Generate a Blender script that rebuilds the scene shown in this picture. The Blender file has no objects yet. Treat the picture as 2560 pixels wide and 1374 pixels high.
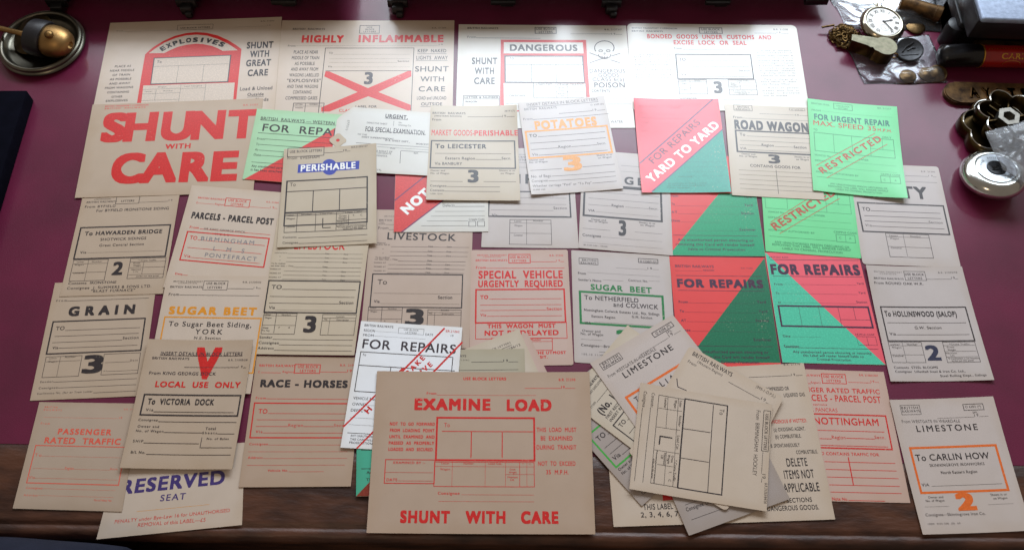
import bpy, bmesh, math, random
from mathutils import Vector, Matrix
S = bpy.context.scene
COL = S.collection
PI = math.pi
rng = random.Random(7)

# ------------------------------------------------------------------ camera
cam = bpy.data.objects.new('camera', bpy.data.cameras.new('camera'))
COL.objects.link(cam)
S.camera = cam
PITCH, ROLL = math.radians(61.7156), math.radians(-2.002)
cam.data.sensor_width = 36.0
cam.data.lens = 36.0 * 2202.16 / 2560.0
cam.data.clip_start, cam.data.clip_end = 0.01, 50
fw = Vector((0, math.cos(PITCH), -math.sin(PITCH)))
up = Vector((0, math.sin(PITCH), math.cos(PITCH)))
rt = Vector((1, 0, 0))
r2 = rt * math.cos(ROLL) - up * math.sin(ROLL)
u2 = rt * math.sin(ROLL) + up * math.cos(ROLL)
cam.matrix_world = Matrix(((r2.x, u2.x, -fw.x, 0), (r2.y, u2.y, -fw.y, 0), (r2.z, u2.z, -fw.z, 1.0), (0, 0, 0, 1)))
cam.data.dof.use_dof = True
cam.data.dof.focus_distance = 1.18
cam.data.dof.aperture_fstop = 14.0

# ------------------------------------------------------------------ light
world = bpy.data.worlds.new('World')
S.world = world
world.use_nodes = True
bg = world.node_tree.nodes['Background']
bg.inputs[0].default_value = (1.0, 0.84, 0.70, 1)
bg.inputs[1].default_value = 0.215

def area(name, loc, target, sx, sy, power, col, spread=PI):
    l = bpy.data.lights.new(name, 'AREA')
    l.shape, l.size, l.size_y = 'RECTANGLE', sx, sy
    l.energy, l.color, l.spread = power, col, spread
    o = bpy.data.objects.new(name, l)
    COL.objects.link(o)
    o.location = loc
    o.rotation_euler = (Vector(target) - Vector(loc)).to_track_quat('-Z', 'Y').to_euler()
    return o
area('window_light', (0.20, 2.15, 1.30), (0.2, 0.8, 0), 1.30, 0.80, 43, (0.80, 0.90, 1.0))
area('window_right_light', (1.29, 2.15, 1.30), (0.7, 0.8, 0), 0.86, 0.80, 15, (0.80, 0.90, 1.0))
area('window_left_light', (-0.96, 2.15, 1.14), (-0.7, 0.85, 0), 1.00, 0.46, 9, (0.86, 0.92, 1.0))
area('room_lamp', (-0.55, -0.75, 1.9), (0, 0.6, 0), 0.35, 0.35, 4, (1.0, 0.78, 0.55))

S.view_settings.view_transform = 'Standard'
S.view_settings.look = 'None'
S.view_settings.exposure = 0.0
S.view_settings.gamma = 1.0
S.view_settings.use_curve_mapping = False
S.cycles.max_bounces = 8
S.cycles.transparent_max_bounces = 12
try:
    S.cycles.use_denoising = True
except Exception:
    pass

# ------------------------------------------------------------------ helpers
def lin(r, g, b):
    f = lambda c: (c / 255 / 12.92) if c / 255 <= 0.04045 else ((c / 255 + 0.055) / 1.055) ** 2.4
    return (f(r), f(g), f(b), 1)

def mat(name, col, rough=0.5, metal=0.0, spec=0.5, noise=0.0, nscale=60, bump=0.0, bscale=400, col2=None, rvar=0.0, detail=5, stretch=None, lo=0.35, hi=0.7, bdist=0.001):
    m = bpy.data.materials.new(name)
    m.use_nodes = True
    nt = m.node_tree
    b = nt.nodes['Principled BSDF']
    b.inputs['Base Color'].default_value = col
    b.inputs['Roughness'].default_value = rough
    b.inputs['Metallic'].default_value = metal
    b.inputs['Specular IOR Level'].default_value = spec
    tc = nt.nodes.new('ShaderNodeTexCoord')
    src = tc.outputs['Object']
    if stretch:
        mp = nt.nodes.new('ShaderNodeMapping')
        mp.inputs['Scale'].default_value = stretch
        nt.links.new(src, mp.inputs[0])
        src = mp.outputs[0]
    if noise or col2:
        n = nt.nodes.new('ShaderNodeTexNoise')
        n.inputs['Scale'].default_value = nscale
        n.inputs['Detail'].default_value = detail
        nt.links.new(src, n.inputs['Vector'])
        mr = nt.nodes.new('ShaderNodeMapRange')
        mr.inputs[1].default_value, mr.inputs[2].default_value = lo, hi
        nt.links.new(n.outputs[0], mr.inputs[0])
        mx = nt.nodes.new('ShaderNodeMix')
        mx.data_type = 'RGBA'
        nt.links.new(mr.outputs[0], mx.inputs[0])
        mx.inputs[6].default_value = col
        k = 1 - noise
        mx.inputs[7].default_value = col2 or (col[0] * k, col[1] * k, col[2] * k, 1)
        nt.links.new(mx.outputs[2], b.inputs['Base Color'])
        if rvar:
            m2 = nt.nodes.new('ShaderNodeMapRange')
            m2.inputs[3].default_value, m2.inputs[4].default_value = rough - rvar, rough + rvar
            nt.links.new(n.outputs[0], m2.inputs[0])
            nt.links.new(m2.outputs[0], b.inputs['Roughness'])
    if bump:
        n = nt.nodes.new('ShaderNodeTexNoise')
        n.inputs['Scale'].default_value = bscale
        n.inputs['Detail'].default_value = 4
        nt.links.new(src, n.inputs['Vector'])
        bp = nt.nodes.new('ShaderNodeBump')
        bp.inputs['Strength'].default_value = bump
        bp.inputs['Distance'].default_value = bdist
        nt.links.new(n.outputs[0], bp.inputs['Height'])
        nt.links.new(bp.outputs[0], b.inputs['Normal'])
    return m

def link(name, me, m=None, parent=None):
    o = bpy.data.objects.new(name, me)
    COL.objects.link(o)
    if m is not None:
        for x in (m if isinstance(m, (list, tuple)) else [m]):
            me.materials.append(x)
    if parent is not None:
        o.parent = parent
        o.matrix_parent_inverse = Matrix.Identity(4)
    return o

def tag(o, label, cat, group=None, kind=None):
    o['label'] = label
    o['category'] = cat
    if group: o['group'] = group
    return o

def structure(o):
    o['kind'] = 'structure'
    return o

def mesh(name, vs, fs, smooth=False):
    me = bpy.data.meshes.new(name)
    me.from_pydata([tuple(v) for v in vs], [], fs)
    me.validate()
    if smooth:
        for p in me.polygons: p.use_smooth = True
    me.update()
    return me

def bm_mesh(bm, name, smooth=True, angle=40):
    bmesh.ops.recalc_face_normals(bm, faces=bm.faces)
    me = bpy.data.meshes.new(name)
    bm.to_mesh(me); bm.free()
    if smooth:
        me.shade_smooth() if hasattr(me, 'shade_smooth') else None
        for p in me.polygons: p.use_smooth = True
        try: me.set_sharp_from_angle(angle=math.radians(angle))
        except Exception: pass
    return me

def add_box(bm, c, s, bev=0.0, rz=0.0, seg=2, taper=1.0):
    r = bmesh.ops.create_cube(bm, size=1)
    vs = r['verts']
    for v in vs:
        k = taper if v.co.z > 0 else 1
        v.co = Vector((v.co.x * s[0] * k, v.co.y * s[1] * k, v.co.z * s[2]))
    if bev:
        es = list({e for v in vs for e in v.link_edges})
        rr = bmesh.ops.bevel(bm, geom=es, offset=bev, segments=seg, affect='EDGES', profile=0.5)
        vs = list({v for f in rr['faces'] for v in f.verts} | {v for v in vs if v.is_valid})
    M = Matrix.Translation(c) @ Matrix.Rotation(rz, 4, 'Z')
    for v in vs: v.co = M @ v.co
    return vs

def add_lathe(bm, prof, M=Matrix(), n=48, lob=None):
    rings = []
    for (r, z) in prof:
        ring = []
        for i in range(n):
            a = 2 * PI * i / n
            k = 1 if lob is None else lob(a)
            ring.append(bm.verts.new(M @ Vector((r * k * math.cos(a), r * k * math.sin(a), z))))
        rings.append(ring)
    for a, b in zip(rings, rings[1:]):
        for i in range(n):
            j = (i + 1) % n
            bm.faces.new((a[i], a[j], b[j], b[i]))
    if prof[0][0] > 1e-5: bm.faces.new(list(reversed(rings[0])))
    if prof[-1][0] > 1e-5: bm.faces.new(rings[-1])

def add_tube(bm, path, r, n=8, closed=False):
    P = [Vector(p) for p in path]
    rings = []
    m = len(P)
    for i, p in enumerate(P):
        a = P[(i - 1) % m] if (closed or i > 0) else p
        b = P[(i + 1) % m] if (closed or i < m - 1) else p
        t = (b - a).normalized()
        x = t.orthogonal().normalized() if i == 0 else (x - t * x.dot(t)).normalized()
        y = t.cross(x)
        rr = r(i / max(1, m - 1)) if callable(r) else r
        rings.append([bm.verts.new(p + (x * math.cos(2 * PI * k / n) + y * math.sin(2 * PI * k / n)) * rr) for k in range(n)])
    pr = list(zip(rings, rings[1:])) + ([(rings[-1], rings[0])] if closed else [])
    for a, b in pr:
        for k in range(n):
            bm.faces.new((a[k], a[(k + 1) % n], b[(k + 1) % n], b[k]))
    if not closed:
        bm.faces.new(list(reversed(rings[0]))); bm.faces.new(rings[-1])

def add_prism(bm, pts, z0, z1):
    a = [bm.verts.new((x, y, z0)) for x, y in pts]
    b = [bm.verts.new((x, y, z1)) for x, y in pts]
    n = len(pts)
    for i in range(n):
        bm.faces.new((a[i], a[(i + 1) % n], b[(i + 1) % n], b[i]))
    bm.faces.new(list(reversed(a))); f = bm.faces.new(b)
    return f

def empty(name, loc=(0, 0, 0), rz=0.0):
    o = bpy.data.objects.new(name, None)
    COL.objects.link(o)
    o.location = loc
    o.rotation_euler = (0, 0, rz)
    o.empty_display_size = 0.02
    return o

# ------------------------------------------------------------------ lettering: outlines of the built-in face, cached per letter and weight
WEIGHT = {0: 0.0, 1: 0.006, 2: 0.018, 3: 0.034, 4: 0.05}
_fc = bpy.data.curves.new('lettering', 'FONT')
_fo = bpy.data.objects.new('lettering', _fc)
COL.objects.link(_fo)
_fc.size = 1.0
_fc.resolution_u = 5
_fc.fill_mode = 'FRONT'
_G, _A = {}, {}
def _verts(body, off):
    _fc.body = body
    _fc.offset = off
    _fo.update_tag()
    bpy.context.view_layer.update()
    dg = bpy.context.evaluated_depsgraph_get()
    me = bpy.data.meshes.new_from_object(_fo.evaluated_get(dg), depsgraph=dg)
    vs = [(v.co.x, v.co.y) for v in me.vertices]
    fs = [tuple(p.vertices) for p in me.polygons]
    bpy.data.meshes.remove(me)
    return vs, fs
def adv(ch):
    if ch not in _A:
        w = lambda s: max(x for x, y in _verts(s, 0)[0])
        _A[ch] = w('|' + ch + '|') - w('||')
    return _A[ch]
def glyph(ch, w):
    k = (ch, w)
    if k not in _G:
        _G[k] = ([], []) if ch == ' ' else _verts(ch, WEIGHT[w])
    return _G[k]
CAP = max(y for x, y in _verts('H', 0)[0])
def text2d(s, w, fine=False):
    """polygons of a line of text: list of (points, faces, layer), plus its extent; heavy weights are overprinted copies set a hair apart"""
    x, out, lo, hi = 0.0, [], 1e9, -1e9
    d = {0: 0.0, 1: 0.0, 2: 0.014, 3: 0.036, 4: 0.055, 5: 0.052}[w]
    m = {2: 1, 3: 2, 4: 4, 5: 8}.get(w, 0)
    if fine: d = {0: 0.0, 1: 0.012, 2: 0.026}.get(w, d)
    shifts = [(0.0, 0.0)] if d == 0 else ([(-d, 0.0), (d, 0.0)] if fine else [(d * (2 * i / m - 1), d * .85 * (2 * j / m - 1)) for i in range(m + 1) for j in range(m + 1)])
    for n_, ch in enumerate(s):
        vs, fs = glyph(ch, 0)
        if vs:
            for k, (sx, sy) in enumerate(shifts):
                p = [(a + x + sx, b + sy) for a, b in vs]
                lo, hi = min(lo, min(a for a, b in p)), max(hi, max(a for a, b in p))
                out.append((p, fs, k, n_))
        x += adv(ch) + 0.02 + d * 1.6
    return out, lo, hi, d * (0 if fine else .85)

# ------------------------------------------------------------------ setting: desk
ROT = math.radians(1.0)
leather = mat('leather', lin(102, 22, 56), rough=0.5, spec=0.3, noise=0.3, nscale=11, bump=0.32, bscale=700, bdist=0.0007, rvar=0.08)
leather.node_tree.nodes['Principled BSDF'].inputs['Coat Weight'].default_value = 0.55
leather.node_tree.nodes['Principled BSDF'].inputs['Coat Roughness'].default_value = 0.17
nt = leather.node_tree
b_ = nt.nodes['Principled BSDF']
src_col = b_.inputs['Base Color'].links[0].from_socket
tc_ = nt.nodes.new('ShaderNodeTexCoord')
vo_ = nt.nodes.new('ShaderNodeTexVoronoi'); vo_.inputs['Scale'].default_value = 26
nt.links.new(tc_.outputs['Object'], vo_.inputs['Vector'])
cr_ = nt.nodes.new('ShaderNodeMapRange'); cr_.inputs[1].default_value, cr_.inputs[2].default_value = 0.018, 0.03
cr_.inputs[3].default_value, cr_.inputs[4].default_value = 1, 0
nt.links.new(vo_.outputs['Distance'], cr_.inputs[0])
cx_ = nt.nodes.new('ShaderNodeSeparateColor'); nt.links.new(vo_.outputs['Color'], cx_.inputs[0])
gt_ = nt.nodes.new('ShaderNodeMath'); gt_.operation = 'GREATER_THAN'; gt_.inputs[1].default_value = 0.9
nt.links.new(cx_.outputs[0], gt_.inputs[0])
mu_ = nt.nodes.new('ShaderNodeMath'); mu_.operation = 'MULTIPLY'
nt.links.new(cr_.outputs[0], mu_.inputs[0]); nt.links.new(gt_.outputs[0], mu_.inputs[1])
mx_ = nt.nodes.new('ShaderNodeMix'); mx_.data_type = 'RGBA'
nt.links.new(mu_.outputs[0], mx_.inputs[0]); nt.links.new(src_col, mx_.inputs[6]); mx_.inputs[7].default_value = lin(190, 180, 160)
nt.links.new(mx_.outputs[2], b_.inputs['Base Color'])

wood = mat('old_wood', lin(86, 52, 36), rough=0.46, spec=0.4, col2=lin(50, 27, 18), nscale=15, detail=12, stretch=(1, 3, 3), bump=0.55, bscale=40, rvar=0.1, lo=0.38, hi=0.62, bdist=0.002)
dark = mat('dark_wood', lin(40, 24, 17), rough=0.55, noise=0.5, nscale=14)

def slab_y(x): return 0.3015 + 0.0138 * x
me = mesh('leather_top', [(-1.3, slab_y(-1.3), 0), (1.3, slab_y(1.3), 0), (1.3, 1.75, 0), (-1.3, 1.75, 0)], [(0, 1, 2, 3)])
structure(link('leather_desk_top', me, leather))
# wooden border with a groove and a rounded nose, drawn as a profile in (distance from the leather, height)
prof = [(-0.002, -0.03), (-0.002, -0.0008), (0.0, -0.0008), (0.001, -0.0001), (0.02, -0.0001), (0.05, -0.0001), (0.079, -0.0001), (0.0835, -0.0004), (0.0855, -0.0022), (0.0875, -0.0022), (0.0895, -0.0008), (0.093, -0.0004), (0.0965, -0.0014), (0.1, -0.004), (0.102, -0.009), (0.1015, -0.016), (0.099, -0.021), (0.094, -0.025), (0.089, -0.026), (0.084, -0.03), (0.083, -0.06), (0.083, -0.2)]
vs, fs = [], []
NX = 60
for i in range(NX + 1):
    x = -1.3 + 2.6 * i / NX
    for d, z in prof:
        vs.append((x, slab_y(x) - d * (1 - 0.00 * x) + 0.007 * x * (d > 0.05), z))
n = len(prof)
for i in range(NX):
    for j in range(n - 1):
        a = i * n + j
        fs.append((a, a + n, a + n + 1, a + 1))
me = mesh('wooden_border', vs, fs, True)
try: me.set_sharp_from_angle(angle=math.radians(50))
except Exception: pass
structure(link('wooden_desk_border', me, wood))
me = mesh('floor', [(-3, -2, -0.74), (3, -2, -0.74), (3, 3, -0.74), (-3, 3, -0.74)], [(0, 1, 2, 3)])
structure(link('floor', me, dark))

# ------------------------------------------------------------------ papers and inks
PAPERS = dict(
 buff=(187,167,147), buff2=(194,180,160), cream=(202,185,169), cream2=(198,183,162), cream3=(199,186,169), cream4=(200,183,166),
 white=(219,215,208), white2=(211,209,203), purewhite=(236, 238, 242), greywhite=(192,182,178), greywhite2=(196,183,176), grey=(168,156,150), greybuff=(178,170,150),
 manila=(182,159,140), pinkbuff=(189,169,155), pinkbuff2=(183,163,145), pinkpaper=(197,172,161), pinkpaper2=(199,171,158),
 green=(112,214,146), palegreen=(168, 210, 170), redcard=(226, 76, 76), redcard2=(234, 84, 98), pinkcard=(236, 98, 112), tealcard=(76, 172, 144))
INKS = dict(k=(50, 44, 46), k2=(58, 50, 56), r=(200, 38, 36), r2=(206, 58, 56), ro=(216, 92, 74), o=(214, 140, 40), g=(30, 116, 62), g2=(66, 160, 66), b2=(50, 52, 74), bl=(52, 66, 160),
 bg=(24, 104, 92), w=(236, 236, 232), n=(66, 36, 62), n2=(84, 52, 92), vi=(64, 50, 110), st=(112, 112, 122), gk=(32, 118, 74), rs=(170, 80, 50), rk=(186, 40, 60), tk=(24, 92, 84), gr=(24, 152, 106), gd=(22, 108, 76),
 te=(76, 188, 154), te2=(28, 146, 126), dr=(128, 50, 36), p1=(222, 212, 190), p2=(214, 210, 196), p3=(232, 228, 222), p4=(232, 229, 224))
INKS['or'] = (218, 104, 42)
INKS['p1'] = INKS['p2'] = tuple(round(v * .985) for v in PAPERS['cream'])
INKS['p3'] = INKS['p4'] = PAPERS['white']
PAPER_ROUGH = 0.27
def paper_mat(name, c):
    m = mat(name + '_paper', lin(*c), rough=PAPER_ROUGH, spec=0.6, noise=0.04, nscale=38, bump=0.06, bscale=700, bdist=0.0004, rvar=0.008)
    nt = m.node_tree
    b = nt.nodes['Principled BSDF']
    # aged: broad mottling, fine fibres and a few foxing spots, all of them in the paper itself
    base = b.inputs['Base Color'].links[0].from_socket
    tc = nt.nodes.new('ShaderNodeTexCoord')
    n1 = nt.nodes.new('ShaderNodeTexNoise'); n1.inputs['Scale'].default_value = 260; n1.inputs['Detail'].default_value = 2
    nt.links.new(tc.outputs['Object'], n1.inputs['Vector'])
    m1 = nt.nodes.new('ShaderNodeMapRange'); m1.inputs[1].default_value, m1.inputs[2].default_value = 0.68, 0.82; m1.inputs[4].default_value = 0.16
    nt.links.new(n1.outputs[0], m1.inputs[0])
    x1 = nt.nodes.new('ShaderNodeMix'); x1.data_type = 'RGBA'
    nt.links.new(m1.outputs[0], x1.inputs[0]); nt.links.new(base, x1.inputs[6])
    x1.inputs[7].default_value = lin(c[0] * .72, c[1] * .66, c[2] * .58)
    n2 = nt.nodes.new('ShaderNodeTexNoise'); n2.inputs['Scale'].default_value = 9; n2.inputs['Detail'].default_value = 3
    nt.links.new(tc.outputs['Object'], n2.inputs['Vector'])
    m2 = nt.nodes.new('ShaderNodeMapRange'); m2.inputs[1].default_value, m2.inputs[2].default_value = 0.45, 0.75; m2.inputs[4].default_value = 0.3
    nt.links.new(n2.outputs[0], m2.inputs[0])
    x2 = nt.nodes.new('ShaderNodeMix'); x2.data_type = 'RGBA'
    nt.links.new(m2.outputs[0], x2.inputs[0]); nt.links.new(x1.outputs[2], x2.inputs[6])
    x2.inputs[7].default_value = lin(c[0] * .96, c[1] * .93, c[2] * .87)
    # browned margins: distance from the card's own edges, broken up by noise
    uv = nt.nodes.new('ShaderNodeUVMap')
    sp = nt.nodes.new('ShaderNodeSeparateXYZ'); nt.links.new(uv.outputs[0], sp.inputs[0])
    def fold(o):
        a = nt.nodes.new('ShaderNodeMath'); a.operation = 'PINGPONG'; a.inputs[1].default_value = 0.5
        nt.links.new(o, a.inputs[0]); return a.outputs[0]
    mn = nt.nodes.new('ShaderNodeMath'); mn.operation = 'MINIMUM'
    nt.links.new(fold(sp.outputs[0]), mn.inputs[0]); nt.links.new(fold(sp.outputs[1]), mn.inputs[1])
    n3 = nt.nodes.new('ShaderNodeTexNoise'); n3.inputs['Scale'].default_value = 24; n3.inputs['Detail'].default_value = 4
    nt.links.new(tc.outputs['Object'], n3.inputs['Vector'])
    ad = nt.nodes.new('ShaderNodeMath'); ad.operation = 'MULTIPLY_ADD'; ad.inputs[1].default_value = 0.16; ad.inputs[2].default_value = -0.07
    nt.links.new(n3.outputs[0], ad.inputs[0])
    sm = nt.nodes.new('ShaderNodeMath'); sm.operation = 'ADD'
    nt.links.new(mn.outputs[0], sm.inputs[0]); nt.links.new(ad.outputs[0], sm.inputs[1])
    m3 = nt.nodes.new('ShaderNodeMapRange'); m3.inputs[1].default_value, m3.inputs[2].default_value = 0.0, 0.09; m3.inputs[3].default_value, m3.inputs[4].default_value = 0.26, 0.0
    nt.links.new(sm.outputs[0], m3.inputs[0])
    x3 = nt.nodes.new('ShaderNodeMix'); x3.data_type = 'RGBA'
    nt.links.new(m3.outputs[0], x3.inputs[0]); nt.links.new(x2.outputs[2], x3.inputs[6])
    x3.inputs[7].default_value = lin(c[0] * .9, c[1] * .84, c[2] * .74)
    nt.links.new(x3.outputs[2], b.inputs['Base Color'])
    return m
def ink_mat(k, c):
    m = mat('ink_' + k, lin(*c), rough=PAPER_ROUGH + 0.02, spec=0.6, noise=0.0, nscale=500, col2=lin(min(255, c[0] * 1.06 + 9), min(255, c[1] * 1.06 + 9), min(255, c[2] * 1.06 + 8)), lo=0.45, hi=0.75)
    # worn printing: pinholes and rubbed patches where the stock shows through
    nt = m.node_tree; b = nt.nodes['Principled BSDF']
    base = b.inputs['Base Color'].links[0].from_socket
    tc = nt.nodes.new('ShaderNodeTexCoord')
    n1 = nt.nodes.new('ShaderNodeTexNoise'); n1.inputs['Scale'].default_value = 420; n1.inputs['Detail'].default_value = 3
    n2 = nt.nodes.new('ShaderNodeTexNoise'); n2.inputs['Scale'].default_value = 28; n2.inputs['Detail'].default_value = 4
    for n in (n1, n2): nt.links.new(tc.outputs['Object'], n.inputs['Vector'])
    ad = nt.nodes.new('ShaderNodeMath'); ad.operation = 'MULTIPLY_ADD'; ad.inputs[1].default_value = 0.5
    nt.links.new(n2.outputs[0], ad.inputs[0]); nt.links.new(n1.outputs[0], ad.inputs[2])
    mr = nt.nodes.new('ShaderNodeMapRange'); mr.inputs[1].default_value, mr.inputs[2].default_value = 0.92, 1.05; mr.inputs[4].default_value = 0.4
    nt.links.new(ad.outputs[0], mr.inputs[0])
    mx = nt.nodes.new('ShaderNodeMix'); mx.data_type = 'RGBA'
    nt.links.new(mr.outputs[0], mx.inputs[0]); nt.links.new(base, mx.inputs[6]); mx.inputs[7].default_value = lin(206, 190, 168)
    nt.links.new(mx.outputs[2], b.inputs['Base Color'])
    return m
PM = {k: paper_mat(k, c) for k, c in PAPERS.items()}
IM = {k: ink_mat(k, c) for k, c in INKS.items()}
EDGE = mat('paper_edge', lin(150, 128, 98), rough=0.8)

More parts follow.
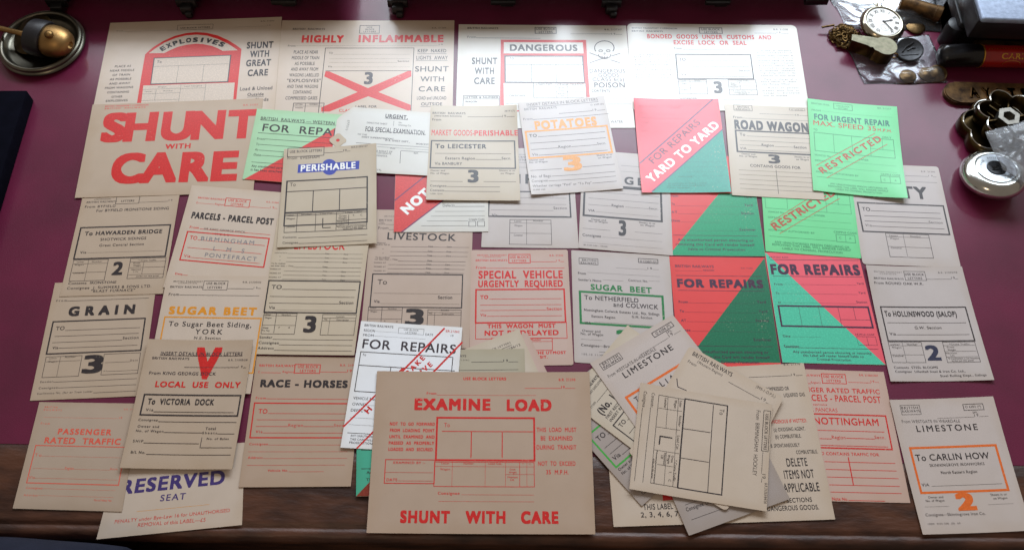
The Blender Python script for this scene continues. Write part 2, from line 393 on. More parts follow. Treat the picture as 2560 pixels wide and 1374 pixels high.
CARDS=[
dict(q=[[0.4559,0.7334],[0.5879,0.7322],[0.5859,0.5718],[0.4577,0.5721]],z=0.0004,W=130.05,H=160.82,r=4,tag=0,top=0,paper='greywhite',
 label='pale rounded card ending in TY above an empty box, right of the green labels',group='railway wagon labels spread on the desk',items=[
 ('heading',[
  ('T','EMPTY',19.44,55.42,106.81,55.42,20.16,'k',3),
 ]),
 ('small_print',[
  ('T','B.R. 21205',105.17,10.49,124.1,10.49,2.27,'k',1),
  ('T','19',113.88,17.38,119.46,17.38,2.51,'k',1),
  ('S',119.37,17.84,124.74,17.84,0.45,'k'),
  ('S',82.02,17.55,113.46,17.55,0.45,'k'),
  ('S',80.3,27.35,123.59,27.35,0.45,'k'),
 ]),
 ('destination_box',[
  ('B',9.07,65.11,124.94,110.59,2.05,'k'),
  ('T','TO',13.45,78.24,24.28,78.24,5.93,'k',2),
  ('S',24.78,77.44,118.9,77.44,0.68,'k'),
  ('S',14.58,85.76,118.36,85.76,0.68,'k'),
  ('S',13.81,94.09,100.46,94.09,0.67,'k'),
  ('T','Section',100.41,94.14,119.15,94.14,3.93,'k',1),
  ('T','Via',13.43,102.62,22.17,102.62,3.88,'k',1),
  ('S',22.69,101.9,119.72,101.9,0.67,'k'),
 ]),
 ('form_grid',[
  ('B',38.57,112.33,96.29,148.07,0.67,'k'),
  ('S',38.51,117.26,96.48,117.26,0.44,'k'),
  ('S',62.03,112.22,62.03,146.55,0.45,'k'),
  ('S',38.18,132.52,96.29,132.52,0.44,'k'),
  ('T','Letter',43.46,116.81,54.81,116.81,2.4,'k',1),
  ('T','Number',71.45,116.74,85.64,116.74,2.41,'k',1),
  ('T','Wagon',43.11,121.03,55.27,121.03,2.39,'k',1),
  ('T','Container',42.16,135.45,56.7,135.45,2.36,'k',1),
 ]),
 ]),
dict(q=[[0.4599,0.5692],[0.586,0.5724],[0.5924,0.4147],[0.4651,0.4084]],z=0.0004,W=126.8,H=159.35,r=0.6,tag=0,top=1,paper='greywhite',
 label='grey-white card addressed to HOLLINSWOOD (SALOP), contents STEEL BLOOMS',group='railway wagon labels spread on the desk',items=[
 ('small_print',[
  ('T','BRITISH TRANSPORT',9.38,9.97,46.57,9.97,1.83,'k',1),
  ('T','COMMISSION',16.61,12.54,38.46,12.54,1.59,'k',1),
  ('T','BRITISH RAILWAYS',7.39,19.93,46.99,19.93,2.71,'k',2),
  ('B',49.36,7.24,76.82,20.29,0.64,'k'),
  ('T','USE BLOCK',50.43,13.25,75.27,13.25,3.45,'k',2),
  ('T','LETTERS',52.99,18.78,71.62,18.78,3.2,'k',2),
  ('T','B.R. 21203/93',94.33,10.03,118.63,10.03,2.33,'k',1),
  ('S',77.24,18.51,109.18,18.51,0.43,'k'),
  ('T','19',109.27,18.15,113.83,18.15,3.01,'k',1),
  ('S',113.85,18.1,117.82,18.1,0.43,'k'),
  ('T','From ROUND OAK W.R.',6.78,26.96,71.13,26.96,3.61,'k',2),
  ('T','Contents  STEEL BLOOMS',8.04,142.65,62.89,142.65,3.05,'k',2),
  ('T','Consignee  Lilleshall Steel & Iron Co. Ltd.,',8.42,147.98,95.3,147.98,3.05,'k',2),
  ('T','Steel Rolling Dept., Sidings',63.07,153.71,119.07,153.71,2.87,'k',2),
 ]),
 ('destination_box',[
  ('B',8.38,58.88,117.4,105.79,1.65,'k'),
  ('T','To HOLLINSWOOD (SALOP)',11.47,72.21,103.77,72.21,7.65,'k',3),
  ('S',12.35,80.88,112.66,80.88,0.61,'k'),
  ('T','G.W. Section',46.11,89.38,79.91,89.38,3.87,'k',2),
  ('T','Via',12.27,98.04,20.29,98.04,3.8,'k',2),
  ('S',21.03,97.22,112.9,97.22,0.6,'k'),
 ]),
 ('form_grid',[
  ('B',8.03,107.46,49.74,134.64,0.6,'k'),
  ('S',7.86,111.94,49.62,111.94,0.4,'k'),
  ('S',8.69,124.32,50.2,124.32,0.39,'k'),
  ('S',25.62,107.53,25.62,134.45,0.4,'k'),
  ('T','Letter',11.02,111.35,22.03,111.35,2.29,'k',1),
  ('T','Number',31.12,111.44,44.42,111.44,2.3,'k',1),
  ('T','Wagon',11.26,115.62,23.2,115.62,2.28,'k',1),
  ('T','Container',10.03,126.91,23.97,126.91,2.26,'k',1),
  ('B',76.58,107.3,116.71,134.79,0.6,'k'),
  ('S',76.21,112.03,115.8,112.03,0.4,'k'),
  ('S',76.19,120.05,115.62,120.05,0.4,'k'),
  ('S',77.02,127.62,115.93,127.62,0.4,'k'),
  ('T','*Crane Traffic',84.58,111.26,109.32,111.26,2.13,'k',1),
  ('T','Gross',80.4,115.15,89.52,115.15,2.11,'k',1),
  ('T','Weight',80.27,118.84,90.89,118.84,2.11,'k',1),
  ('T','Heaviest',77.29,123.31,91.11,123.31,2.1,'k',1),
  ('T','Lift',82.17,126.6,87.08,126.6,2.09,'k',1),
  ('T','*If transhipment is not necessary',78.17,130.63,116.67,130.63,2.09,'k',1),
  ('T','strike out this panel',82.0,133.49,108.76,133.49,2.09,'k',1),
 ]),
 ('class_number',[
  ('T','2',52.59,132.05,70.29,132.05,20.46,'b2',3),
 ]),
 ]),
dict(q=[[0.1968,0.7349],[0.3271,0.7384],[0.3313,0.5784],[0.201,0.575]],z=0.0004,W=130.3,H=160.0,r=0.6,tag=0,top=0,paper='redcard',
 label='red and green triangle card with its top hidden, below the YARD TO YARD card',group='railway wagon labels spread on the desk',items=[
 ('colour_panel',[
  ('P',[(79.59,62.15),(130.15,61.37),(130.15,159.85),(7.51,159.85),(7.99,153.93)],'gr'),
 ]),
 ('small_print',[
  ('T','From',11.24,68.86,23.19,68.86,3.7,'n',2),
  ('T','To',13.05,82.0,17.56,82.0,3.66,'n',2),
  ('T','AT',12.01,94.8,19.97,94.8,3.62,'n',2),
  ('T','Date',10.92,108.19,22.48,108.19,3.58,'n',2),
  ('T','Yard',112.44,69.51,123.18,69.51,4.21,'n',2),
  ('T','Yard',111.71,82.45,123.0,82.45,4.17,'n',2),
  ('T','Station',106.03,95.56,123.4,95.56,4.13,'n',2),
  ('T','Examiner',100.95,121.29,122.78,121.29,4.04,'n',2),
  ('S',17.82,83.04,110.91,83.04,0.22,'n'),
  ('S',20.45,95.6,105.71,95.6,0.22,'n'),
  ('S',23.03,108.69,76.67,108.69,0.22,'n'),
  ('S',32.77,121.67,100.57,121.67,0.22,'n'),
  ('S',11.61,129.15,123.83,129.15,0.65,'n'),
  ('T','Any unauthorised person obscuring or',16.92,137.91,117.66,137.91,3.98,'n',2),
  ('T','removing this Card will render himself',13.73,144.89,117.98,144.89,3.96,'n',2),
  ('T','liable to Criminal Prosecution',29.67,152.02,104.49,152.02,3.93,'n',2),
 ]),
 ]),
dict(q=[[0.3304,0.585],[0.4541,0.5888],[0.4634,0.4304],[0.3361,0.4288]],z=0.0004,W=125.5,H=157.51,r=0.6,tag=0,top=0,paper='pinkcard',
 label='pink and teal FOR REPAIRS card with a heavy-framed five-cell box across its middle',group='railway wagon labels spread on the desk',items=[
 ('colour_panel',[
  ('P',[(1.27,0.22),(125.35,157.34),(125.35,157.36),(0.15,157.36),(0.15,102.86)],'te'),
 ]),
 ('small_print',[
  ('T','BRITISH RAIL',5.27,8.92,31.08,8.92,2.32,'n',1),
  ('S',6.07,11.36,123.92,11.36,0.65,'n'),
  ('S',5.73,35.87,123.12,35.87,0.64,'n'),
  ('T','From',6.09,49.22,16.72,49.22,3.15,'n',2),
  ('T','To',6.09,62.43,10.77,62.43,3.11,'n',2),
  ('T','AT',6.79,75.93,11.24,75.93,3.08,'n',2),
  ('T','Date',6.06,122.66,15.28,122.66,2.96,'n',2),
  ('T','Examiner',5.31,136.34,24.33,136.34,2.93,'n',2),
  ('T','Yard',113.77,46.78,122.65,46.78,3.15,'n',1),
  ('T','Yard',113.26,60.09,122.08,60.09,3.12,'n',1),
  ('T','Station',107.7,73.34,121.69,73.34,3.09,'n',1),
  ('S',17.2,47.7,112.97,47.7,0.22,'n'),
  ('S',11.79,61.11,112.48,61.11,0.22,'n'),
  ('S',11.9,74.37,107.12,74.37,0.22,'n'),
  ('S',16.06,121.93,52.75,121.93,0.22,'n'),
  ('T','CRIPPLE CODE',96.79,117.99,120.59,117.99,1.91,'n',1),
  ('S',6.43,136.72,121.37,136.72,0.59,'n'),
  ('T','Any unauthorised person obscuring or removing',15.3,143.89,111.5,143.89,3.12,'n',2),
  ('T','this Label will render himself liable to',26.61,148.5,100.68,148.5,3.11,'n',2),
  ('T','Criminal Prosecution.',42.79,153.36,85.06,153.36,3.09,'n',2),
 ]),
 ('heading',[
  ('T','FOR REPAIRS',4.47,33.41,121.83,33.41,15.56,'n',4),
 ]),
 ('destination_box',[
  ('B',6.72,78.95,121.07,107.32,2.27,'n'),
  ('S',32.45,80.22,32.45,107.46,0.41,'n'),
  ('S',57.63,79.77,57.63,106.94,0.41,'n'),
  ('S',82.45,79.34,82.45,106.44,0.41,'n'),
  ('S',102.01,79.0,102.01,96.82,0.41,'n'),
  ('S',82.34,96.92,121.58,96.92,0.41,'n'),
 ]),
 ('form_grid',[
  ('B',97.92,119.83,121.35,131.41,0.4,'n'),
  ('S',110.43,119.54,110.43,131.68,0.4,'n'),
 ]),
 ]),
dict(q=[[0.2046,0.5733],[0.33,0.5766],[0.3341,0.4171],[0.2087,0.4139]],z=0.0004,W=125.48,H=159.5,r=0.6,tag=0,top=0,paper='redcard',
 label='red and dark green FOR REPAIRS card headed BRITISH RAILWAYS, left of the pink one',group='railway wagon labels spread on the desk',items=[
 ('colour_panel',[
  ('P',[(125.01,0.24),(125.33,41.08),(125.33,148.08),(8.47,149.07)],'gd'),
 ]),
 ('small_print',[
  ('T','BRITISH RAILWAYS',6.45,16.16,56.95,16.16,3.84,'n',2),
  ('T','REGION',42.85,21.02,56.84,21.02,2.48,'n',1),
  ('S',6.02,21.07,41.5,21.07,0.22,'n'),
  ('T','B.R. 21206',92.79,16.96,107.4,16.96,1.81,'n',1),
  ('S',6.61,27.99,118.67,27.99,0.63,'n'),
  ('S',7.16,49.46,118.59,49.46,0.62,'n'),
  ('T','From',6.8,67.76,18.57,67.76,3.68,'n',2),
  ('T','To',6.85,80.79,12.6,80.79,3.64,'n',2),
  ('T','AT',7.64,93.88,14.13,93.88,3.6,'n',2),
  ('T','Date',6.5,107.06,18.27,107.06,3.56,'n',2),
  ('T','Yard',106.59,66.86,118.2,66.86,3.92,'n',2),
  ('T','Yard',107.21,80.12,118.37,80.12,3.88,'n',2),
  ('T','Station',101.75,92.89,118.59,92.89,3.83,'n',2),
  ('T','Examiner',96.16,119.18,118.48,119.18,3.75,'n',2),
  ('S',19.17,67.23,105.82,67.23,0.22,'n'),
  ('S',13.57,80.42,106.44,80.42,0.22,'n'),
  ('S',14.5,93.56,100.96,93.56,0.22,'n'),
  ('S',18.81,106.73,113.01,106.73,0.22,'n'),
  ('S',12.37,126.63,118.76,126.63,0.59,'n'),
  ('T','Any unauthorised person obscuring or',19.93,136.04,112.45,136.04,3.69,'n',2),
  ('T','removing this Card will render himself',19.28,143.12,113.0,143.12,3.66,'n',2),
  ('T','liable to Criminal Prosecution.',32.65,149.59,100.18,149.59,3.64,'n',2),
 ]),
 ('heading',[
  ('T','FOR REPAIRS',6.96,45.19,117.94,45.19,12.21,'n',4),
 ]),
 ]),
dict(q=[[0.3394,0.7458],[0.4642,0.7399],[0.4567,0.5801],[0.3319,0.586]],z=0.001,W=124.9,H=160.0,r=0.6,tag=0,top=0,paper='green',
 label='bright green label stamped RESTRICTED, its top tucked under the ROAD WAGON card',group='railway wagon labels spread on the desk',items=[
 ('form_grid',[
  ('B',4.17,62.35,119.19,91.86,0.46,'gk'),
  ('S',33.69,62.16,33.69,90.51,0.46,'gk'),
  ('S',86.49,62.38,86.49,92.42,0.46,'gk'),
  ('S',103.08,60.97,103.08,78.26,0.46,'gk'),
  ('S',86.81,77.51,118.82,77.51,0.45,'gk'),
  ('B',95.26,125.43,120.08,136.84,0.66,'gk'),
  ('S',107.5,125.28,107.5,137.02,0.44,'gk'),
  ('T','C',99.01,132.15,101.81,132.15,3.09,'gk',1),
  ('T','A',112.22,131.92,115.02,131.92,3.09,'gk',1),
 ]),
 ('heading',[
  ('T','RESTRICTED',15.48,127.26,103.14,60.5,12.22,'rs',3),
  ('S',9.23,114.52,85.22,53.9,0.89,'rs'),
  ('S',20.25,131.08,105.73,67.69,0.88,'rs'),
 ]),
 ('small_print',[
  ('T','VEHICLE No.',6.52,98.91,28.87,98.91,2.68,'gk',1),
  ('T','DEFECT',6.41,107.59,22.2,107.59,2.66,'gk',1),
  ('T','OWNER',68.6,99.22,83.2,99.22,2.68,'gk',1),
  ('T','MOVEMENT AUTHORISED BY',6.02,127.62,67.01,127.62,2.62,'gk',1),
  ('S',34.35,101.24,67.87,101.24,0.22,'gk'),
  ('S',29.93,106.68,117.68,106.68,0.22,'gk'),
  ('S',7.02,116.75,117.49,116.75,0.22,'gk'),
  ('S',6.7,136.07,93.86,136.07,0.44,'gk'),
  ('T','CRIPPLE CODE',92.66,123.31,123.13,123.31,2.87,'gk',1),
  ('T','ANY UNAUTHORISED PERSON OBSCURING OR',12.67,146.24,111.14,146.24,3.3,'gk',1),
  ('T','REMOVING THIS LABEL WILL RENDER HIMSELF',9.43,150.24,112.71,150.24,3.29,'gk',1),
  ('T','LIABLE TO CRIMINAL PROSECUTION',22.23,155.13,100.92,155.13,3.27,'gk',1),
 ]),
 ]),
dict(q=[[-0.5795,0.5033],[-0.4521,0.5136],[-0.4365,0.357],[-0.5659,0.3462]],z=0.0004,W=128.82,H=157.5,r=0.6,tag=0,top=0,paper='buff',
 label='buff GRAIN card with a large 3 lying at the left side of the desk',group='railway wagon labels spread on the desk',items=[
 ('small_print',[
  ('T','From',6.41,26.96,19.55,26.96,2.83,'k',2),
  ('S',20.07,26.54,121.83,26.54,0.61,'k'),
  ('T','Sender',7.41,135.38,22.63,135.38,2.55,'k',2),
  ('S',22.97,135.08,120.91,135.08,0.56,'k'),
  ('T','Consignee',7.21,143.36,29.32,143.36,2.53,'k',2),
  ('S',29.83,142.8,121.35,142.8,0.56,'k'),
  ('T','Car/Invoice No. (for or Train Letter',6.78,150.14,71.06,150.14,2.32,'k',1),
  ('S',71.94,150.93,121.72,150.93,0.55,'k'),
 ]),
 ('heading',[
  ('T','GRAIN',24.41,47.92,106.38,47.92,13.29,'k',4),
 ]),
 ('destination_box',[
  ('B',7.86,54.71,120.7,98.04,1.8,'k'),
  ('T','TO',13.0,66.49,23.47,66.49,5.06,'k',2),
  ('S',24.63,67.2,115.91,67.2,0.59,'k'),
  ('S',13.2,74.85,115.42,74.85,0.59,'k'),
  ('S',12.04,83.17,96.32,83.17,0.59,'k'),
  ('T','Section',96.68,82.39,115.94,82.39,3.73,'k',2),
  ('T','Via',13.47,91.69,20.72,91.69,3.3,'k',2),
  ('S',21.26,90.89,115.67,90.89,0.58,'k'),
 ]),
 ('form_grid',[
  ('B',8.34,101.86,51.08,128.61,0.58,'k'),
  ('S',9.55,108.18,50.15,108.18,0.38,'k'),
  ('S',25.51,102.62,25.51,128.42,0.39,'k'),
  ('T','Letter',12.13,104.81,21.49,104.81,1.83,'k',1),
  ('T','Number',31.08,104.07,43.7,104.07,2.04,'k',1),
  ('T','Wagon',11.51,109.14,22.64,109.14,2.03,'k',1),
  ('B',77.57,101.15,121.0,128.28,0.58,'k'),
  ('S',79.67,112.49,109.91,112.49,0.38,'k'),
  ('T','Date',109.85,111.97,118.88,111.97,2.22,'k',1),
  ('S',84.29,124.1,120.79,124.1,0.38,'k'),
  ('T','at',80.15,124.06,83.73,124.06,2.0,'k',1),
 ]),
 ('class_number',[
  ('T','3',53.78,125.61,78.06,125.61,23.79,'k',3),
 ]),
 ]),
dict(q=[[-0.5789,0.6423],[-0.451,0.6534],[-0.4398,0.4931],[-0.5683,0.4841]],z=0.001,W=128.61,H=159.63,r=0.6,tag=0,top=0,paper='buff',
 label='buff card addressed to HAWARDEN BRIDGE with a bold 2, below SHUNT WITH CARE',group='railway wagon labels spread on the desk',items=[
 ('small_print',[
  ('T','BRITISH TRANSPORT',8.88,10.06,38.83,10.06,1.99,'k',1),
  ('T','COMMISSION',16.22,15.24,38.14,15.24,1.98,'k',1),
  ('T','BRITISH RAILWAYS',7.1,19.67,46.48,19.67,2.72,'k',2),
  ('B',45.48,6.83,76.08,22.66,0.68,'k'),
  ('T','LETTERS',52.47,19.72,69.62,19.72,2.95,'k',2),
  ('S',76.73,21.36,114.96,21.36,0.45,'k'),
  ('T','19',115.57,21.01,120.17,21.01,2.68,'k',1),
  ('T','From BYFIELD',6.16,27.32,46.21,27.32,3.68,'k',2),
  ('T','For BYFIELD IRONSTONE SIDING',22.48,34.23,117.47,34.23,4.12,'k',2),
  ('T','Contents  IRONSTONE',7.21,142.85,67.29,142.85,3.57,'k',2),
  ('T','Consignee  J. SUMMERS & SONS LTD.',7.12,150.02,112.37,150.02,3.75,'k',2),
  ('T','"BLAST FURNACE"',37.75,154.88,92.36,154.88,3.51,'k',2),
 ]),
 ('destination_box',[
  ('B',7.09,58.15,123.3,105.52,1.97,'k'),
  ('T','To HAWARDEN BRIDGE',13.93,70.52,113.89,70.52,6.13,'k',3),
  ('T','SHOTWICK SIDINGS',35.75,79.2,94.69,79.2,3.98,'k',2),
  ('T','Great Central Section',35.96,87.9,93.14,87.9,3.72,'k',2),
  ('T','Via',13.25,97.51,21.34,97.51,3.48,'k',2),
  ('S',22.28,96.88,118.67,96.88,0.22,'k'),
 ]),
 ('form_grid',[
  ('B',7.45,107.22,51.29,137.96,0.64,'k'),
  ('S',8.06,112.92,50.58,112.92,0.42,'k'),
  ('S',8.63,125.71,50.96,125.71,0.42,'k'),
  ('S',26.47,107.87,26.47,137.61,0.42,'k'),
  ('T','Letter',12.0,110.97,21.19,110.97,2.07,'k',1),
  ('T','Number',31.18,111.2,43.83,111.2,2.06,'k',1),
  ('T','Wagon',9.8,115.36,21.25,115.36,2.06,'k',1),
  ('T','Container',10.23,127.36,24.67,127.36,2.04,'k',1),
  ('B',79.64,107.32,124.76,136.44,0.63,'k'),
  ('S',80.18,112.6,125.44,112.6,0.42,'k'),
  ('S',80.73,120.82,125.9,120.82,0.42,'k'),
  ('S',80.87,131.03,125.11,131.03,0.42,'k'),
  ('S',97.31,112.62,97.31,130.74,0.42,'k'),
  ('T','* Crane Traffic',90.12,111.49,112.24,111.49,2.04,'k',1),
  ('T','Gross',84.02,115.28,92.65,115.28,2.04,'k',1),
  ('T','Weight',84.6,118.85,94.17,118.85,2.03,'k',1),
  ('T','Heaviest',82.85,124.53,95.46,124.53,2.02,'k',1),
  ('T','Lift',86.04,127.72,92.15,127.72,2.02,'k',1),
  ('T','strike out this panel',90.95,134.46,119.51,134.46,2.0,'k',1),
 ]),
 ('class_number',[
  ('T','2',58.98,130.99,72.3,130.99,19.42,'k',3),
 ]),
 ]),
dict(q=[[-0.094,0.9656],[0.1604,0.975],[0.1675,0.7813],[-0.0874,0.7688]],z=0.0004,W=254.89,H=195.36,r=0.6,tag=0,top=0,paper='white',
 label='large white DANGEROUS card with red frame and skull above the word POISON',group='railway wagon labels spread on the desk',items=[
 ('small_print',[
  ('T','BRITISH RAILWAYS',13.24,9.02,59.82,9.02,3.66,'k',2),
  ('B',115.88,4.71,147.86,16.86,0.99,'k'),
  ('T','USE BLOCK',117.49,9.79,146.78,9.79,3.97,'k',2),
  ('T','LETTERS',121.63,15.67,142.38,15.67,3.95,'k',2),
  ('T','B.R. 21272/7',221.61,9.72,247.57,9.72,2.86,'k',1),
  ('T','From',13.61,26.86,26.65,26.86,3.89,'k',1),
  ('S',27.07,26.67,123.95,26.67,0.73,'k'),
  ('S',169.04,17.28,231.36,17.28,0.49,'k'),
  ('T','19',231.71,18.71,237.23,18.71,3.41,'k',1),
  ('S',237.71,18.05,247.87,18.05,0.5,'k'),
  ('T','CONSIGNEE',72.44,138.33,100.32,138.33,3.6,'k',2),
  ('S',71.23,150.98,89.31,150.98,0.68,'k'),
  ('T','CONTENTS',196.25,129.9,222.7,129.9,4.45,'k',2),
  ('S',218.8,141.63,250.39,141.63,0.46,'k'),
  ('S',218.18,152.47,251.66,152.47,0.69,'k'),
  ('T','WATER',220.6,186.65,238.14,186.65,4.52,'k',1),
 ]),
 ('colour_panel',[
  ('P',[(63.9,29.81),(192.43,29.43),(192.92,140.28),(193.32,165.88),(62.84,165.46)],'r'),
  ('P',[(68.53,34.77),(187.36,34.5),(187.68,56.09),(68.34,56.71)],'p3'),
  ('P',[(70.83,119.49),(187.6,114.19),(186.62,163.32),(69.63,162.97)],'p3'),
  ('P',[(69.18,60.52),(186.86,60.48),(187.21,113.66),(69.61,113.23)],'k2'),
  ('P',[(71.25,62.95),(184.89,62.68),(185.69,111.03),(71.65,110.62)],'p4'),
  ('P',[(68.18,113.23),(187.6,114.19),(188.05,158.24),(68.82,156.66)],'p3'),
 ]),
 ('heading',[
  ('T','DANGEROUS',77.52,51.76,178.66,51.76,12.68,'k',3),
  ('T','SHUNT',21.09,77.95,58.86,77.95,12.9,'k',3),
  ('T','WITH',25.54,96.77,54.43,96.77,12.72,'k',3),
  ('T','CARE',25.04,115.35,55.36,115.35,12.55,'k',3),
  ('T','DANGEROUS',195.12,93.47,247.32,93.47,7.0,'k2',1),
  ('T','GOODS',207.69,101.45,237.53,101.45,6.96,'k2',1),
  ('T','CLASS 6(a)',198.47,109.43,244.82,109.43,6.92,'k2',1),
  ('T','POISON',200.53,121.54,245.25,121.54,9.51,'k2',2),
 ]),
 ('destination_box',[
  ('T','TO',77.06,68.6,83.28,68.6,4.33,'k',2),
  ('S',72.08,78.11,185.46,78.11,0.71,'k'),
  ('S',109.25,78.17,109.25,110.58,0.71,'k'),
  ('S',145.45,78.04,145.45,110.54,0.72,'k'),
 ]),
 ('form_grid',[
  ('B',10.09,136.73,62.03,162.94,0.91,'k'),
  ('T','LETTER & NUMBER',12.01,141.32,60.75,141.32,3.32,'k',2),
  ('S',10.83,142.76,61.96,142.76,0.46,'k'),
  ('T','WAGON',12.99,149.2,30.25,149.2,3.3,'k',2),
  ('B',111.62,113.2,188.06,140.27,0.7,'k'),
  ('S',111.53,119.2,187.36,119.2,0.46,'k'),
  ('S',144.53,113.17,144.53,139.7,0.47,'k'),
  ('S',161.1,119.45,161.1,139.72,0.47,'k'),
  ('S',144.66,129.63,187.31,129.63,0.46,'k'),
  ('T','LOAD CAT.',115.63,117.38,139.69,117.38,3.14,'k',1),
  ('T','CRANE TRAFFIC',146.62,117.63,184.59,117.63,3.15,'k',1),
  ('T','GROSS',147.26,123.64,157.03,123.64,2.35,'k',1),
  ('T','WEIGHT',146.73,127.8,158.11,127.8,2.34,'k',1),
  ('T','HEAVIEST',146.15,133.77,159.94,133.77,2.33,'k',1),
  ('T','LIFT',149.67,138.16,156.15,138.16,2.33,'k',1),
 ]),
 ('skull_emblem',[
  ('S',206.14,52.14,204.74,48.31,1.3,'k2'),
  ('S',204.74,48.31,204.62,44.2,1.3,'k2'),
  ('S',204.62,44.2,205.79,40.15,1.3,'k2'),
  ('S',205.79,40.15,208.17,36.54,1.3,'k2'),
  ('S',208.17,36.54,211.54,33.69,1.3,'k2'),
  ('S',211.54,33.69,215.61,31.85,1.3,'k2'),
  ('S',215.61,31.85,220.0,31.19,1.3,'k2'),
  ('S',220.0,31.19,224.32,31.79,1.3,'k2'),
  ('S',224.32,31.79,228.18,33.57,1.3,'k2'),
  ('S',228.18,33.57,231.24,36.38,1.3,'k2'),
  ('S',231.24,36.38,233.23,39.97,1.3,'k2'),
  ('S',233.23,39.97,233.96,44.02,1.3,'k2'),
  ('S',233.96,44.02,233.38,48.14,1.3,'k2'),
  ('S',233.38,48.14,231.55,52.0,1.3,'k2'),
  ('S',216.39,50.98,215.45,52.54,1.0,'k2'),
  ('S',215.45,52.54,213.34,53.2,1.0,'k2'),
  ('S',213.34,53.2,211.3,52.57,1.0,'k2'),
  ('S',211.3,52.57,210.52,51.01,1.0,'k2'),
  ('S',210.52,51.01,211.46,49.44,1.0,'k2'),
  ('S',211.46,49.44,213.57,48.78,1.0,'k2'),
  ('S',213.57,48.78,215.62,49.42,1.0,'k2'),
  ('S',215.62,49.42,216.39,50.98,1.0,'k2'),
  ('S',227.71,50.91,226.76,52.48,1.0,'k2'),
  ('S',226.76,52.48,224.65,53.14,1.0,'k2'),
  ('S',224.65,53.14,222.61,52.5,1.0,'k2'),
  ('S',222.61,52.5,221.84,50.94,1.0,'k2'),
  ('S',221.84,50.94,222.79,49.37,1.0,'k2'),
  ('S',222.79,49.37,224.9,48.71,1.0,'k2'),
  ('S',224.9,48.71,226.94,49.35,1.0,'k2'),
  ('S',226.94,49.35,227.71,50.91,1.0,'k2'),
  ('S',228.0,57.94,227.65,61.03,1.0,'k2'),
  ('S',227.65,61.03,225.65,63.78,1.0,'k2'),
  ('S',225.65,63.78,222.39,65.67,1.0,'k2'),
  ('S',222.39,65.67,218.48,66.35,1.0,'k2'),
  ('S',218.48,66.35,214.64,65.7,1.0,'k2'),
  ('S',214.64,65.7,211.58,63.84,1.0,'k2'),
  ('S',211.58,63.84,209.89,61.12,1.0,'k2'),
  ('S',209.89,61.12,209.88,58.03,1.0,'k2'),
  ('S',220.28,56.47,219.32,58.04,0.6,'k2'),
  ('S',219.32,58.04,217.95,57.45,0.6,'k2'),
  ('S',217.95,57.45,218.06,55.51,0.6,'k2'),
  ('S',218.06,55.51,219.5,54.9,0.6,'k2'),
  ('S',219.5,54.9,220.28,56.47,0.6,'k2'),
  ('S',196.51,54.94,208.75,60.92,0.9,'k2'),
  ('S',196.0,74.61,210.47,68.03,0.9,'k2'),
  ('S',242.5,55.8,228.77,61.38,0.9,'k2'),
  ('S',240.89,74.44,227.1,68.5,0.9,'k2'),
  ('S',208.75,60.92,218.95,65.26,0.9,'k2'),
  ('S',210.47,68.03,223.22,63.6,0.9,'k2'),
  ('S',214.99,61.44,214.81,64.73,0.9,'k2'),
  ('S',218.72,61.97,218.51,65.81,0.9,'k2'),
  ('S',222.51,61.41,222.32,64.69,0.9,'k2'),
 ]),
 ]),
dict(q=[[-0.3614,0.9612],[-0.1012,0.9734],[-0.0921,0.7806],[-0.3523,0.7684]],z=0.0004,W=260.5,H=193.0,r=0.6,tag=0,top=0,paper='cream',
 label='cream HIGHLY INFLAMMABLE card with a red diagonal cross',group='railway wagon labels spread on the desk',items=[
 ('small_print',[
  ('T','BRITISH  RAILWAYS',17.62,18.98,65.82,18.98,3.39,'k',2),
  ('B',118.15,10.27,147.68,25.77,0.99,'k'),
  ('T','USE',128.57,15.07,136.99,15.07,2.83,'k',2),
  ('T','BLOCK',126.73,19.3,140.18,19.3,2.82,'k',2),
  ('T','LETTERS',124.07,23.79,142.53,23.79,2.81,'k',2),
  ('T','B.R. 21204',227.05,16.51,248.38,16.51,2.55,'k',1),
  ('T','From',13.75,52.29,24.92,52.29,3.31,'k',1),
  ('S',25.46,50.6,237.33,50.6,0.24,'k'),
  ('T','19',238.17,50.01,243.59,50.01,3.04,'k',1),
  ('T','PLACE AS NEAR',23.61,65.95,59.46,65.95,6.29,'k',2),
  ('T','MIDDLE OF TRAIN',21.85,77.04,62.07,77.04,6.24,'k',2),
  ('T','AS POSSIBLE',27.05,88.05,56.49,88.05,6.19,'k',2),
  ('T','AND AWAY FROM',22.63,98.69,62.33,98.69,6.14,'k',2),
  ('T','WAGONS LABELLED',21.53,109.78,64.52,109.78,6.09,'k',2),
  ('T','"EXPLOSIVES"',18.98,120.26,67.86,120.26,6.05,'k',2),
  ('T','AND TANK WAGONS',20.32,131.18,65.17,131.18,6.0,'k',2),
  ('T','CONTAINING',30.01,141.52,56.46,141.52,5.95,'k',2),
  ('T','COMPRESSED GASES',20.35,152.5,65.85,152.5,5.9,'k',2),
  ('T','KEEP  NAKED',206.95,63.69,249.28,63.69,6.57,'k',2),
  ('S',206.22,66.44,249.74,66.44,0.72,'k'),
  ('T','LIGHTS  AWAY',205.36,77.54,251.82,77.54,7.05,'k',2),
  ('S',204.61,79.33,251.43,79.33,0.71,'k'),
  ('T','LOAD and UNLOAD',208.81,152.97,250.99,152.97,6.15,'k',2),
  ('T','OUTSIDE',215.18,163.69,245.39,163.69,5.59,'k',2),
  ('S',214.46,165.75,246.03,165.75,0.68,'k'),
  ('T','LABEL FOR',121.62,167.22,151.88,167.22,4.06,'k',2),
  ('T','CLASS 3',98.72,174.71,122.92,174.71,5.04,'r',2),
 ]),
 ('heading',[
  ('T','HIGHLY',33.05,44.33,95.4,44.33,14.48,'r',4),
  ('T','INFLAMMABLE',117.43,43.84,244.72,43.84,14.48,'r',4),
  ('T','SHUNT',204.12,100.58,253.47,100.58,10.14,'k',2),
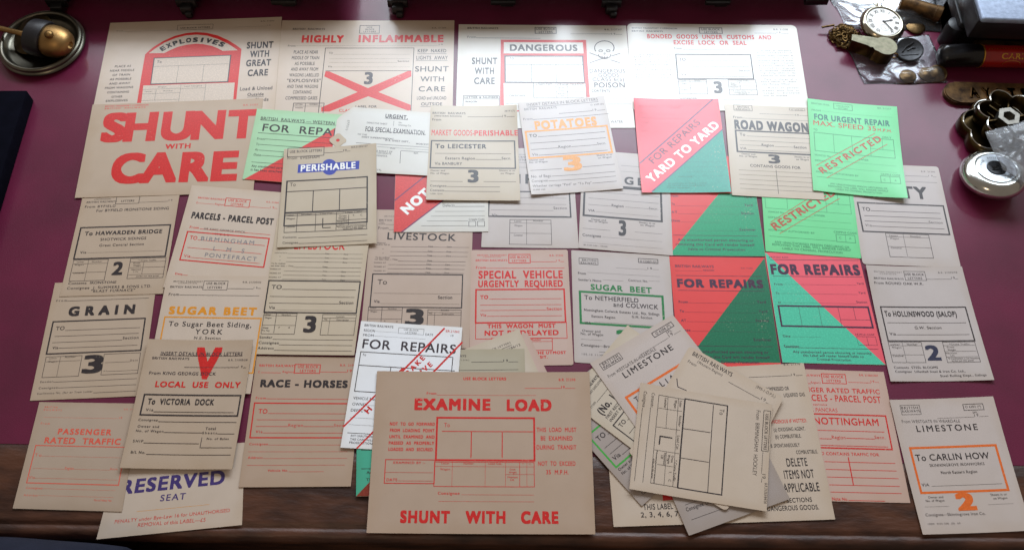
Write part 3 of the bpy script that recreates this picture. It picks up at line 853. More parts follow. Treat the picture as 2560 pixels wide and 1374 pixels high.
  ('T','WITH',212.52,119.33,247.09,119.33,9.47,'k',2),
  ('T','CARE',210.71,137.81,249.08,137.81,9.35,'k',2),
 ]),
 ('destination_box',[
  ('B',69.68,55.08,201.09,182.03,0.96,'k'),
  ('S',73.43,99.01,198.71,99.01,0.94,'k'),
  ('T','TO',75.41,66.82,81.18,66.82,3.82,'k',1),
  ('T','Section',177.93,82.09,194.81,82.09,3.24,'k',1),
  ('T','Via',76.07,92.39,82.61,92.39,3.22,'k',1),
  ('S',82.32,67.43,195.24,67.43,0.24,'k'),
  ('S',77.23,75.97,195.58,75.97,0.24,'k'),
  ('S',77.82,83.23,177.34,83.23,0.24,'k'),
  ('S',83.43,91.69,196.18,91.69,0.24,'k'),
 ]),
 ('colour_panel',[
  ('P',[(73.43,99.83),(79.15,100.11),(137.35,131.43),(193.44,99.5),(198.74,98.98),(199.15,109.58),(152.69,138.71),(200.34,162.38),(200.71,171.99),(196.35,172.48),(138.66,146.4),(85.19,174.17),(73.7,174.14),(73.05,166.58),(122.9,138.64),(72.39,109.35)],'r'),
 ]),
 ('class_number',[
  ('T','3',130.83,124.14,143.38,124.14,22.66,'k2',3),
 ]),
 ('form_grid',[
  ('B',32.96,158.89,76.35,186.63,0.91,'k'),
  ('S',33.15,164.38,74.02,164.38,0.45,'k'),
  ('S',50.0,158.93,50.0,186.55,0.68,'k'),
  ('T','LETTER',35.3,162.44,46.04,162.44,2.29,'k',1),
  ('T','NUMBER',55.96,162.24,67.5,162.24,2.29,'k',1),
  ('T','WAGON',35.91,168.5,46.62,168.5,2.28,'k',1),
 ]),
 ]),
dict(q=[[-0.6178,0.9437],[-0.3629,0.9679],[-0.3447,0.7757],[-0.5996,0.7515]],z=0.001,W=256.05,H=193.0,r=0.6,tag=0,top=0,paper='cream',
 label='large cream EXPLOSIVES card with a red arched panel at the back left',group='railway wagon labels spread on the desk',items=[
 ('small_print',[
  ('T','From',11.84,18.06,20.67,18.06,2.14,'k',1),
  ('S',20.93,18.79,101.69,18.79,0.22,'k'),
  ('B',101.3,9.7,153.87,19.47,0.53,'k'),
  ('T','USE BLOCK LETTERS',105.8,17.01,149.74,17.01,2.74,'k',2),
  ('S',185.46,17.64,234.7,17.64,0.22,'k'),
  ('T','B.R. 21202',225.1,8.63,244.76,8.63,2.15,'k',1),
  ('T','19',235.24,17.48,239.72,17.48,2.29,'k',1),
  ('T','Load & Unload',204.16,140.71,250.4,140.71,6.43,'k',2),
  ('T','Outside',215.66,151.22,238.79,151.22,5.54,'k',2),
  ('S',215.49,153.31,238.94,153.31,0.61,'k'),
  ('T','Sheds',227.27,161.39,246.4,161.39,5.78,'k',2),
  ('T','PLACE AS',19.35,88.28,42.5,88.28,3.92,'k',2),
  ('T','NEAR MIDDLE',13.54,96.23,48.43,96.23,3.9,'k',2),
  ('T','OF TRAIN',18.3,104.51,43.34,104.51,3.87,'k',2),
  ('T','AS POSSIBLE',15.63,112.38,46.36,112.38,3.85,'k',2),
  ('T','AND AWAY',15.77,120.48,45.87,120.48,3.83,'k',2),
  ('T','FROM WAGONS',11.22,128.3,51.2,128.3,3.81,'k',2),
  ('T','CONTAINING',15.63,136.52,46.5,136.52,3.78,'k',2),
  ('T','OTHER',22.9,144.97,38.4,144.97,3.76,'k',2),
  ('T','EXPLOSIVES',16.09,152.12,46.57,152.12,3.74,'k',2),
 ]),
 ('colour_panel',[
  ('P',[(59.96,65.09),(69.7,51.7),(83.59,39.85),(99.07,30.93),(115.11,26.03),(130.49,24.67),(146.25,26.93),(162.34,32.79),(178.76,42.97),(190.61,52.42),(200.18,61.72),(200.26,109.99),(200.45,155.25),(200.76,164.14),(60.76,159.8),(60.37,152.99),(59.95,110.09)],'r'),
  ('P',[(65.15,63.17),(74.28,53.39),(86.16,42.93),(100.66,35.18),(115.61,30.54),(131.02,29.79),(146.8,32.49),(162.98,39.68),(179.37,49.96),(194.84,63.65),(172.89,63.76),(164.69,58.08),(155.41,52.93),(141.82,49.02),(131.79,47.8),(117.66,49.33),(105.96,52.73),(95.68,58.53),(87.6,63.97)],'p1'),
  ('P',[(73.38,72.27),(186.33,72.0),(186.25,123.94),(74.67,123.14)],'k2'),
  ('P',[(75.09,73.8),(184.7,73.52),(184.59,122.18),(75.93,121.25)],'p2'),
  ('P',[(65.24,124.34),(195.6,125.25),(196.18,163.91),(66.58,160.09)],'p1'),
 ]),
 ('destination_box',[
  ('T','To',79.27,82.93,85.77,82.93,4.95,'k',2),
  ('S',76.15,89.29,183.69,89.29,0.38,'k'),
  ('S',111.52,89.23,111.52,121.64,0.38,'k'),
  ('S',148.27,89.61,148.27,121.5,0.38,'k'),
 ]),
 ('form_grid',[
  ('S',65.45,131.94,119.26,131.94,0.37,'k'),
  ('S',65.44,140.08,119.34,140.08,0.37,'k'),
  ('S',66.02,152.23,119.62,152.23,0.37,'k'),
  ('S',84.62,132.91,84.62,152.18,0.37,'k'),
  ('S',119.08,124.91,119.08,157.33,0.37,'k'),
  ('S',154.49,125.27,154.49,159.11,0.37,'k'),
  ('S',119.32,132.9,153.99,132.9,0.37,'k'),
  ('T','Wagon',86.42,129.28,98.13,129.28,2.11,'k',1),
  ('T','Load Category',123.77,129.76,149.4,129.76,2.11,'k',1),
  ('T','Letter',68.77,136.7,79.59,136.7,2.1,'k',1),
  ('T','Number',95.33,136.92,108.61,136.92,2.1,'k',1),
 ]),
 ('heading',[
  ('T','E',84.16,60.75,90.14,56.27,8.91,'k',4),
  ('T','X',91.73,55.22,98.15,51.59,8.94,'k',4),
  ('T','P',99.85,50.78,106.65,48.06,8.97,'k',4),
  ('T','L',108.44,47.48,115.54,45.69,8.99,'k',4),
  ('T','O',117.4,45.35,124.75,44.53,9.0,'k',4),
  ('T','S',126.66,44.44,134.16,44.59,9.0,'k',4),
  ('T','I',138.19,45.05,141.6,45.55,8.99,'k',4),
  ('T','V',145.64,46.27,153.23,48.34,8.98,'k',4),
  ('T','E',155.17,48.99,162.68,52.0,8.96,'k',4),
  ('T','S',164.59,52.88,171.95,56.79,8.93,'k',4),
  ('T','SHUNT',207.63,61.35,246.65,61.35,12.76,'k',3),
  ('T','WITH',213.56,78.55,241.49,78.55,12.6,'k',3),
  ('T','GREAT',209.2,95.63,245.33,95.63,12.45,'k',3),
  ('T','CARE',212.81,114.29,242.21,114.29,12.28,'k',3),
 ]),
 ]),
dict(q=[[-0.6042,0.7879],[-0.3654,0.8101],[-0.3524,0.6494],[-0.5879,0.6306]],z=0.0016,W=238.05,H=159.71,r=0.6,tag=0,top=0,paper='buff',
 label='large buff SHUNT WITH CARE card in huge slanted red capitals',group='railway wagon labels spread on the desk',items=[
 ('small_print',[
  ('T','BRITISH TRANSPORT COMMISSION',17.77,5.42,77.89,5.42,2.57,'r',2),
  ('T','BRITISH  RAILWAYS',18.0,9.73,74.16,9.73,2.82,'r',2),
  ('T','B.R. 21221',211.29,12.48,231.27,12.48,2.78,'r',1),
 ]),
 ('heading',[
  ('T','S',19.16,68.09,52.67,68.09,51.28,'r',5),
  ('T','H',50.04,68.37,94.7,68.37,51.1,'r',5),
  ('T','U',100.88,68.82,144.54,68.82,50.88,'r',5),
  ('T','N',143.04,69.19,188.36,69.19,50.69,'r',5),
  ('T','T',191.87,69.62,235.01,69.62,50.49,'r',5),
  ('T','WITH',110.3,83.35,145.02,83.35,8.69,'r',3),
  ('T','C',42.29,138.86,86.03,138.86,50.56,'r',5),
  ('T','A',81.96,139.21,131.44,139.21,50.36,'r',5),
  ('T','R',135.25,139.68,175.1,139.68,50.14,'r',5),
  ('T','E',177.78,140.05,213.58,140.05,49.96,'r',5),
 ]),
 ]),
dict(q=[[0.1616,0.9794],[0.4209,0.9875],[0.4205,0.8236],[0.1645,0.8108]],z=0.001,W=257.89,H=166.26,r=9,tag=0,top=0,paper='white',
 label='large white BONDED GOODS card with a rounded corner',group='railway wagon labels spread on the desk',items=[
 ('small_print',[
  ('T','BRITISH TRANSPORT COMMISSION',7.14,10.87,75.79,10.87,2.82,'k',2),
  ('T','BRITISH  RAILWAYS',6.83,17.02,53.77,17.02,3.09,'k',2),
  ('B',109.61,7.12,143.88,18.54,1.0,'k'),
  ('T','USE BLOCK',112.58,12.46,140.59,12.46,4.0,'k',2),
  ('T','LETTERS',116.82,17.78,136.74,17.78,3.41,'k',2),
  ('T','B.R. 21208',222.36,10.88,244.07,10.88,3.19,'k',1),
  ('S',192.6,17.08,225.93,17.08,0.5,'k'),
  ('T','19',226.78,17.13,232.3,17.13,3.18,'k',1),
  ('S',232.95,17.1,244.62,17.1,0.5,'k'),
  ('T','From',68.43,50.32,79.96,50.32,3.58,'k',1),
  ('S',81.0,51.11,183.39,51.11,0.49,'k'),
  ('T','In  such  an  emergency,',198.82,52.99,245.11,52.99,2.53,'k',1),
  ('T','or  if  transhipment  of',192.05,57.49,245.43,57.49,2.52,'k',1),
  ('T','goods  under  Customs  &',192.35,62.74,245.65,62.74,2.51,'k',1),
  ('T','Excise  Lock  or  Seal  is',192.25,67.69,245.49,67.69,2.5,'k',1),
  ('T','necessary  owing  to  break-',192.16,72.63,246.16,72.63,2.49,'k',1),
  ('T','down  of  wagon,  a  Customs',192.06,77.56,245.58,77.56,2.48,'k',1),
  ('T','&  Excise  Officer  must',192.36,82.73,245.38,82.73,2.48,'k',1),
  ('T','be  called  by  telegraph',192.68,87.62,245.63,87.62,2.47,'k',1),
  ('T','or  telephone,  immediate',193.03,92.22,245.5,92.22,2.46,'k',1),
  ('T','steps  being  taken  in  the',192.94,97.07,245.75,97.07,2.45,'k',1),
  ('T','meantime  to  stop  waste.',193.23,102.18,245.97,102.18,2.44,'k',1),
  ('T','Place  in  charge  of  a',198.3,109.12,245.97,109.12,2.43,'k',1),
  ('T','Police  Officer  or  respon-',193.26,113.66,246.25,113.66,2.42,'k',1),
  ('T','sible  Railway  Officer.',193.17,118.44,236.16,118.44,2.41,'k',1),
  ('T','Names  of  persons',201.89,125.58,246.46,125.58,2.4,'k',1),
  ('T','present  when  fire  or',193.14,130.32,246.71,130.32,2.39,'k',1),
  ('T','leakage  is  discovered',193.43,135.3,246.52,135.3,2.38,'k',1),
  ('T','must  be  recorded.',193.31,140.27,229.05,140.27,2.37,'k',1),
  ('T','If  a  wagon  containing',16.2,62.73,61.3,62.73,2.44,'k',1),
  ('T','goods  subject  to  the',8.05,66.84,61.03,66.84,2.44,'k',1),
  ('T','provisions  of  the',8.64,71.66,60.71,71.66,2.43,'k',1),
  ('T','Customs  &  Excise  Act',7.97,76.48,60.38,76.48,2.42,'k',1),
  ('T','breaks  in  need  of  repair',8.12,81.55,60.87,81.55,2.41,'k',1),
  ('T','every  part  of  the  seal',7.87,86.33,60.55,86.33,2.4,'k',1),
  ('T','seals  in  charge  of  such',8.45,91.09,61.06,91.09,2.39,'k',1),
  ('T','not  be  interfered  with',8.61,95.83,61.15,95.83,2.38,'k',1),
  ('T','unless  a  Customs  &',8.35,100.82,61.22,100.82,2.38,'k',1),
  ('T','Excise  Officer  is  present.',8.51,105.54,60.9,105.54,2.37,'k',1),
  ('T','Consignee',70.07,144.6,94.99,144.6,3.6,'k',1),
  ('S',95.29,146.86,179.8,146.86,0.46,'k'),
 ]),
 ('heading',[
  ('T','BONDED  GOODS  UNDER  CUSTOMS  AND',29.35,29.8,217.33,29.8,8.47,'r',3),
  ('T','EXCISE  LOCK  OR  SEAL',68.63,41.24,178.54,41.24,8.4,'r',3),
 ]),
 ('destination_box',[
  ('B',70.24,60.41,182.34,107.28,1.93,'k'),
  ('T','TO',74.34,73.39,84.35,73.39,5.97,'k',2),
  ('S',91.98,72.46,178.71,72.46,0.48,'k'),
  ('S',75.32,83.88,178.82,83.88,0.48,'k'),
  ('S',75.08,92.78,160.9,92.78,0.47,'k'),
  ('T','Section',161.31,93.42,178.77,93.42,4.06,'k',1),
  ('T','Via',75.28,100.9,83.14,100.9,3.99,'k',1),
  ('S',83.89,102.74,181.06,102.74,0.47,'k'),
 ]),
 ('form_grid',[
  ('B',70.56,109.08,112.09,135.69,0.7,'k'),
  ('S',70.71,112.99,111.91,112.99,0.47,'k'),
  ('S',70.51,124.63,112.17,124.63,0.47,'k'),
  ('S',87.5,109.05,87.5,135.64,0.47,'k'),
  ('T','Letter',75.32,111.7,82.33,111.7,2.11,'k',1),
  ('T','Number',94.3,111.67,103.37,111.67,2.11,'k',1),
  ('T','Wagon',74.53,116.94,82.77,116.94,2.1,'k',1),
  ('T','Container',72.47,128.39,83.55,128.39,2.08,'k',1),
  ('B',144.1,108.95,184.99,137.38,0.71,'k'),
  ('S',144.12,113.7,185.76,113.7,0.47,'k'),
  ('S',144.26,121.1,185.4,121.1,0.47,'k'),
  ('S',144.04,127.93,185.1,127.93,0.47,'k'),
  ('S',160.78,113.7,160.78,126.88,0.47,'k'),
  ('T','* Crane Traffic',153.95,111.85,174.83,111.85,1.87,'k',1),
  ('T','Gross',147.08,116.88,154.09,116.88,1.86,'k',1),
  ('T','Weight',146.83,119.52,156.32,119.52,1.85,'k',1),
  ('T','Heaviest',146.44,123.73,158.39,123.73,1.85,'k',1),
  ('T','Lift',148.25,126.35,153.6,126.35,1.84,'k',1),
  ('T','* If crane power is not',146.99,131.05,178.24,131.05,1.84,'k',1),
  ('T','necessary strike out',150.03,133.67,174.69,133.67,1.84,'k',1),
  ('T','this panel',156.79,136.02,169.52,136.02,1.83,'k',1),
 ]),
 ('class_number',[
  ('T','3',121.66,134.15,134.38,134.15,22.09,'k',3),
 ]),
 ]),
dict(q=[[-0.4363,0.6571],[-0.3076,0.6502],[-0.308,0.4931],[-0.4412,0.5015]],z=0.0022,W=131.18,H=156.4,r=0.6,tag=0,top=0,paper='cream',
 label='cream PARCELS - PARCEL POST card stamped BIRMINGHAM LMS PONTEFRACT in a red box',group='railway wagon labels spread on the desk',items=[
 ('small_print',[
  ('T','BRITISH RAILWAYS',13.02,20.14,51.3,20.14,2.68,'r',2),
  ('T','(',12.77,27.92,14.42,27.92,3.16,'r',1),
  ('S',14.68,27.36,37.52,27.36,0.45,'r'),
  ('T','Region)',38.03,27.9,51.27,27.9,2.65,'r',1),
  ('B',51.22,15.77,84.33,27.79,0.9,'r'),
  ('T','USE BLOCK',54.76,20.76,80.09,20.76,3.63,'r',2),
  ('T','LETTERS',59.18,26.12,76.15,26.12,3.37,'r',2),
  ('T','B.R. 21060',106.57,18.01,123.17,18.01,2.4,'r',1),
  ('S',84.56,26.43,112.52,26.43,0.44,'r'),
  ('T','19',112.97,26.25,118.34,26.25,2.86,'r',1),
  ('S',118.7,25.99,122.84,25.99,0.44,'r'),
  ('T','From',12.52,66.93,24.65,66.93,3.53,'r',2),
  ('S',25.88,66.67,120.19,66.67,0.65,'r'),
  ('T','GR KING GEORGE DOCK',31.58,67.15,86.89,67.15,2.8,'k',1),
  ('T','HULL',48.32,73.63,66.42,73.63,3.01,'k',2),
  ('T','Date',10.16,136.75,19.46,136.75,2.88,'r',2),
  ('S',19.72,136.19,26.3,136.19,0.41,'r'),
 ]),
 ('heading',[
  ('T','PARCELS - PARCEL POST',10.92,51.55,121.35,51.55,9.97,'k',4),
 ]),
 ('destination_box',[
  ('B',11.33,72.18,119.7,114.94,1.73,'r'),
  ('T','TO',16.47,83.73,26.08,83.73,5.8,'r',2),
  ('S',27.1,83.29,116.17,83.29,0.64,'r'),
  ('S',16.63,95.9,113.6,95.9,0.64,'r'),
  ('S',23.8,110.06,113.76,110.06,0.63,'r'),
  ('T','Via',15.18,110.33,23.45,110.33,3.85,'r',2),
 ]),
 ('rubber_stamp',[
  ('T','BIRMINGHAM',31.26,83.64,101.17,83.64,5.99,'st',1),
  ('T','L   M   S',50.48,96.8,90.89,96.8,5.91,'st',1),
  ('T','PONTEFRACT',41.66,107.19,108.95,107.19,5.86,'st',1),
 ]),
 ]),
dict(q=[[-0.313,0.6097],[-0.1882,0.6129],[-0.189,0.4175],[-0.3082,0.4146]],z=0.0028,W=122.08,H=195.3,r=0.6,tag=0,top=0,paper='cream2',
 label='tall cream stock card with red heading half hidden, TO box and 3, left of LIVESTOCK',group='railway wagon labels spread on the desk',items=[
 ('heading',[
  ('T','LIVESTOCK',27.18,47.32,92.31,47.32,14.58,'r',2),
 ]),
 ('small_print',[
  ('T','loaded and fed at',3.44,53.63,19.31,53.63,1.82,'k',1),
  ('S',20.0,53.69,116.71,53.69,0.42,'k'),
  ('T','Time',67.83,54.26,73.25,54.26,2.04,'k',1),
  ('T','Date',91.93,54.81,97.36,54.81,2.04,'k',1),
  ('T','"',9.68,59.84,11.61,59.84,1.81,'k',1),
  ('S',19.63,60.0,116.72,60.0,0.42,'k'),
  ('T','Time',67.89,60.57,73.31,60.57,2.03,'k',1),
  ('T','Date',91.96,61.12,97.39,61.12,2.03,'k',1),
  ('T','"',10.45,65.66,12.38,65.66,1.8,'k',1),
  ('S',19.29,65.83,116.72,65.83,0.42,'k'),
  ('T','Time',67.94,66.39,73.36,66.39,2.02,'k',1),
  ('T','Date',91.99,66.94,97.41,66.94,2.02,'k',1),
  ('T','PASSED AT',0.89,77.81,14.38,77.81,1.78,'k',1),
  ('S',18.47,79.62,116.73,79.62,0.42,'k'),
  ('T','Time',68.08,80.17,73.48,80.17,2.0,'k',1),
  ('T','Date',92.06,80.71,97.47,80.71,2.0,'k',1),
  ('T','PASSED AT',0.92,83.78,15.18,83.78,1.78,'k',1),
  ('S',18.12,85.58,116.73,85.58,0.41,'k'),
  ('T','Time',68.13,86.12,73.53,86.12,1.99,'k',1),
  ('T','Date',92.09,86.65,97.49,86.65,1.99,'k',1),
  ('T','PASSED AT',0.95,89.71,15.97,89.71,1.77,'k',1),
  ('S',17.76,91.5,116.73,91.5,0.41,'k'),
  ('T','Time',68.19,92.04,73.58,92.04,1.98,'k',1),
  ('T','Date',92.12,92.57,97.52,92.57,1.98,'k',1),
  ('T','To be milked',0.94,69.6,18.7,69.6,2.02,'k',1),
  ('T','not later than -- Time',1.03,73.15,29.58,73.15,2.02,'k',1),
  ('S',30.14,73.89,116.31,73.89,0.42,'k'),
  ('T','Date',67.11,73.76,73.29,73.76,2.01,'k',1),
  ('T','Sender',0.64,174.26,16.91,174.26,3.29,'k',2),
  ('S',17.31,175.21,117.86,175.21,0.59,'k'),
  ('T','Consignee',0.57,181.57,25.88,181.57,3.48,'k',2),
  ('S',26.26,182.45,117.99,182.45,0.59,'k'),
  ('T','Address',0.47,188.64,20.46,188.64,3.25,'k',2),
  ('S',20.88,189.75,118.12,189.75,0.59,'k'),
 ]),
 ('destination_box',[
  ('B',1.51,93.64,117.53,138.32,1.65,'k'),
  ('T','TO',6.2,105.53,18.86,105.53,5.68,'k',2),
  ('S',19.57,105.87,113.42,105.87,0.61,'k'),
  ('S',5.62,116.2,112.74,116.2,0.61,'k'),
  ('S',6.16,125.5,93.93,125.5,0.61,'k'),
  ('T','Section',94.26,125.95,112.24,125.95,4.28,'k',2),
  ('T','Via',6.66,133.72,14.29,133.72,3.84,'k',2),
  ('S',15.31,134.94,112.63,134.94,0.22,'k'),
 ]),
 ('form_grid',[
  ('B',1.78,139.69,43.3,167.97,0.6,'k'),
  ('S',1.41,142.97,43.44,142.97,0.4,'k'),
  ('S',1.34,156.09,43.32,156.09,0.4,'k'),
  ('S',17.46,139.68,17.46,166.47,0.6,'k'),
  ('T','Letter',2.92,142.4,10.92,142.4,2.11,'k',1),
  ('T','Number',24.32,142.95,35.74,142.95,2.11,'k',1),
  ('T','Wagon',3.19,147.0,11.94,147.0,2.11,'k',1),
  ('T','Sheep',2.86,160.69,10.07,160.69,2.08,'k',1),
  ('T','To Pay',2.25,164.41,12.11,164.41,2.07,'k',1),
  ('T','s',22.43,159.61,23.95,159.61,2.08,'k',1),
  ('T','d',34.61,159.86,36.51,159.86,2.08,'k',1),
  ('B',75.8,140.36,118.1,168.61,0.6,'k'),
  ('S',75.98,145.3,118.42,145.3,0.4,'k'),
  ('S',76.27,149.27,118.54,149.27,0.4,'k'),
  ('S',85.46,145.05,85.46,167.81,0.4,'k'),
  ('T','Animals',92.67,144.11,103.34,144.11,1.9,'k',1),
  ('T','No.',78.3,148.07,82.49,148.07,1.89,'k',1),
  ('T','Description',94.0,148.69,109.23,148.69,1.89,'k',1),
 ]),
 ('class_number',[
  ('T','3',53.76,165.37,69.12,165.37,22.56,'k',3),
 ]),
 ]),
dict(q=[[-0.1902,0.6294],[-0.055,0.6331],[-0.0495,0.4332],[-0.1848,0.4295]],z=0.0004,W=135.34,H=200.0,r=0.6,tag=0,top=0,paper='pinkbuff',
 label='tall pinkish LIVESTOCK card with a bold 3 in the middle of the spread',group='railway wagon labels spread on the desk',items=[
 ('small_print',[
  ('T','BRITISH TRANSPORT',17.54,11.19,52.78,11.19,1.9,'k',1),
  ('T','BRITISH RAILWAYS',10.98,17.68,53.15,17.68,2.6,'k',2),
  ('T','Time',11.21,20.74,17.63,20.74,1.89,'k',1),
  ('T','loaded',10.59,23.1,19.0,23.1,1.89,'k',1),
  ('S',19.81,23.25,31.43,23.25,0.44,'k'),
  ('T','From',10.74,30.36,23.92,30.36,4.22,'k',1),
  ('S',24.72,30.91,87.92,30.91,0.43,'k'),
  ('T','Watered',10.59,52.13,21.48,52.13,1.84,'k',1),
  ('T','and/or fed at',10.19,54.66,27.59,54.66,2.07,'k',1),
  ('S',29.22,56.71,131.83,56.71,0.43,'k'),
  ('T','Time',77.55,56.52,83.88,56.52,2.06,'k',1),
  ('T','Date',102.51,57.11,108.44,57.11,2.06,'k',1),
  ('T','"',18.23,61.86,19.81,61.86,1.83,'k',1),
  ('S',28.77,64.02,130.63,64.02,0.42,'k'),
  ('T','Time',77.27,63.83,83.58,63.83,2.05,'k',1),
  ('T','Date',102.15,64.41,108.07,64.41,2.05,'k',1),
  ('T','"',18.7,68.22,20.27,68.22,1.82,'k',1),
  ('S',28.39,70.38,129.59,70.38,0.42,'k'),
  ('T','Time',77.03,70.18,83.33,70.18,2.04,'k',1),
  ('T','Date',101.85,70.77,107.75,70.77,2.04,'k',1),
  ('T','PASSED AT',9.14,81.63,24.39,81.63,1.8,'k',1),
  ('S',27.59,83.45,127.45,83.45,0.42,'k'),
  ('T','Time',76.54,83.24,82.8,83.24,2.02,'k',1),
  ('T','Date',101.22,83.82,107.09,83.82,2.02,'k',1),
  ('T','PASSED AT',9.34,87.66,24.56,87.66,1.79,'k',1),
  ('S',27.22,89.48,126.47,89.48,0.42,'k'),
  ('T','Time',76.31,89.27,82.56,89.27,2.01,'k',1),
  ('T','Date',100.93,89.85,106.79,89.85,2.01,'k',1),
  ('T','PASSED AT',9.55,93.66,24.72,93.66,1.78,'k',1),
  ('S',26.85,95.49,125.48,95.49,0.42,'k'),
  ('T','Time',76.08,95.27,82.31,95.27,2.0,'k',1),
  ('T','Date',100.64,95.85,106.49,95.85,2.0,'k',1),
  ('T','To be milked',10.09,73.98,28.14,73.98,2.03,'k',1),
  ('T','not later than -- Time',9.52,76.69,38.91,76.69,2.03,'k',1),
  ('S',39.69,78.21,127.31,78.21,0.42,'k'),
  ('T','Date',77.81,78.06,83.69,78.06,2.03,'k',1),
 ]),
 ('heading',[
  ('T','LIVESTOCK',23.4,45.75,113.46,47.32,10.68,'k',2),
 ]),
 ('destination_box',[
  ('B',8.79,97.43,124.19,144.61,1.45,'k'),
  ('T','To',15.74,112.29,27.71,112.29,7.02,'k',1),
  ('S',11.96,125.13,122.11,125.13,0.22,'k'),
  ('T','Section',93.88,132.14,111.91,132.14,4.31,'k',2),
  ('T','Via',13.16,138.66,20.41,138.66,3.86,'k',2),
  ('S',21.17,139.69,121.39,139.69,0.22,'k'),
 ]),
 ('form_grid',[
  ('B',7.12,144.27,49.81,174.83,0.6,'k'),
  ('S',7.08,148.9,49.72,148.9,0.4,'k'),
  ('S',7.31,161.11,49.35,161.11,0.4,'k'),
  ('S',24.19,144.49,24.19,173.04,0.6,'k'),
  ('T','Letter',9.26,147.21,17.25,147.21,1.91,'k',1),
  ('T','Number',31.74,147.8,42.78,147.8,1.91,'k',1),
  ('T','Wagon',9.63,151.86,18.36,151.86,1.91,'k',1),
  ('T','Sheep',8.88,166.14,16.8,166.14,1.88,'k',1),
  ('T','s',28.02,164.67,29.53,164.67,1.88,'k',1),
  ('T','d',42.79,165.34,44.68,165.34,1.88,'k',1),
  ('B',81.98,147.64,123.95,174.0,0.6,'k'),
  ('S',81.76,151.42,124.03,151.42,0.4,'k'),
  ('S',81.93,154.8,123.75,154.8,0.4,'k'),
  ('S',90.67,151.35,90.67,174.37,0.4,'k'),
  ('T','Animals',98.04,149.15,108.33,149.15,1.7,'k',1),
  ('T','No.',83.79,153.54,87.97,153.54,1.69,'k',1),
  ('T','Description',99.77,154.2,114.6,154.2,1.69,'k',1),
 ]),
 ('class_number',[
  ('T','3',53.99,169.38,77.38,169.38,22.71,'k',3),
 ]),
 ]),
dict(q=[[-0.0544,0.5726],[0.0717,0.5782],[0.0791,0.4159],[-0.0483,0.4096]],z=0.0004,W=126.9,H=162.79,r=3,tag=0,top=0,paper='pinkpaper',
 label='pink-buff SPECIAL VEHICLE URGENTLY REQUIRED card printed all in red',group='railway wagon labels spread on the desk',items=[
 ('small_print',[
  ('T','BRITISH TRANSPORT',8.25,8.9,46.49,8.9,2.04,'r',2),
  ('T','COMMISSION',15.59,11.2,38.95,11.2,1.81,'r',1),
  ('T','BRITISH RAILWAYS',6.17,17.0,47.22,17.0,2.93,'r',2),
  ('B',49.28,6.84,77.2,19.64,1.06,'r'),
  ('T','USE BLOCK',50.82,12.51,75.77,12.51,3.62,'r',2),
  ('T','LETTERS',53.53,17.94,72.1,17.94,3.38,'r',2),
  ('T','B.R. 21222',102.82,9.84,120.7,9.84,2.5,'r',1),
  ('S',78.03,17.94,110.85,17.94,0.63,'r'),
  ('T','19',111.26,17.58,116.01,17.58,2.71,'r',1),
  ('S',116.4,17.85,121.55,17.85,0.64,'r'),
  ('T','From',6.69,27.73,19.25,27.73,3.57,'r',2),
  ('S',20.03,27.23,121.54,27.23,0.63,'r'),
  ('T','TO ENSURE THE UTMOST',44.02,147.86,118.59,147.86,3.84,'r',3),
  ('T','TRANSIT.',69.85,153.59,95.75,153.59,3.82,'r',3),
 ]),
 ('heading',[
  ('T','SPECIAL  VEHICLE',9.98,42.35,118.93,42.35,11.52,'r',3),
  ('T','URGENTLY  REQUIRED',9.73,54.6,118.41,54.6,9.64,'r',3),
 ]),
 ('destination_box',[
  ('B',7.06,58.06,119.72,104.69,2.05,'r'),
  ('T','TO',12.59,71.48,22.58,71.48,5.38,'r',3),
  ('S',24.12,71.62,115.76,71.62,0.61,'r'),
  ('S',12.67,80.04,115.42,80.04,0.61,'r'),
  ('S',12.74,87.62,95.97,87.62,0.6,'r'),
  ('T','Section',96.73,88.0,115.86,88.0,4.26,'r',2),
  ('T','Via',12.82,95.69,20.41,95.69,3.79,'r',2),
  ('S',21.17,95.68,115.54,95.68,0.6,'r'),
 ]),
 ('notice_box',[
  ('B',7.23,104.44,120.64,126.73,0.8,'r'),
  ('T','THIS  WAGON  MUST',21.63,112.27,106.91,112.27,5.83,'r',3),
  ('T','NOT BE DELAYED',18.31,122.35,110.3,122.35,7.02,'r',3),
 ]),
 ('form_grid',[
  ('B',26.56,126.13,102.06,142.67,0.78,'r'),
  ('S',70.29,130.77,102.47,130.77,0.59,'r'),
  ('T','Number',75.93,129.53,88.29,129.53,2.26,'r',2),
 ]),
 ]),
dict(q=[[0.0764,0.5778],[0.2052,0.5746],[0.2054,0.4154],[0.0801,0.4197]],z=0.0004,W=127.11,H=158.67,r=2,tag=0,top=0,paper='greywhite',
 label='grey-white SUGAR BEET card with green heading and frame, to NETHERFIELD and COLWICK',group='railway wagon labels spread on the desk',items=[
 ('small_print',[
  ('B',9.74,11.0,34.04,19.77,0.64,'k'),
  ('T','BRITISH',13.51,15.5,31.84,15.5,3.18,'k',1),
  ('T','RAILWAYS',11.84,19.68,31.7,19.68,3.17,'k',1),
  ('B',86.38,6.79,111.43,12.8,0.85,'k'),
  ('T','O C260/9 (D)',88.48,12.07,109.52,12.07,2.95,'k',2),
  ('S',56.86,22.71,97.36,22.71,0.22,'k'),
  ('T','19',97.73,22.23,103.17,22.23,3.15,'k',1),
  ('S',103.57,21.89,112.14,21.89,0.22,'k'),
  ('T','From',7.91,35.4,18.0,35.4,3.57,'k',2),
  ('S',19.98,31.9,112.89,31.9,0.22,'k'),
  ('T',"Sender's Name",8.05,44.7,37.47,44.7,3.32,'k',2),
  ('S',39.5,41.57,65.87,41.57,0.22,'k'),
  ('T','Contract No.',72.05,41.26,97.2,41.26,3.1,'k',2),
  ('S',98.07,38.91,112.42,38.91,0.22,'k'),
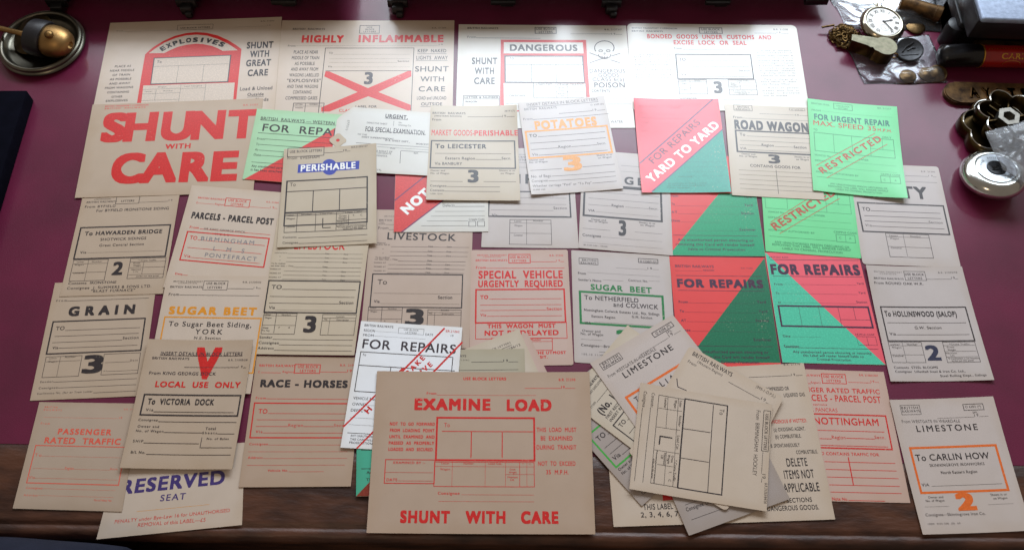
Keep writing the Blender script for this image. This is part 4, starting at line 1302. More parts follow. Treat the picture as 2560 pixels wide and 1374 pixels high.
  ('T','Owner and',11.03,116.67,33.84,116.67,3.34,'k',1),
  ('T','No. of Wagon',9.0,120.96,37.11,120.96,3.53,'k',1),
  ('S',9.2,126.83,35.78,126.83,0.22,'k'),
  ('T','Consignee—British Sugar',8.94,136.39,65.67,136.39,3.49,'k',2),
  ('S',31.42,142.62,46.54,142.62,0.39,'k'),
  ('T','100,10 11/40',9.74,148.12,36.89,148.12,2.43,'k',0),
 ]),
 ('heading',[
  ('T','SUGAR  BEET',23.55,56.82,101.45,56.82,8.35,'g',3),
 ]),
 ('destination_box',[
  ('B',9.55,60.39,114.63,104.72,2.89,'g'),
  ('T','To NETHERFIELD',15.02,71.3,83.83,71.3,6.29,'k',2),
  ('T','and COLWICK',51.64,79.1,108.37,79.1,6.24,'k',2),
  ('T','Nottingham Colwick Estates Ltd., Rly. Sidings',14.16,87.65,109.45,87.65,3.42,'k',2),
  ('T','Eastern Region',23.48,95.91,53.28,95.91,3.39,'k',2),
  ('T','G.N. Section',74.4,93.25,99.99,93.25,3.39,'k',2),
  ('T','VIA',14.39,106.01,22.4,106.01,3.58,'k',2),
  ('S',26.26,102.26,111.08,102.26,0.22,'k'),
 ]),
 ('class_number',[
  ('T','2',53.42,130.82,71.59,130.82,19.87,'g',3),
 ]),
 ]),
dict(q=[[-0.4396,0.5186],[-0.3106,0.5225],[-0.3068,0.3634],[-0.4327,0.3628]],z=0.0028,W=127.49,H=157.5,r=0.6,tag=0,top=0,paper='cream',
 label='cream SUGAR BEET card in orange lettering, to Sugar Beet Siding, YORK',group='railway wagon labels spread on the desk',items=[
 ('small_print',[
  ('T','BRITISH TRANSPORT',9.42,9.72,46.15,9.72,1.99,'k',2),
  ('T','COMMISSION',15.86,12.06,38.94,12.06,1.77,'k',1),
  ('T','BRITISH RAILWAYS',6.65,18.06,47.08,18.06,2.86,'k',2),
  ('B',47.7,7.57,77.67,20.25,0.62,'k'),
  ('T','USE BLOCK',51.17,12.77,75.02,12.77,3.29,'k',2),
  ('T','LETTERS',53.18,18.38,71.33,18.38,3.06,'k',2),
  ('T','B.R. 21220/22',96.24,10.12,119.37,10.12,2.4,'k',1),
  ('S',77.78,18.33,110.65,18.33,0.61,'k'),
  ('T','19',111.03,18.14,115.58,18.14,2.6,'k',1),
  ('S',115.89,17.63,120.04,17.63,0.61,'k'),
  ('T','From',6.61,29.12,19.42,29.12,3.71,'k',2),
  ('S',20.11,28.08,119.54,28.08,0.61,'k'),
 ]),
 ('heading',[
  ('T','SUGAR BEET',10.66,55.31,119.37,55.31,11.04,'o',4),
 ]),
 ('destination_box',[
  ('B',7.2,59.17,126.38,131.16,1.8,'o'),
  ('T','To Sugar Beet Siding,',13.43,71.6,115.74,71.6,6.69,'k',2),
  ('T','YORK',47.91,81.64,81.43,81.64,6.63,'k',2),
  ('T','N.E. Section',47.94,88.59,80.28,88.59,3.7,'k',2),
 ]),
 ]),
dict(q=[[-0.3706,0.7906],[-0.2207,0.7843],[-0.2174,0.6624],[-0.3704,0.6697]],z=0.0022,W=151.6,H=121.38,r=0.6,tag=0,top=0,paper='palegreen',
 label='pale green and red Western Region FOR REPAIRS card, partly under URGENT and PERISHABLE cards',group='railway wagon labels spread on the desk',items=[
 ('colour_panel',[
  ('P',[(117.09,23.1),(127.28,121.23),(2.54,121.23),(71.91,61.61)],'r2'),
 ]),
 ('heading',[
  ('T','BRITISH  RAILWAYS — WESTERN',8.21,19.15,113.88,19.15,5.45,'k',2),
  ('T','FOR  REPAIRS',13.37,38.44,140.44,38.44,12.72,'k',2),
 ]),
 ('small_print',[
  ('S',7.35,19.72,116.58,19.72,0.67,'k'),
  ('S',8.22,41.99,118.94,41.99,0.88,'k'),
  ('T','From',8.8,53.93,19.82,53.93,3.87,'k',1),
  ('T','To',8.83,63.57,13.53,63.57,3.85,'k',1),
  ('T','At',8.79,72.67,13.07,72.67,3.82,'k',1),
  ('T','Date',8.66,81.24,18.35,81.24,3.79,'k',1),
  ('S',19.98,51.7,120.02,51.7,0.65,'k'),
  ('S',14.23,61.75,121.0,61.75,0.65,'k'),
  ('S',13.78,71.49,73.5,71.49,0.65,'k'),
  ('S',18.6,79.91,49.86,79.91,0.64,'k'),
  ('S',7.49,92.11,51.59,92.11,0.64,'k'),
  ('T','Any unauthorised person removing',8.77,100.29,73.52,100.29,3.96,'k',2),
  ('T','it has been attached without',8.67,106.58,68.63,106.58,3.94,'k',2),
 ]),
 ]),
dict(q=[[-0.4463,0.2854],[-0.3038,0.3048],[-0.2905,0.2108],[-0.4473,0.1897]],z=0.0004,W=150.95,H=95.33,r=0.6,tag=0,top=0,paper='cream',
 label='cream RESERVED SEAT label in violet capitals at the front left corner of the desk',group='railway wagon labels spread on the desk',items=[
 ('heading',[
  ('T','RESERVED',13.29,47.64,129.64,46.91,16.46,'vi',3),
  ('T','SEAT',59.67,59.68,87.5,60.12,7.31,'vi',2),
 ]),
 ('small_print',[
  ('S',36.26,68.67,114.83,68.67,0.34,'o'),
  ('T','PENALTY under Bye-Law 16 for UNAUTHORISED',15.07,79.73,137.26,79.33,3.79,'r',1),
  ('T','REMOVAL of this LABEL—£5',40.7,85.96,111.92,87.38,4.08,'r',1),
 ]),
 ]),
dict(q=[[-0.5539,0.3449],[-0.4345,0.3473],[-0.4263,0.2205],[-0.5481,0.2198]],z=0.001,W=120.64,H=126.17,r=0.6,tag=0,top=0,paper='pinkbuff2',
 label='pinkish PASSENGER RATED TRAFFIC card in faded red print at the front left',group='railway wagon labels spread on the desk',items=[
 ('small_print',[
  ('T','BRITISH',7.64,7.2,22.9,7.2,2.1,'ro',1),
  ('T','RAILWAYS',7.41,10.74,28.66,10.74,2.09,'ro',1),
  ('T','B.R. 21061',102.3,8.15,116.51,8.15,1.68,'ro',1),
  ('S',9.09,18.8,97.02,18.8,0.22,'ro'),
  ('T','19',98.07,19.06,101.6,19.06,2.22,'ro',2),
  ('T','From',7.84,27.55,18.36,27.55,2.44,'ro',1),
  ('T','Consignee',8.86,103.61,27.63,103.61,2.44,'ro',1),
  ('S',28.18,102.85,108.91,102.85,0.22,'ro'),
  ('T','Address',8.5,111.79,23.84,111.79,2.25,'ro',1),
  ('S',24.65,110.67,108.64,110.67,0.22,'ro'),
  ('T','Parcel Note No.',87.56,115.29,107.53,115.29,2.2,'ro',1),
 ]),
 ('heading',[
  ('T','PASSENGER',30.08,39.12,92.47,39.12,6.99,'ro',3),
  ('T','RATED  TRAFFIC',16.98,50.21,105.28,50.21,7.29,'ro',3),
 ]),
 ('destination_box',[
  ('B',8.28,52.91,111.56,96.78,1.07,'ro'),
  ('T','To',10.02,66.04,17.57,66.04,3.62,'ro',1),
  ('T','Region',47.42,80.39,57.28,80.39,3.01,'ro',1),
  ('T','Secn.',98.97,79.64,108.16,79.64,2.45,'ro',1),
  ('T','Via',9.37,91.75,16.12,91.75,2.83,'ro',1),
  ('S',18.21,65.32,108.92,65.32,0.22,'ro'),
  ('S',11.31,79.97,46.97,79.97,0.22,'ro'),
  ('S',58.04,79.8,98.8,79.8,0.22,'ro'),
  ('S',16.75,90.96,109.24,90.96,0.22,'ro'),
 ]),
 ]),
dict(q=[[-0.442,0.4284],[-0.3139,0.4317],[-0.3109,0.2711],[-0.4387,0.2684]],z=0.0034,W=127.98,H=160.29,r=0.6,tag=0,top=1,paper='buff',
 label='buff LOCAL USE ONLY card with a large red V, addressed to VICTORIA DOCK',group='railway wagon labels spread on the desk',items=[
 ('class_number',[
  ('T','V',60.53,50.54,91.66,50.54,41.15,'r',4),
 ]),
 ('small_print',[
  ('T','INSERT DETAILS IN BLOCK LETTERS',18.44,20.35,117.37,20.35,4.4,'k2',2),
  ('S',17.76,20.8,117.84,20.8,0.57,'k2'),
  ('T','BRITISH RAILWAYS',9.44,25.98,53.51,25.98,2.99,'k2',2),
  ('T','B.R. 21200/58',101.43,27.14,124.58,27.14,2.18,'k2',1),
  ('S',49.45,35.58,114.4,35.58,0.57,'k2'),
  ('T','19',114.94,35.93,119.81,35.93,2.55,'k2',1),
  ('S',120.52,35.93,124.5,35.93,0.56,'k2'),
  ('T','From KING GEORGE DOCK',9.48,45.63,89.03,45.63,3.92,'k2',2),
  ('T','Consignee',8.77,103.71,31.12,103.71,2.8,'k',2),
  ('S',31.76,104.22,123.63,104.22,0.72,'k'),
  ('T','Owner and',9.41,111.72,34.12,111.72,2.78,'k',2),
  ('T','No. of Wagon',8.82,117.17,40.41,117.17,2.76,'k',2),
  ('S',41.02,117.13,85.65,117.13,0.71,'k'),
  ('T','Total',88.38,113.34,100.57,113.34,3.12,'k',2),
  ('T','Sheets',85.81,118.44,102.83,118.44,2.74,'k',2),
  ('S',103.45,118.23,123.34,118.23,0.71,'k'),
  ('T','SHIP',8.0,129.58,19.73,129.58,2.92,'k',2),
  ('S',20.42,130.2,84.21,130.2,0.71,'k'),
  ('S',86.24,122.56,86.24,134.71,0.71,'k'),
  ('S',85.94,134.89,123.26,134.89,0.7,'k'),
  ('T','No. of Bales',92.23,125.35,117.87,125.35,2.54,'k',2),
  ('T','B/L No.',8.43,142.9,25.24,142.9,2.88,'k',2),
  ('S',26.29,143.54,123.34,143.54,0.7,'k'),
 ]),
 ('heading',[
  ('T','LOCAL  USE  ONLY',19.45,61.4,120.94,61.4,7.34,'r',3),
 ]),
 ('destination_box',[
  ('B',9.35,71.0,123.28,96.26,1.84,'k'),
  ('T','To  VICTORIA  DOCK',14.88,83.3,92.98,83.3,7.59,'k',3),
  ('T','Via',14.8,91.48,23.41,91.48,3.21,'k',2),
  ('S',24.08,92.18,118.2,92.18,0.73,'k'),
 ]),
 ]),
dict(q=[[-0.308,0.4132],[-0.1788,0.416],[-0.1748,0.2577],[-0.3013,0.2523]],z=0.001,W=127.92,H=159.71,r=0.6,tag=0,top=0,paper='manila',
 label='manila RACE-HORSES card with red printed form lines, overlapping the desk front border',group='railway wagon labels spread on the desk',items=[
 ('small_print',[
  ('T','BRITISH RAILWAYS',4.93,13.85,48.02,13.85,2.93,'r',2),
  ('T','(',4.85,21.76,6.28,21.76,2.71,'r',1),
  ('S',7.71,21.57,31.31,21.57,0.56,'r'),
  ('T','Region)',33.63,21.38,47.07,21.38,2.53,'r',1),
  ('B',47.63,10.3,77.92,21.57,0.94,'r'),
  ('T','USE BLOCK',51.02,14.93,75.81,14.93,3.53,'r',2),
  ('T','LETTERS',54.1,20.14,73.11,20.14,3.32,'r',2),
  ('T','B.R. 21061',101.76,11.85,121.56,11.85,2.57,'r',1),
  ('S',78.48,19.78,110.56,19.78,0.56,'r'),
  ('T','19',110.92,19.56,116.12,19.56,3.34,'r',2),
  ('T','From',5.88,55.1,17.56,55.1,2.83,'r',2),
  ('S',18.26,54.58,118.16,54.58,0.55,'r'),
  ('T','Consignee',5.45,110.95,26.97,110.95,2.69,'r',2),
  ('S',27.64,110.77,119.82,110.77,0.35,'r'),
  ('S',5.41,118.79,120.24,118.79,0.35,'r'),
  ('T','Address',5.84,126.97,22.76,126.97,2.65,'r',2),
  ('S',23.41,126.77,120.62,126.77,0.35,'r'),
  ('S',5.79,134.65,118.62,134.65,0.35,'r'),
  ('T','Vehicle No.',30.51,141.99,54.22,141.99,2.62,'r',2),
  ('S',54.92,142.28,95.21,142.28,0.35,'r'),
 ]),
 ('heading',[
  ('T','RACE - HORSES',8.93,40.03,112.96,40.03,9.62,'k',4),
 ]),
 ('destination_box',[
  ('B',5.09,59.95,121.46,102.07,1.46,'r'),
  ('T','TO',10.97,72.85,21.53,72.85,5.57,'r',2),
  ('S',22.6,72.69,119.81,72.69,0.54,'r'),
  ('S',10.2,80.48,118.77,80.48,0.54,'r'),
  ('S',10.18,88.57,47.64,88.57,0.54,'r'),
  ('T','Region',48.02,88.78,65.18,88.78,3.67,'r',1),
  ('S',65.86,88.48,101.26,88.48,0.54,'r'),
  ('T','Secn.',101.63,88.6,114.61,88.6,3.14,'r',1),
  ('T','Via',10.86,96.48,18.88,96.48,3.09,'r',2),
  ('S',19.58,96.35,120.22,96.35,0.53,'r'),
 ]),
 ]),
dict(q=[[-0.0408,0.7374],[0.0777,0.7411],[0.0864,0.5807],[-0.0416,0.5773]],z=0.0004,W=123.25,H=160.39,r=0.6,tag=0,top=0,paper='greywhite',
 label='grey-white card with thick empty box and wagon table, between MARKET GOODS and POTATOES',group='railway wagon labels spread on the desk',items=[
 ('small_print',[
  ('T','USE BLOCK',41.16,16.47,60.5,16.47,2.87,'k',2),
  ('T','LETTERS',43.63,21.31,59.28,21.31,2.86,'k',2),
  ('B',38.64,10.75,62.28,24.23,0.53,'k'),
  ('S',12.81,32.37,103.43,32.37,0.39,'k'),
 ]),
 ('heading',[
  ('T','FIRE',29.4,59.56,84.56,59.56,15.87,'k',3),
 ]),
 ('destination_box',[
  ('B',6.82,72.28,115.5,112.43,2.03,'k'),
  ('T','Section',93.13,100.13,110.9,100.13,4.03,'k',1),
  ('S',14.75,82.3,111.21,82.3,0.38,'k'),
  ('S',12.91,92.48,110.43,92.48,0.37,'k'),
  ('S',9.92,102.24,92.88,102.24,0.37,'k'),
  ('T','Via',11.47,112.85,19.03,112.85,4.3,'k',2),
  ('S',19.2,111.2,111.05,111.2,0.37,'k'),
 ]),
 ('form_grid',[
  ('B',35.44,117.27,89.15,155.3,0.65,'k'),
  ('S',35.55,122.59,89.29,122.59,0.43,'k'),
  ('S',36.25,138.2,89.25,138.2,0.43,'k'),
  ('S',57.26,116.5,57.26,155.76,0.44,'k'),
  ('T','Letter',41.44,120.99,50.93,120.99,2.61,'k',1),
  ('T','Number',65.97,119.93,79.04,119.93,2.61,'k',1),
  ('T','Wagon',41.14,127.6,51.76,127.6,2.59,'k',1),
  ('T','Container',40.97,142.58,52.61,142.58,2.56,'k',1),
 ]),
 ]),
dict(q=[[0.0927,0.7399],[0.2126,0.7334],[0.2093,0.5744],[0.0858,0.5809]],z=0.001,W=121.84,H=159.14,r=0.6,tag=0,top=0,paper='greywhite',
 label='grey card reading GEN with a narrow 3, under POTATOES and YARD TO YARD',group='railway wagon labels spread on the desk',items=[
 ('heading',[
  ('T','URGENT',26.71,52.76,120.1,52.76,12.62,'k',3),
 ]),
 ('small_print',[
  ('S',54.19,21.89,80.17,21.89,0.39,'k'),
  ('S',54.24,31.6,80.07,31.6,0.26,'k'),
  ('T','Owner and',15.27,114.21,34.77,114.21,2.65,'k',2),
  ('T','No. of Wagon',12.0,117.44,37.06,117.44,2.65,'k',2),
  ('T','Sheets in or',78.65,113.25,100.57,113.25,2.65,'k',2),
  ('T','on Wagon',80.4,117.04,98.93,117.04,2.65,'k',2),
  ('S',4.34,128.31,40.78,128.31,0.36,'k'),
  ('S',72.76,127.59,109.35,127.59,0.36,'k'),
  ('T','Consignee',4.53,140.47,28.82,140.47,4.16,'k',2),
  ('S',30.57,139.38,108.6,139.38,0.24,'k'),
  ('S',5.1,149.88,108.54,149.88,0.24,'k'),
  ('T','BR 21202 9/50 -- 100,000',6.56,154.51,37.42,154.51,1.8,'k',1),
 ]),
 ('destination_box',[
  ('S',20.79,56.87,85.62,56.87,1.78,'k'),
  ('B',4.87,59.26,108.98,107.86,2.8,'k'),
  ('S',16.5,68.72,106.14,68.72,0.38,'k'),
  ('S',10.62,79.63,105.42,79.63,0.38,'k'),
  ('S',10.48,90.0,41.62,90.0,0.37,'k'),
  ('T','Region',42.08,90.51,58.2,90.51,4.06,'k',2),
  ('S',60.7,89.47,92.24,89.47,0.37,'k'),
  ('T','Secn.',92.23,90.33,104.69,90.33,3.65,'k',1),
  ('T','VIA',10.83,101.28,19.64,101.28,3.62,'k',2),
  ('S',20.76,100.77,104.9,100.77,0.25,'k'),
 ]),
 ('class_number',[
  ('T','3',51.72,134.96,61.67,134.96,23.93,'k',3),
 ]),
 ]),
dict(q=[[-0.1711,0.7874],[-0.0427,0.793],[-0.0332,0.6011],[-0.158,0.5954]],z=0.001,W=126.76,H=192.28,r=0.6,tag=0,top=0,paper='white2',
 label='white and red card with NOT on a red diagonal band, under the MARKET GOODS card',group='railway wagon labels spread on the desk',items=[
 ('colour_panel',[
  ('P',[(0.15,72.73),(81.25,72.88),(81.47,113.26),(64.23,145.57),(12.63,192.13),(0.15,192.13)],'r2'),
  ('S',0.13,142.91,56.4,88.11,1.56,'n2'),
  ('S',10.33,192.79,66.26,142.67,1.52,'n2'),
 ]),
 ('heading',[
  ('T','NOT TO',17.82,166.01,77.29,105.77,15.31,'w',4),
 ]),
 ('small_print',[
  ('T','Defects',65.33,153.05,81.28,153.05,4.34,'k',1),
  ('S',81.69,152.71,121.82,152.71,0.67,'k'),
  ('S',61.16,145.43,121.85,145.43,0.45,'k'),
  ('S',54.79,160.46,122.19,160.46,0.44,'k'),
  ('S',49.59,167.85,122.15,167.85,0.44,'k'),
  ('S',44.01,175.49,99.72,175.49,0.44,'k'),
  ('S',36.82,183.02,99.73,183.02,0.44,'k'),
  ('T','Cripple Code',100.53,174.44,121.72,174.44,2.84,'k',1),
 ]),
 ('form_grid',[
  ('B',100.54,176.33,109.89,183.91,0.66,'k'),
  ('B',112.34,176.38,121.67,183.97,0.66,'k'),
 ]),
 ]),
dict(q=[[-0.2549,0.8002],[-0.1162,0.7934],[-0.1139,0.6854],[-0.2554,0.6893]],z=0.0028,W=140.25,H=109.49,r=0.6,tag=1,top=0,paper='white2',
 label='white URGENT tag FOR SPECIAL EXAMINATION with a punched hole in a square eyelet patch',group='',items=[
 ('heading',[
  ('T','URGENT.',68.26,14.83,100.35,14.83,6.73,'k',3),
  ('S',67.62,15.64,100.74,15.64,0.89,'k'),
  ('T','FOR SPECIAL EXAMINATION.',42.18,40.94,127.14,40.94,8.33,'k',2),
  ('S',41.84,39.54,127.34,39.54,0.66,'k'),
 ]),
 ('small_print',[
  ('T','DEFECTIVE SHEET',43.08,27.18,72.19,27.18,2.7,'k',1),
  ('T','No.',88.16,22.74,92.95,22.74,2.47,'k',1),
  ('T','Owning Co.',88.12,27.2,106.44,27.2,2.72,'k',1),
  ('S',81.09,19.4,81.05,28.31,0.45,'k'),
  ('T','TO THE',31.92,48.09,45.32,48.09,2.41,'k',2),
  ('T','SHEET SUPERINTENDENT,',38.31,52.39,84.27,52.39,2.65,'k',2),
  ('T','W.R. SHEET DEPT.,',71.2,55.49,106.46,55.49,2.9,'k',2),
  ('T','WORCESTER',114.86,58.22,136.74,58.22,2.91,'k',2),
  ('S',31.72,61.64,136.83,61.64,0.65,'k'),
  ('S',61.76,65.97,137.08,65.97,0.43,'k'),
  ('T','Date',80.14,68.23,86.75,68.23,2.15,'k',1),
  ('T','AS RESULT OF',59.37,74.62,83.41,74.62,2.85,'k',1),
  ('T','ON QUOTE',63.18,77.88,82.13,77.88,2.61,'k',1),
  ('T','REFERENCE.',58.96,82.22,77.49,82.22,2.6,'k',1),
  ('S',94.74,70.17,137.34,70.17,0.65,'k'),
  ('S',94.74,70.9,95.39,91.73,0.65,'k'),
  ('T','REF.',113.2,74.23,119.79,74.23,2.39,'k',1),
  ('T','(19).',63.61,106.2,71.6,106.2,2.78,'k',1),
  ('T','(7721)',15.58,24.17,14.91,41.29,2.81,'k',1),
 ]),
 ]),
dict(q=[[-0.3207,0.7197],[-0.195,0.7354],[-0.1779,0.5755],[-0.3062,0.5637]],z=0.0034,W=127.77,H=158.76,r=0.6,tag=0,top=1,paper='buff2',
 label='buff card from EVESHAM with a blue PERISHABLE bar over a blue disc',group='railway wagon labels spread on the desk',items=[
 ('small_print',[
  ('B',5.2,-0.93,55.01,13.56,0.87,'k'),
  ('T','USE BLOCK LETTERS',8.14,6.99,52.09,6.99,4.08,'k',2),
  ('S',55.27,9.85,81.16,9.85,0.65,'k'),
  ('T','19',81.93,9.5,86.57,9.5,3.56,'k',1),
  ('S',86.96,9.49,91.6,9.49,0.65,'k'),
  ('T','B.R.21203/137',93.09,4.69,115.63,4.69,2.85,'k',1),
  ('T','From  EVESHAM',5.69,18.01,49.01,18.01,4.28,'k',1),
  ('T','Contents',6.59,145.06,24.12,145.06,3.04,'k',1),
  ('S',26.44,144.87,115.66,144.87,0.64,'k'),
  ('T','Consignee',6.7,153.64,26.48,153.64,3.25,'k',1),
  ('S',27.25,153.74,115.68,153.74,0.64,'k'),
 ]),
 ('colour_panel',[
  ('P',[(74.2,34.73),(73.91,38.13),(72.9,41.24),(71.24,43.85),(69.05,45.78),(66.47,46.91),(63.68,47.16),(60.86,46.51),(58.21,45.0),(55.9,42.74),(54.08,39.87),(52.89,36.58),(52.4,33.11),(52.65,29.68),(53.64,26.53),(55.29,23.89),(57.49,21.93),(60.09,20.79),(62.92,20.54),(65.77,21.22),(68.45,22.76),(70.77,25.06),(72.58,27.96),(73.75,31.26)],'bl'),
  ('P',[(20.68,26.97),(104.53,26.75),(103.88,40.61),(20.23,40.98)],'bl'),
 ]),
 ('heading',[
  ('T','PERISHABLE',24.3,38.95,99.29,38.95,10.72,'w',3),
 ]),
 ('destination_box',[
  ('B',6.95,53.93,115.22,125.52,1.9,'k'),
  ('T','To',11.08,62.4,18.79,62.4,5.5,'k',1),
  ('S',7.48,71.0,114.23,71.0,1.13,'k'),
  ('S',42.94,71.01,42.94,104.02,1.13,'k'),
  ('S',78.37,71.46,78.37,104.28,1.12,'k'),
  ('P',[(7.35,103.7),(114.74,104.13),(114.75,106.5),(7.49,106.11)],'k'),
 ]),
 ('form_grid',[
  ('B',7.57,107.56,114.84,135.97,0.66,'k'),
  ('P',[(7.21,135.51),(115.63,135.55),(115.63,136.47),(7.26,136.45)],'k'),
  ('S',6.92,110.12,115.56,110.12,0.66,'k'),
  ('S',23.35,107.08,23.35,135.98,0.66,'k'),
  ('S',47.63,107.14,47.63,135.95,0.66,'k'),
  ('S',74.74,107.39,74.74,136.05,0.66,'k'),
  ('S',23.13,125.15,47.57,125.15,0.65,'k'),
  ('S',74.71,120.62,114.79,120.62,0.65,'k'),
  ('S',74.51,129.27,114.82,129.27,0.65,'k'),
  ('S',90.97,112.65,90.97,129.04,0.65,'k'),
  ('T','Letter',9.73,110.57,19.24,110.57,2.64,'k',1),
  ('T','Number',28.74,110.3,42.24,110.3,2.63,'k',1),
  ('T','Load Cat.',53.37,110.37,69.69,110.37,2.62,'k',1),
  ('T','* Crane Traffic',82.83,110.01,108.37,110.01,2.61,'k',1),
  ('T','Gross',78.55,115.2,88.1,115.2,2.6,'k',1),
  ('T','Weight',77.44,118.9,88.56,118.9,2.59,'k',1),
  ('T','Heaviest',76.36,123.54,89.82,123.54,2.58,'k',1),
  ('T','Lift',79.21,127.45,85.54,127.45,2.58,'k',1),
  ('T','Wagon',9.23,115.78,20.69,115.78,2.63,'k',1),
  ('T','Container',9.55,128.6,21.73,128.6,2.6,'k',1),
  ('T','T.',96.06,115.29,99.24,115.29,2.59,'k',1),
  ('T','C.',106.41,115.44,109.6,115.44,2.59,'k',1),
  ('T','* If crane power is not necessary',75.78,132.62,114.04,132.62,2.56,'k',1),
  ('T','strike out this panel',84.1,135.18,109.71,135.18,2.55,'k',1),
 ]),
 ('class_number',[
  ('S',57.13,115.81,57.22,130.87,1.09,'k'),
  ('S',57.22,130.87,67.86,131.01,1.08,'k'),
 ]),
 ]),
dict(q=[[-0.1244,0.8055],[-0.0016,0.8102],[0.0078,0.6497],[-0.119,0.6457]],z=0.0034,W=124.93,H=160.33,r=0.6,tag=0,top=1,paper='buff2',
 label='buff MARKET GOODS-PERISHABLE card addressed To LEICESTER, Via BANBURY',group='railway wagon labels spread on the desk',items=[
 ('small_print',[
  ('T','BRITISH  RAILWAYS',3.1,15.18,50.53,15.18,3.51,'k',2),
  ('T','(WESTERN REGION)',6.09,19.92,44.97,19.92,2.5,'k',2),
  ('T','From',3.16,26.91,15.93,26.91,3.98,'k',2),
  ('S',53.69,19.58,103.08,19.58,0.68,'k'),
  ('T','2819 (7)',106.86,11.79,121.4,11.79,2.76,'k',1),
  ('T','19',103.46,21.04,108.68,21.04,3.99,'k',1),
  ('S',109.5,20.34,121.15,20.34,0.67,'k'),
  ('T','Owner and',4.12,113.41,23.86,113.41,2.56,'k',2),
  ('T','No. of Wagon',4.3,118.04,29.67,118.04,2.55,'k',2),
  ('T','Sheets in or',97.62,112.57,119.7,112.57,2.55,'k',2),
  ('T','on Wagon',99.44,117.18,118.05,117.18,2.54,'k',2),
  ('S',4.58,130.05,48.02,130.05,0.63,'k'),
  ('S',76.26,129.83,120.16,129.83,0.63,'k'),
  ('T','Consignee',4.57,139.1,26.45,139.1,3.46,'k',2),
  ('S',26.83,138.54,98.25,138.54,0.67,'k'),
  ('T','Contents',4.86,146.48,23.82,146.48,3.44,'k',2),
  ('S',24.21,146.05,98.13,146.05,0.67,'k'),
  ('T','1,000 12/41.',5.06,151.62,22.76,151.62,2.2,'k',1),
 ]),
 ('heading',[
  ('T','MARKET GOODS-',3.07,52.5,63.09,52.5,9.77,'r',2),
  ('T','PERISHABLE',63.48,52.54,124.97,52.54,9.27,'r',3),
 ]),
 ('destination_box',[
  ('B',3.44,61.72,119.84,107.73,1.97,'k'),
  ('T','To LEICESTER',8.99,74.68,80.3,74.68,7.68,'k',3),
  ('S',9.11,83.31,114.72,83.31,0.65,'k'),
  ('T','Eastern Region',23.69,93.57,64.44,93.57,4.49,'k',2),
  ('S',65.4,93.19,101.0,93.19,0.64,'k'),
  ('T','Secn.',101.38,93.15,114.48,93.15,4.48,'k',2),
  ('T','Via BANBURY',9.42,102.62,46.88,102.62,4.46,'k',2),
 ]),
 ('class_number',[
  ('T','3',54.81,131.38,69.48,131.38,20.75,'k',3),
 ]),
 ]),
dict(q=[[0.0,0.8176],[0.1241,0.8356],[0.1472,0.6755],[0.0222,0.6599]],z=0.0016,W=125.68,H=160.53,r=0.6,tag=0,top=1,paper='greywhite',
 label='grey-white POTATOES card with orange heading, frame and large 3',group='railway wagon labels spread on the desk',items=[
 ('small_print',[
  ('T','INSERT DETAILS IN BLOCK LETTERS',12.02,7.72,115.43,7.72,4.83,'k',1),
  ('S',11.84,9.75,115.43,9.75,0.68,'k'),
  ('T','BRITISH  RAILWAYS',7.48,15.45,54.39,15.45,4.06,'k',1),
  ('T','O. 6209 (D)',103.53,15.72,122.71,15.72,2.53,'k',1),
  ('S',56.35,24.87,104.53,24.87,0.68,'k'),
  ('T','19',105.25,25.51,110.53,25.51,3.78,'k',1),
  ('S',111.4,25.15,123.17,25.15,0.68,'k'),
  ('T','From',4.29,32.62,17.11,32.62,3.76,'k',1),
  ('S',17.57,32.4,127.21,32.4,0.67,'k'),
  ('T','Owner and',4.25,103.93,24.1,103.93,2.85,'k',1),
  ('T','No. of Wagon',3.8,107.71,29.06,107.71,2.84,'k',1),
  ('T','Sheets in or',98.42,103.75,120.82,103.75,2.85,'k',1),
  ('T','on Wagon',99.68,108.13,118.51,108.13,2.84,'k',1),
  ('S',3.51,120.03,47.23,120.03,0.64,'k'),
  ('S',76.01,119.58,120.9,119.58,0.64,'k'),
  ('T','No. of Bags',3.55,132.66,30.47,132.66,4.19,'k',1),
  ('S',31.29,131.63,119.71,131.63,0.64,'k'),
  ('T','Consignee',3.43,140.1,25.27,140.1,3.93,'k',1),
  ('S',26.15,139.28,119.07,139.28,0.63,'k'),
  ('T','Whether carriage "Paid" or "To Pay"',3.58,148.43,84.39,148.43,3.67,'k',1),
  ('S',85.23,147.77,118.82,147.77,0.63,'k'),
  ('T','25,000 1/60',3.3,153.93,20.06,153.93,2.06,'k',1),
 ]),
 ('heading',[
  ('T','POTATOES',18.9,50.77,107.68,50.77,15.36,'o',4),
 ]),
 ('destination_box',[
  ('B',4.73,52.9,120.82,99.06,2.89,'o'),
  ('T','TO',9.07,63.19,19.76,63.19,5.4,'k',2),
  ('S',21.26,63.12,116.62,63.12,0.66,'k'),
  ('S',9.03,73.53,115.97,73.53,0.66,'k'),
  ('S',8.94,84.47,47.37,84.47,0.65,'k'),
  ('T','Region',47.69,85.29,65.02,85.29,4.58,'k',1),
  ('S',65.92,84.24,101.97,84.24,0.65,'k'),
  ('T','Secn.',102.29,84.45,114.97,84.45,3.86,'k',1),
  ('T','Via',9.17,95.28,17.38,95.28,4.31,'k',1),
  ('S',18.18,94.94,115.24,94.94,0.65,'k'),
 ]),
 ('class_number',[
  ('T','3',50.1,124.54,75.68,124.54,24.04,'o',3),
 ]),
 ]),
dict(q=[[0.1662,0.8316],[0.2893,0.8371],[0.2944,0.6758],[0.1721,0.67]],z=0.0016,W=122.82,H=161.5,r=0.6,tag=0,top=1,paper='redcard2',
 label='red and green FOR REPAIRS YARD TO YARD card with white diagonal lettering',group='railway wagon labels spread on the desk',items=[
 ('colour_panel',[
  ('P',[(13.85,161.35),(122.67,54.13),(122.67,161.35)],'te2'),
  ('S',13.51,160.48,123.86,53.79,1.47,'n2'),
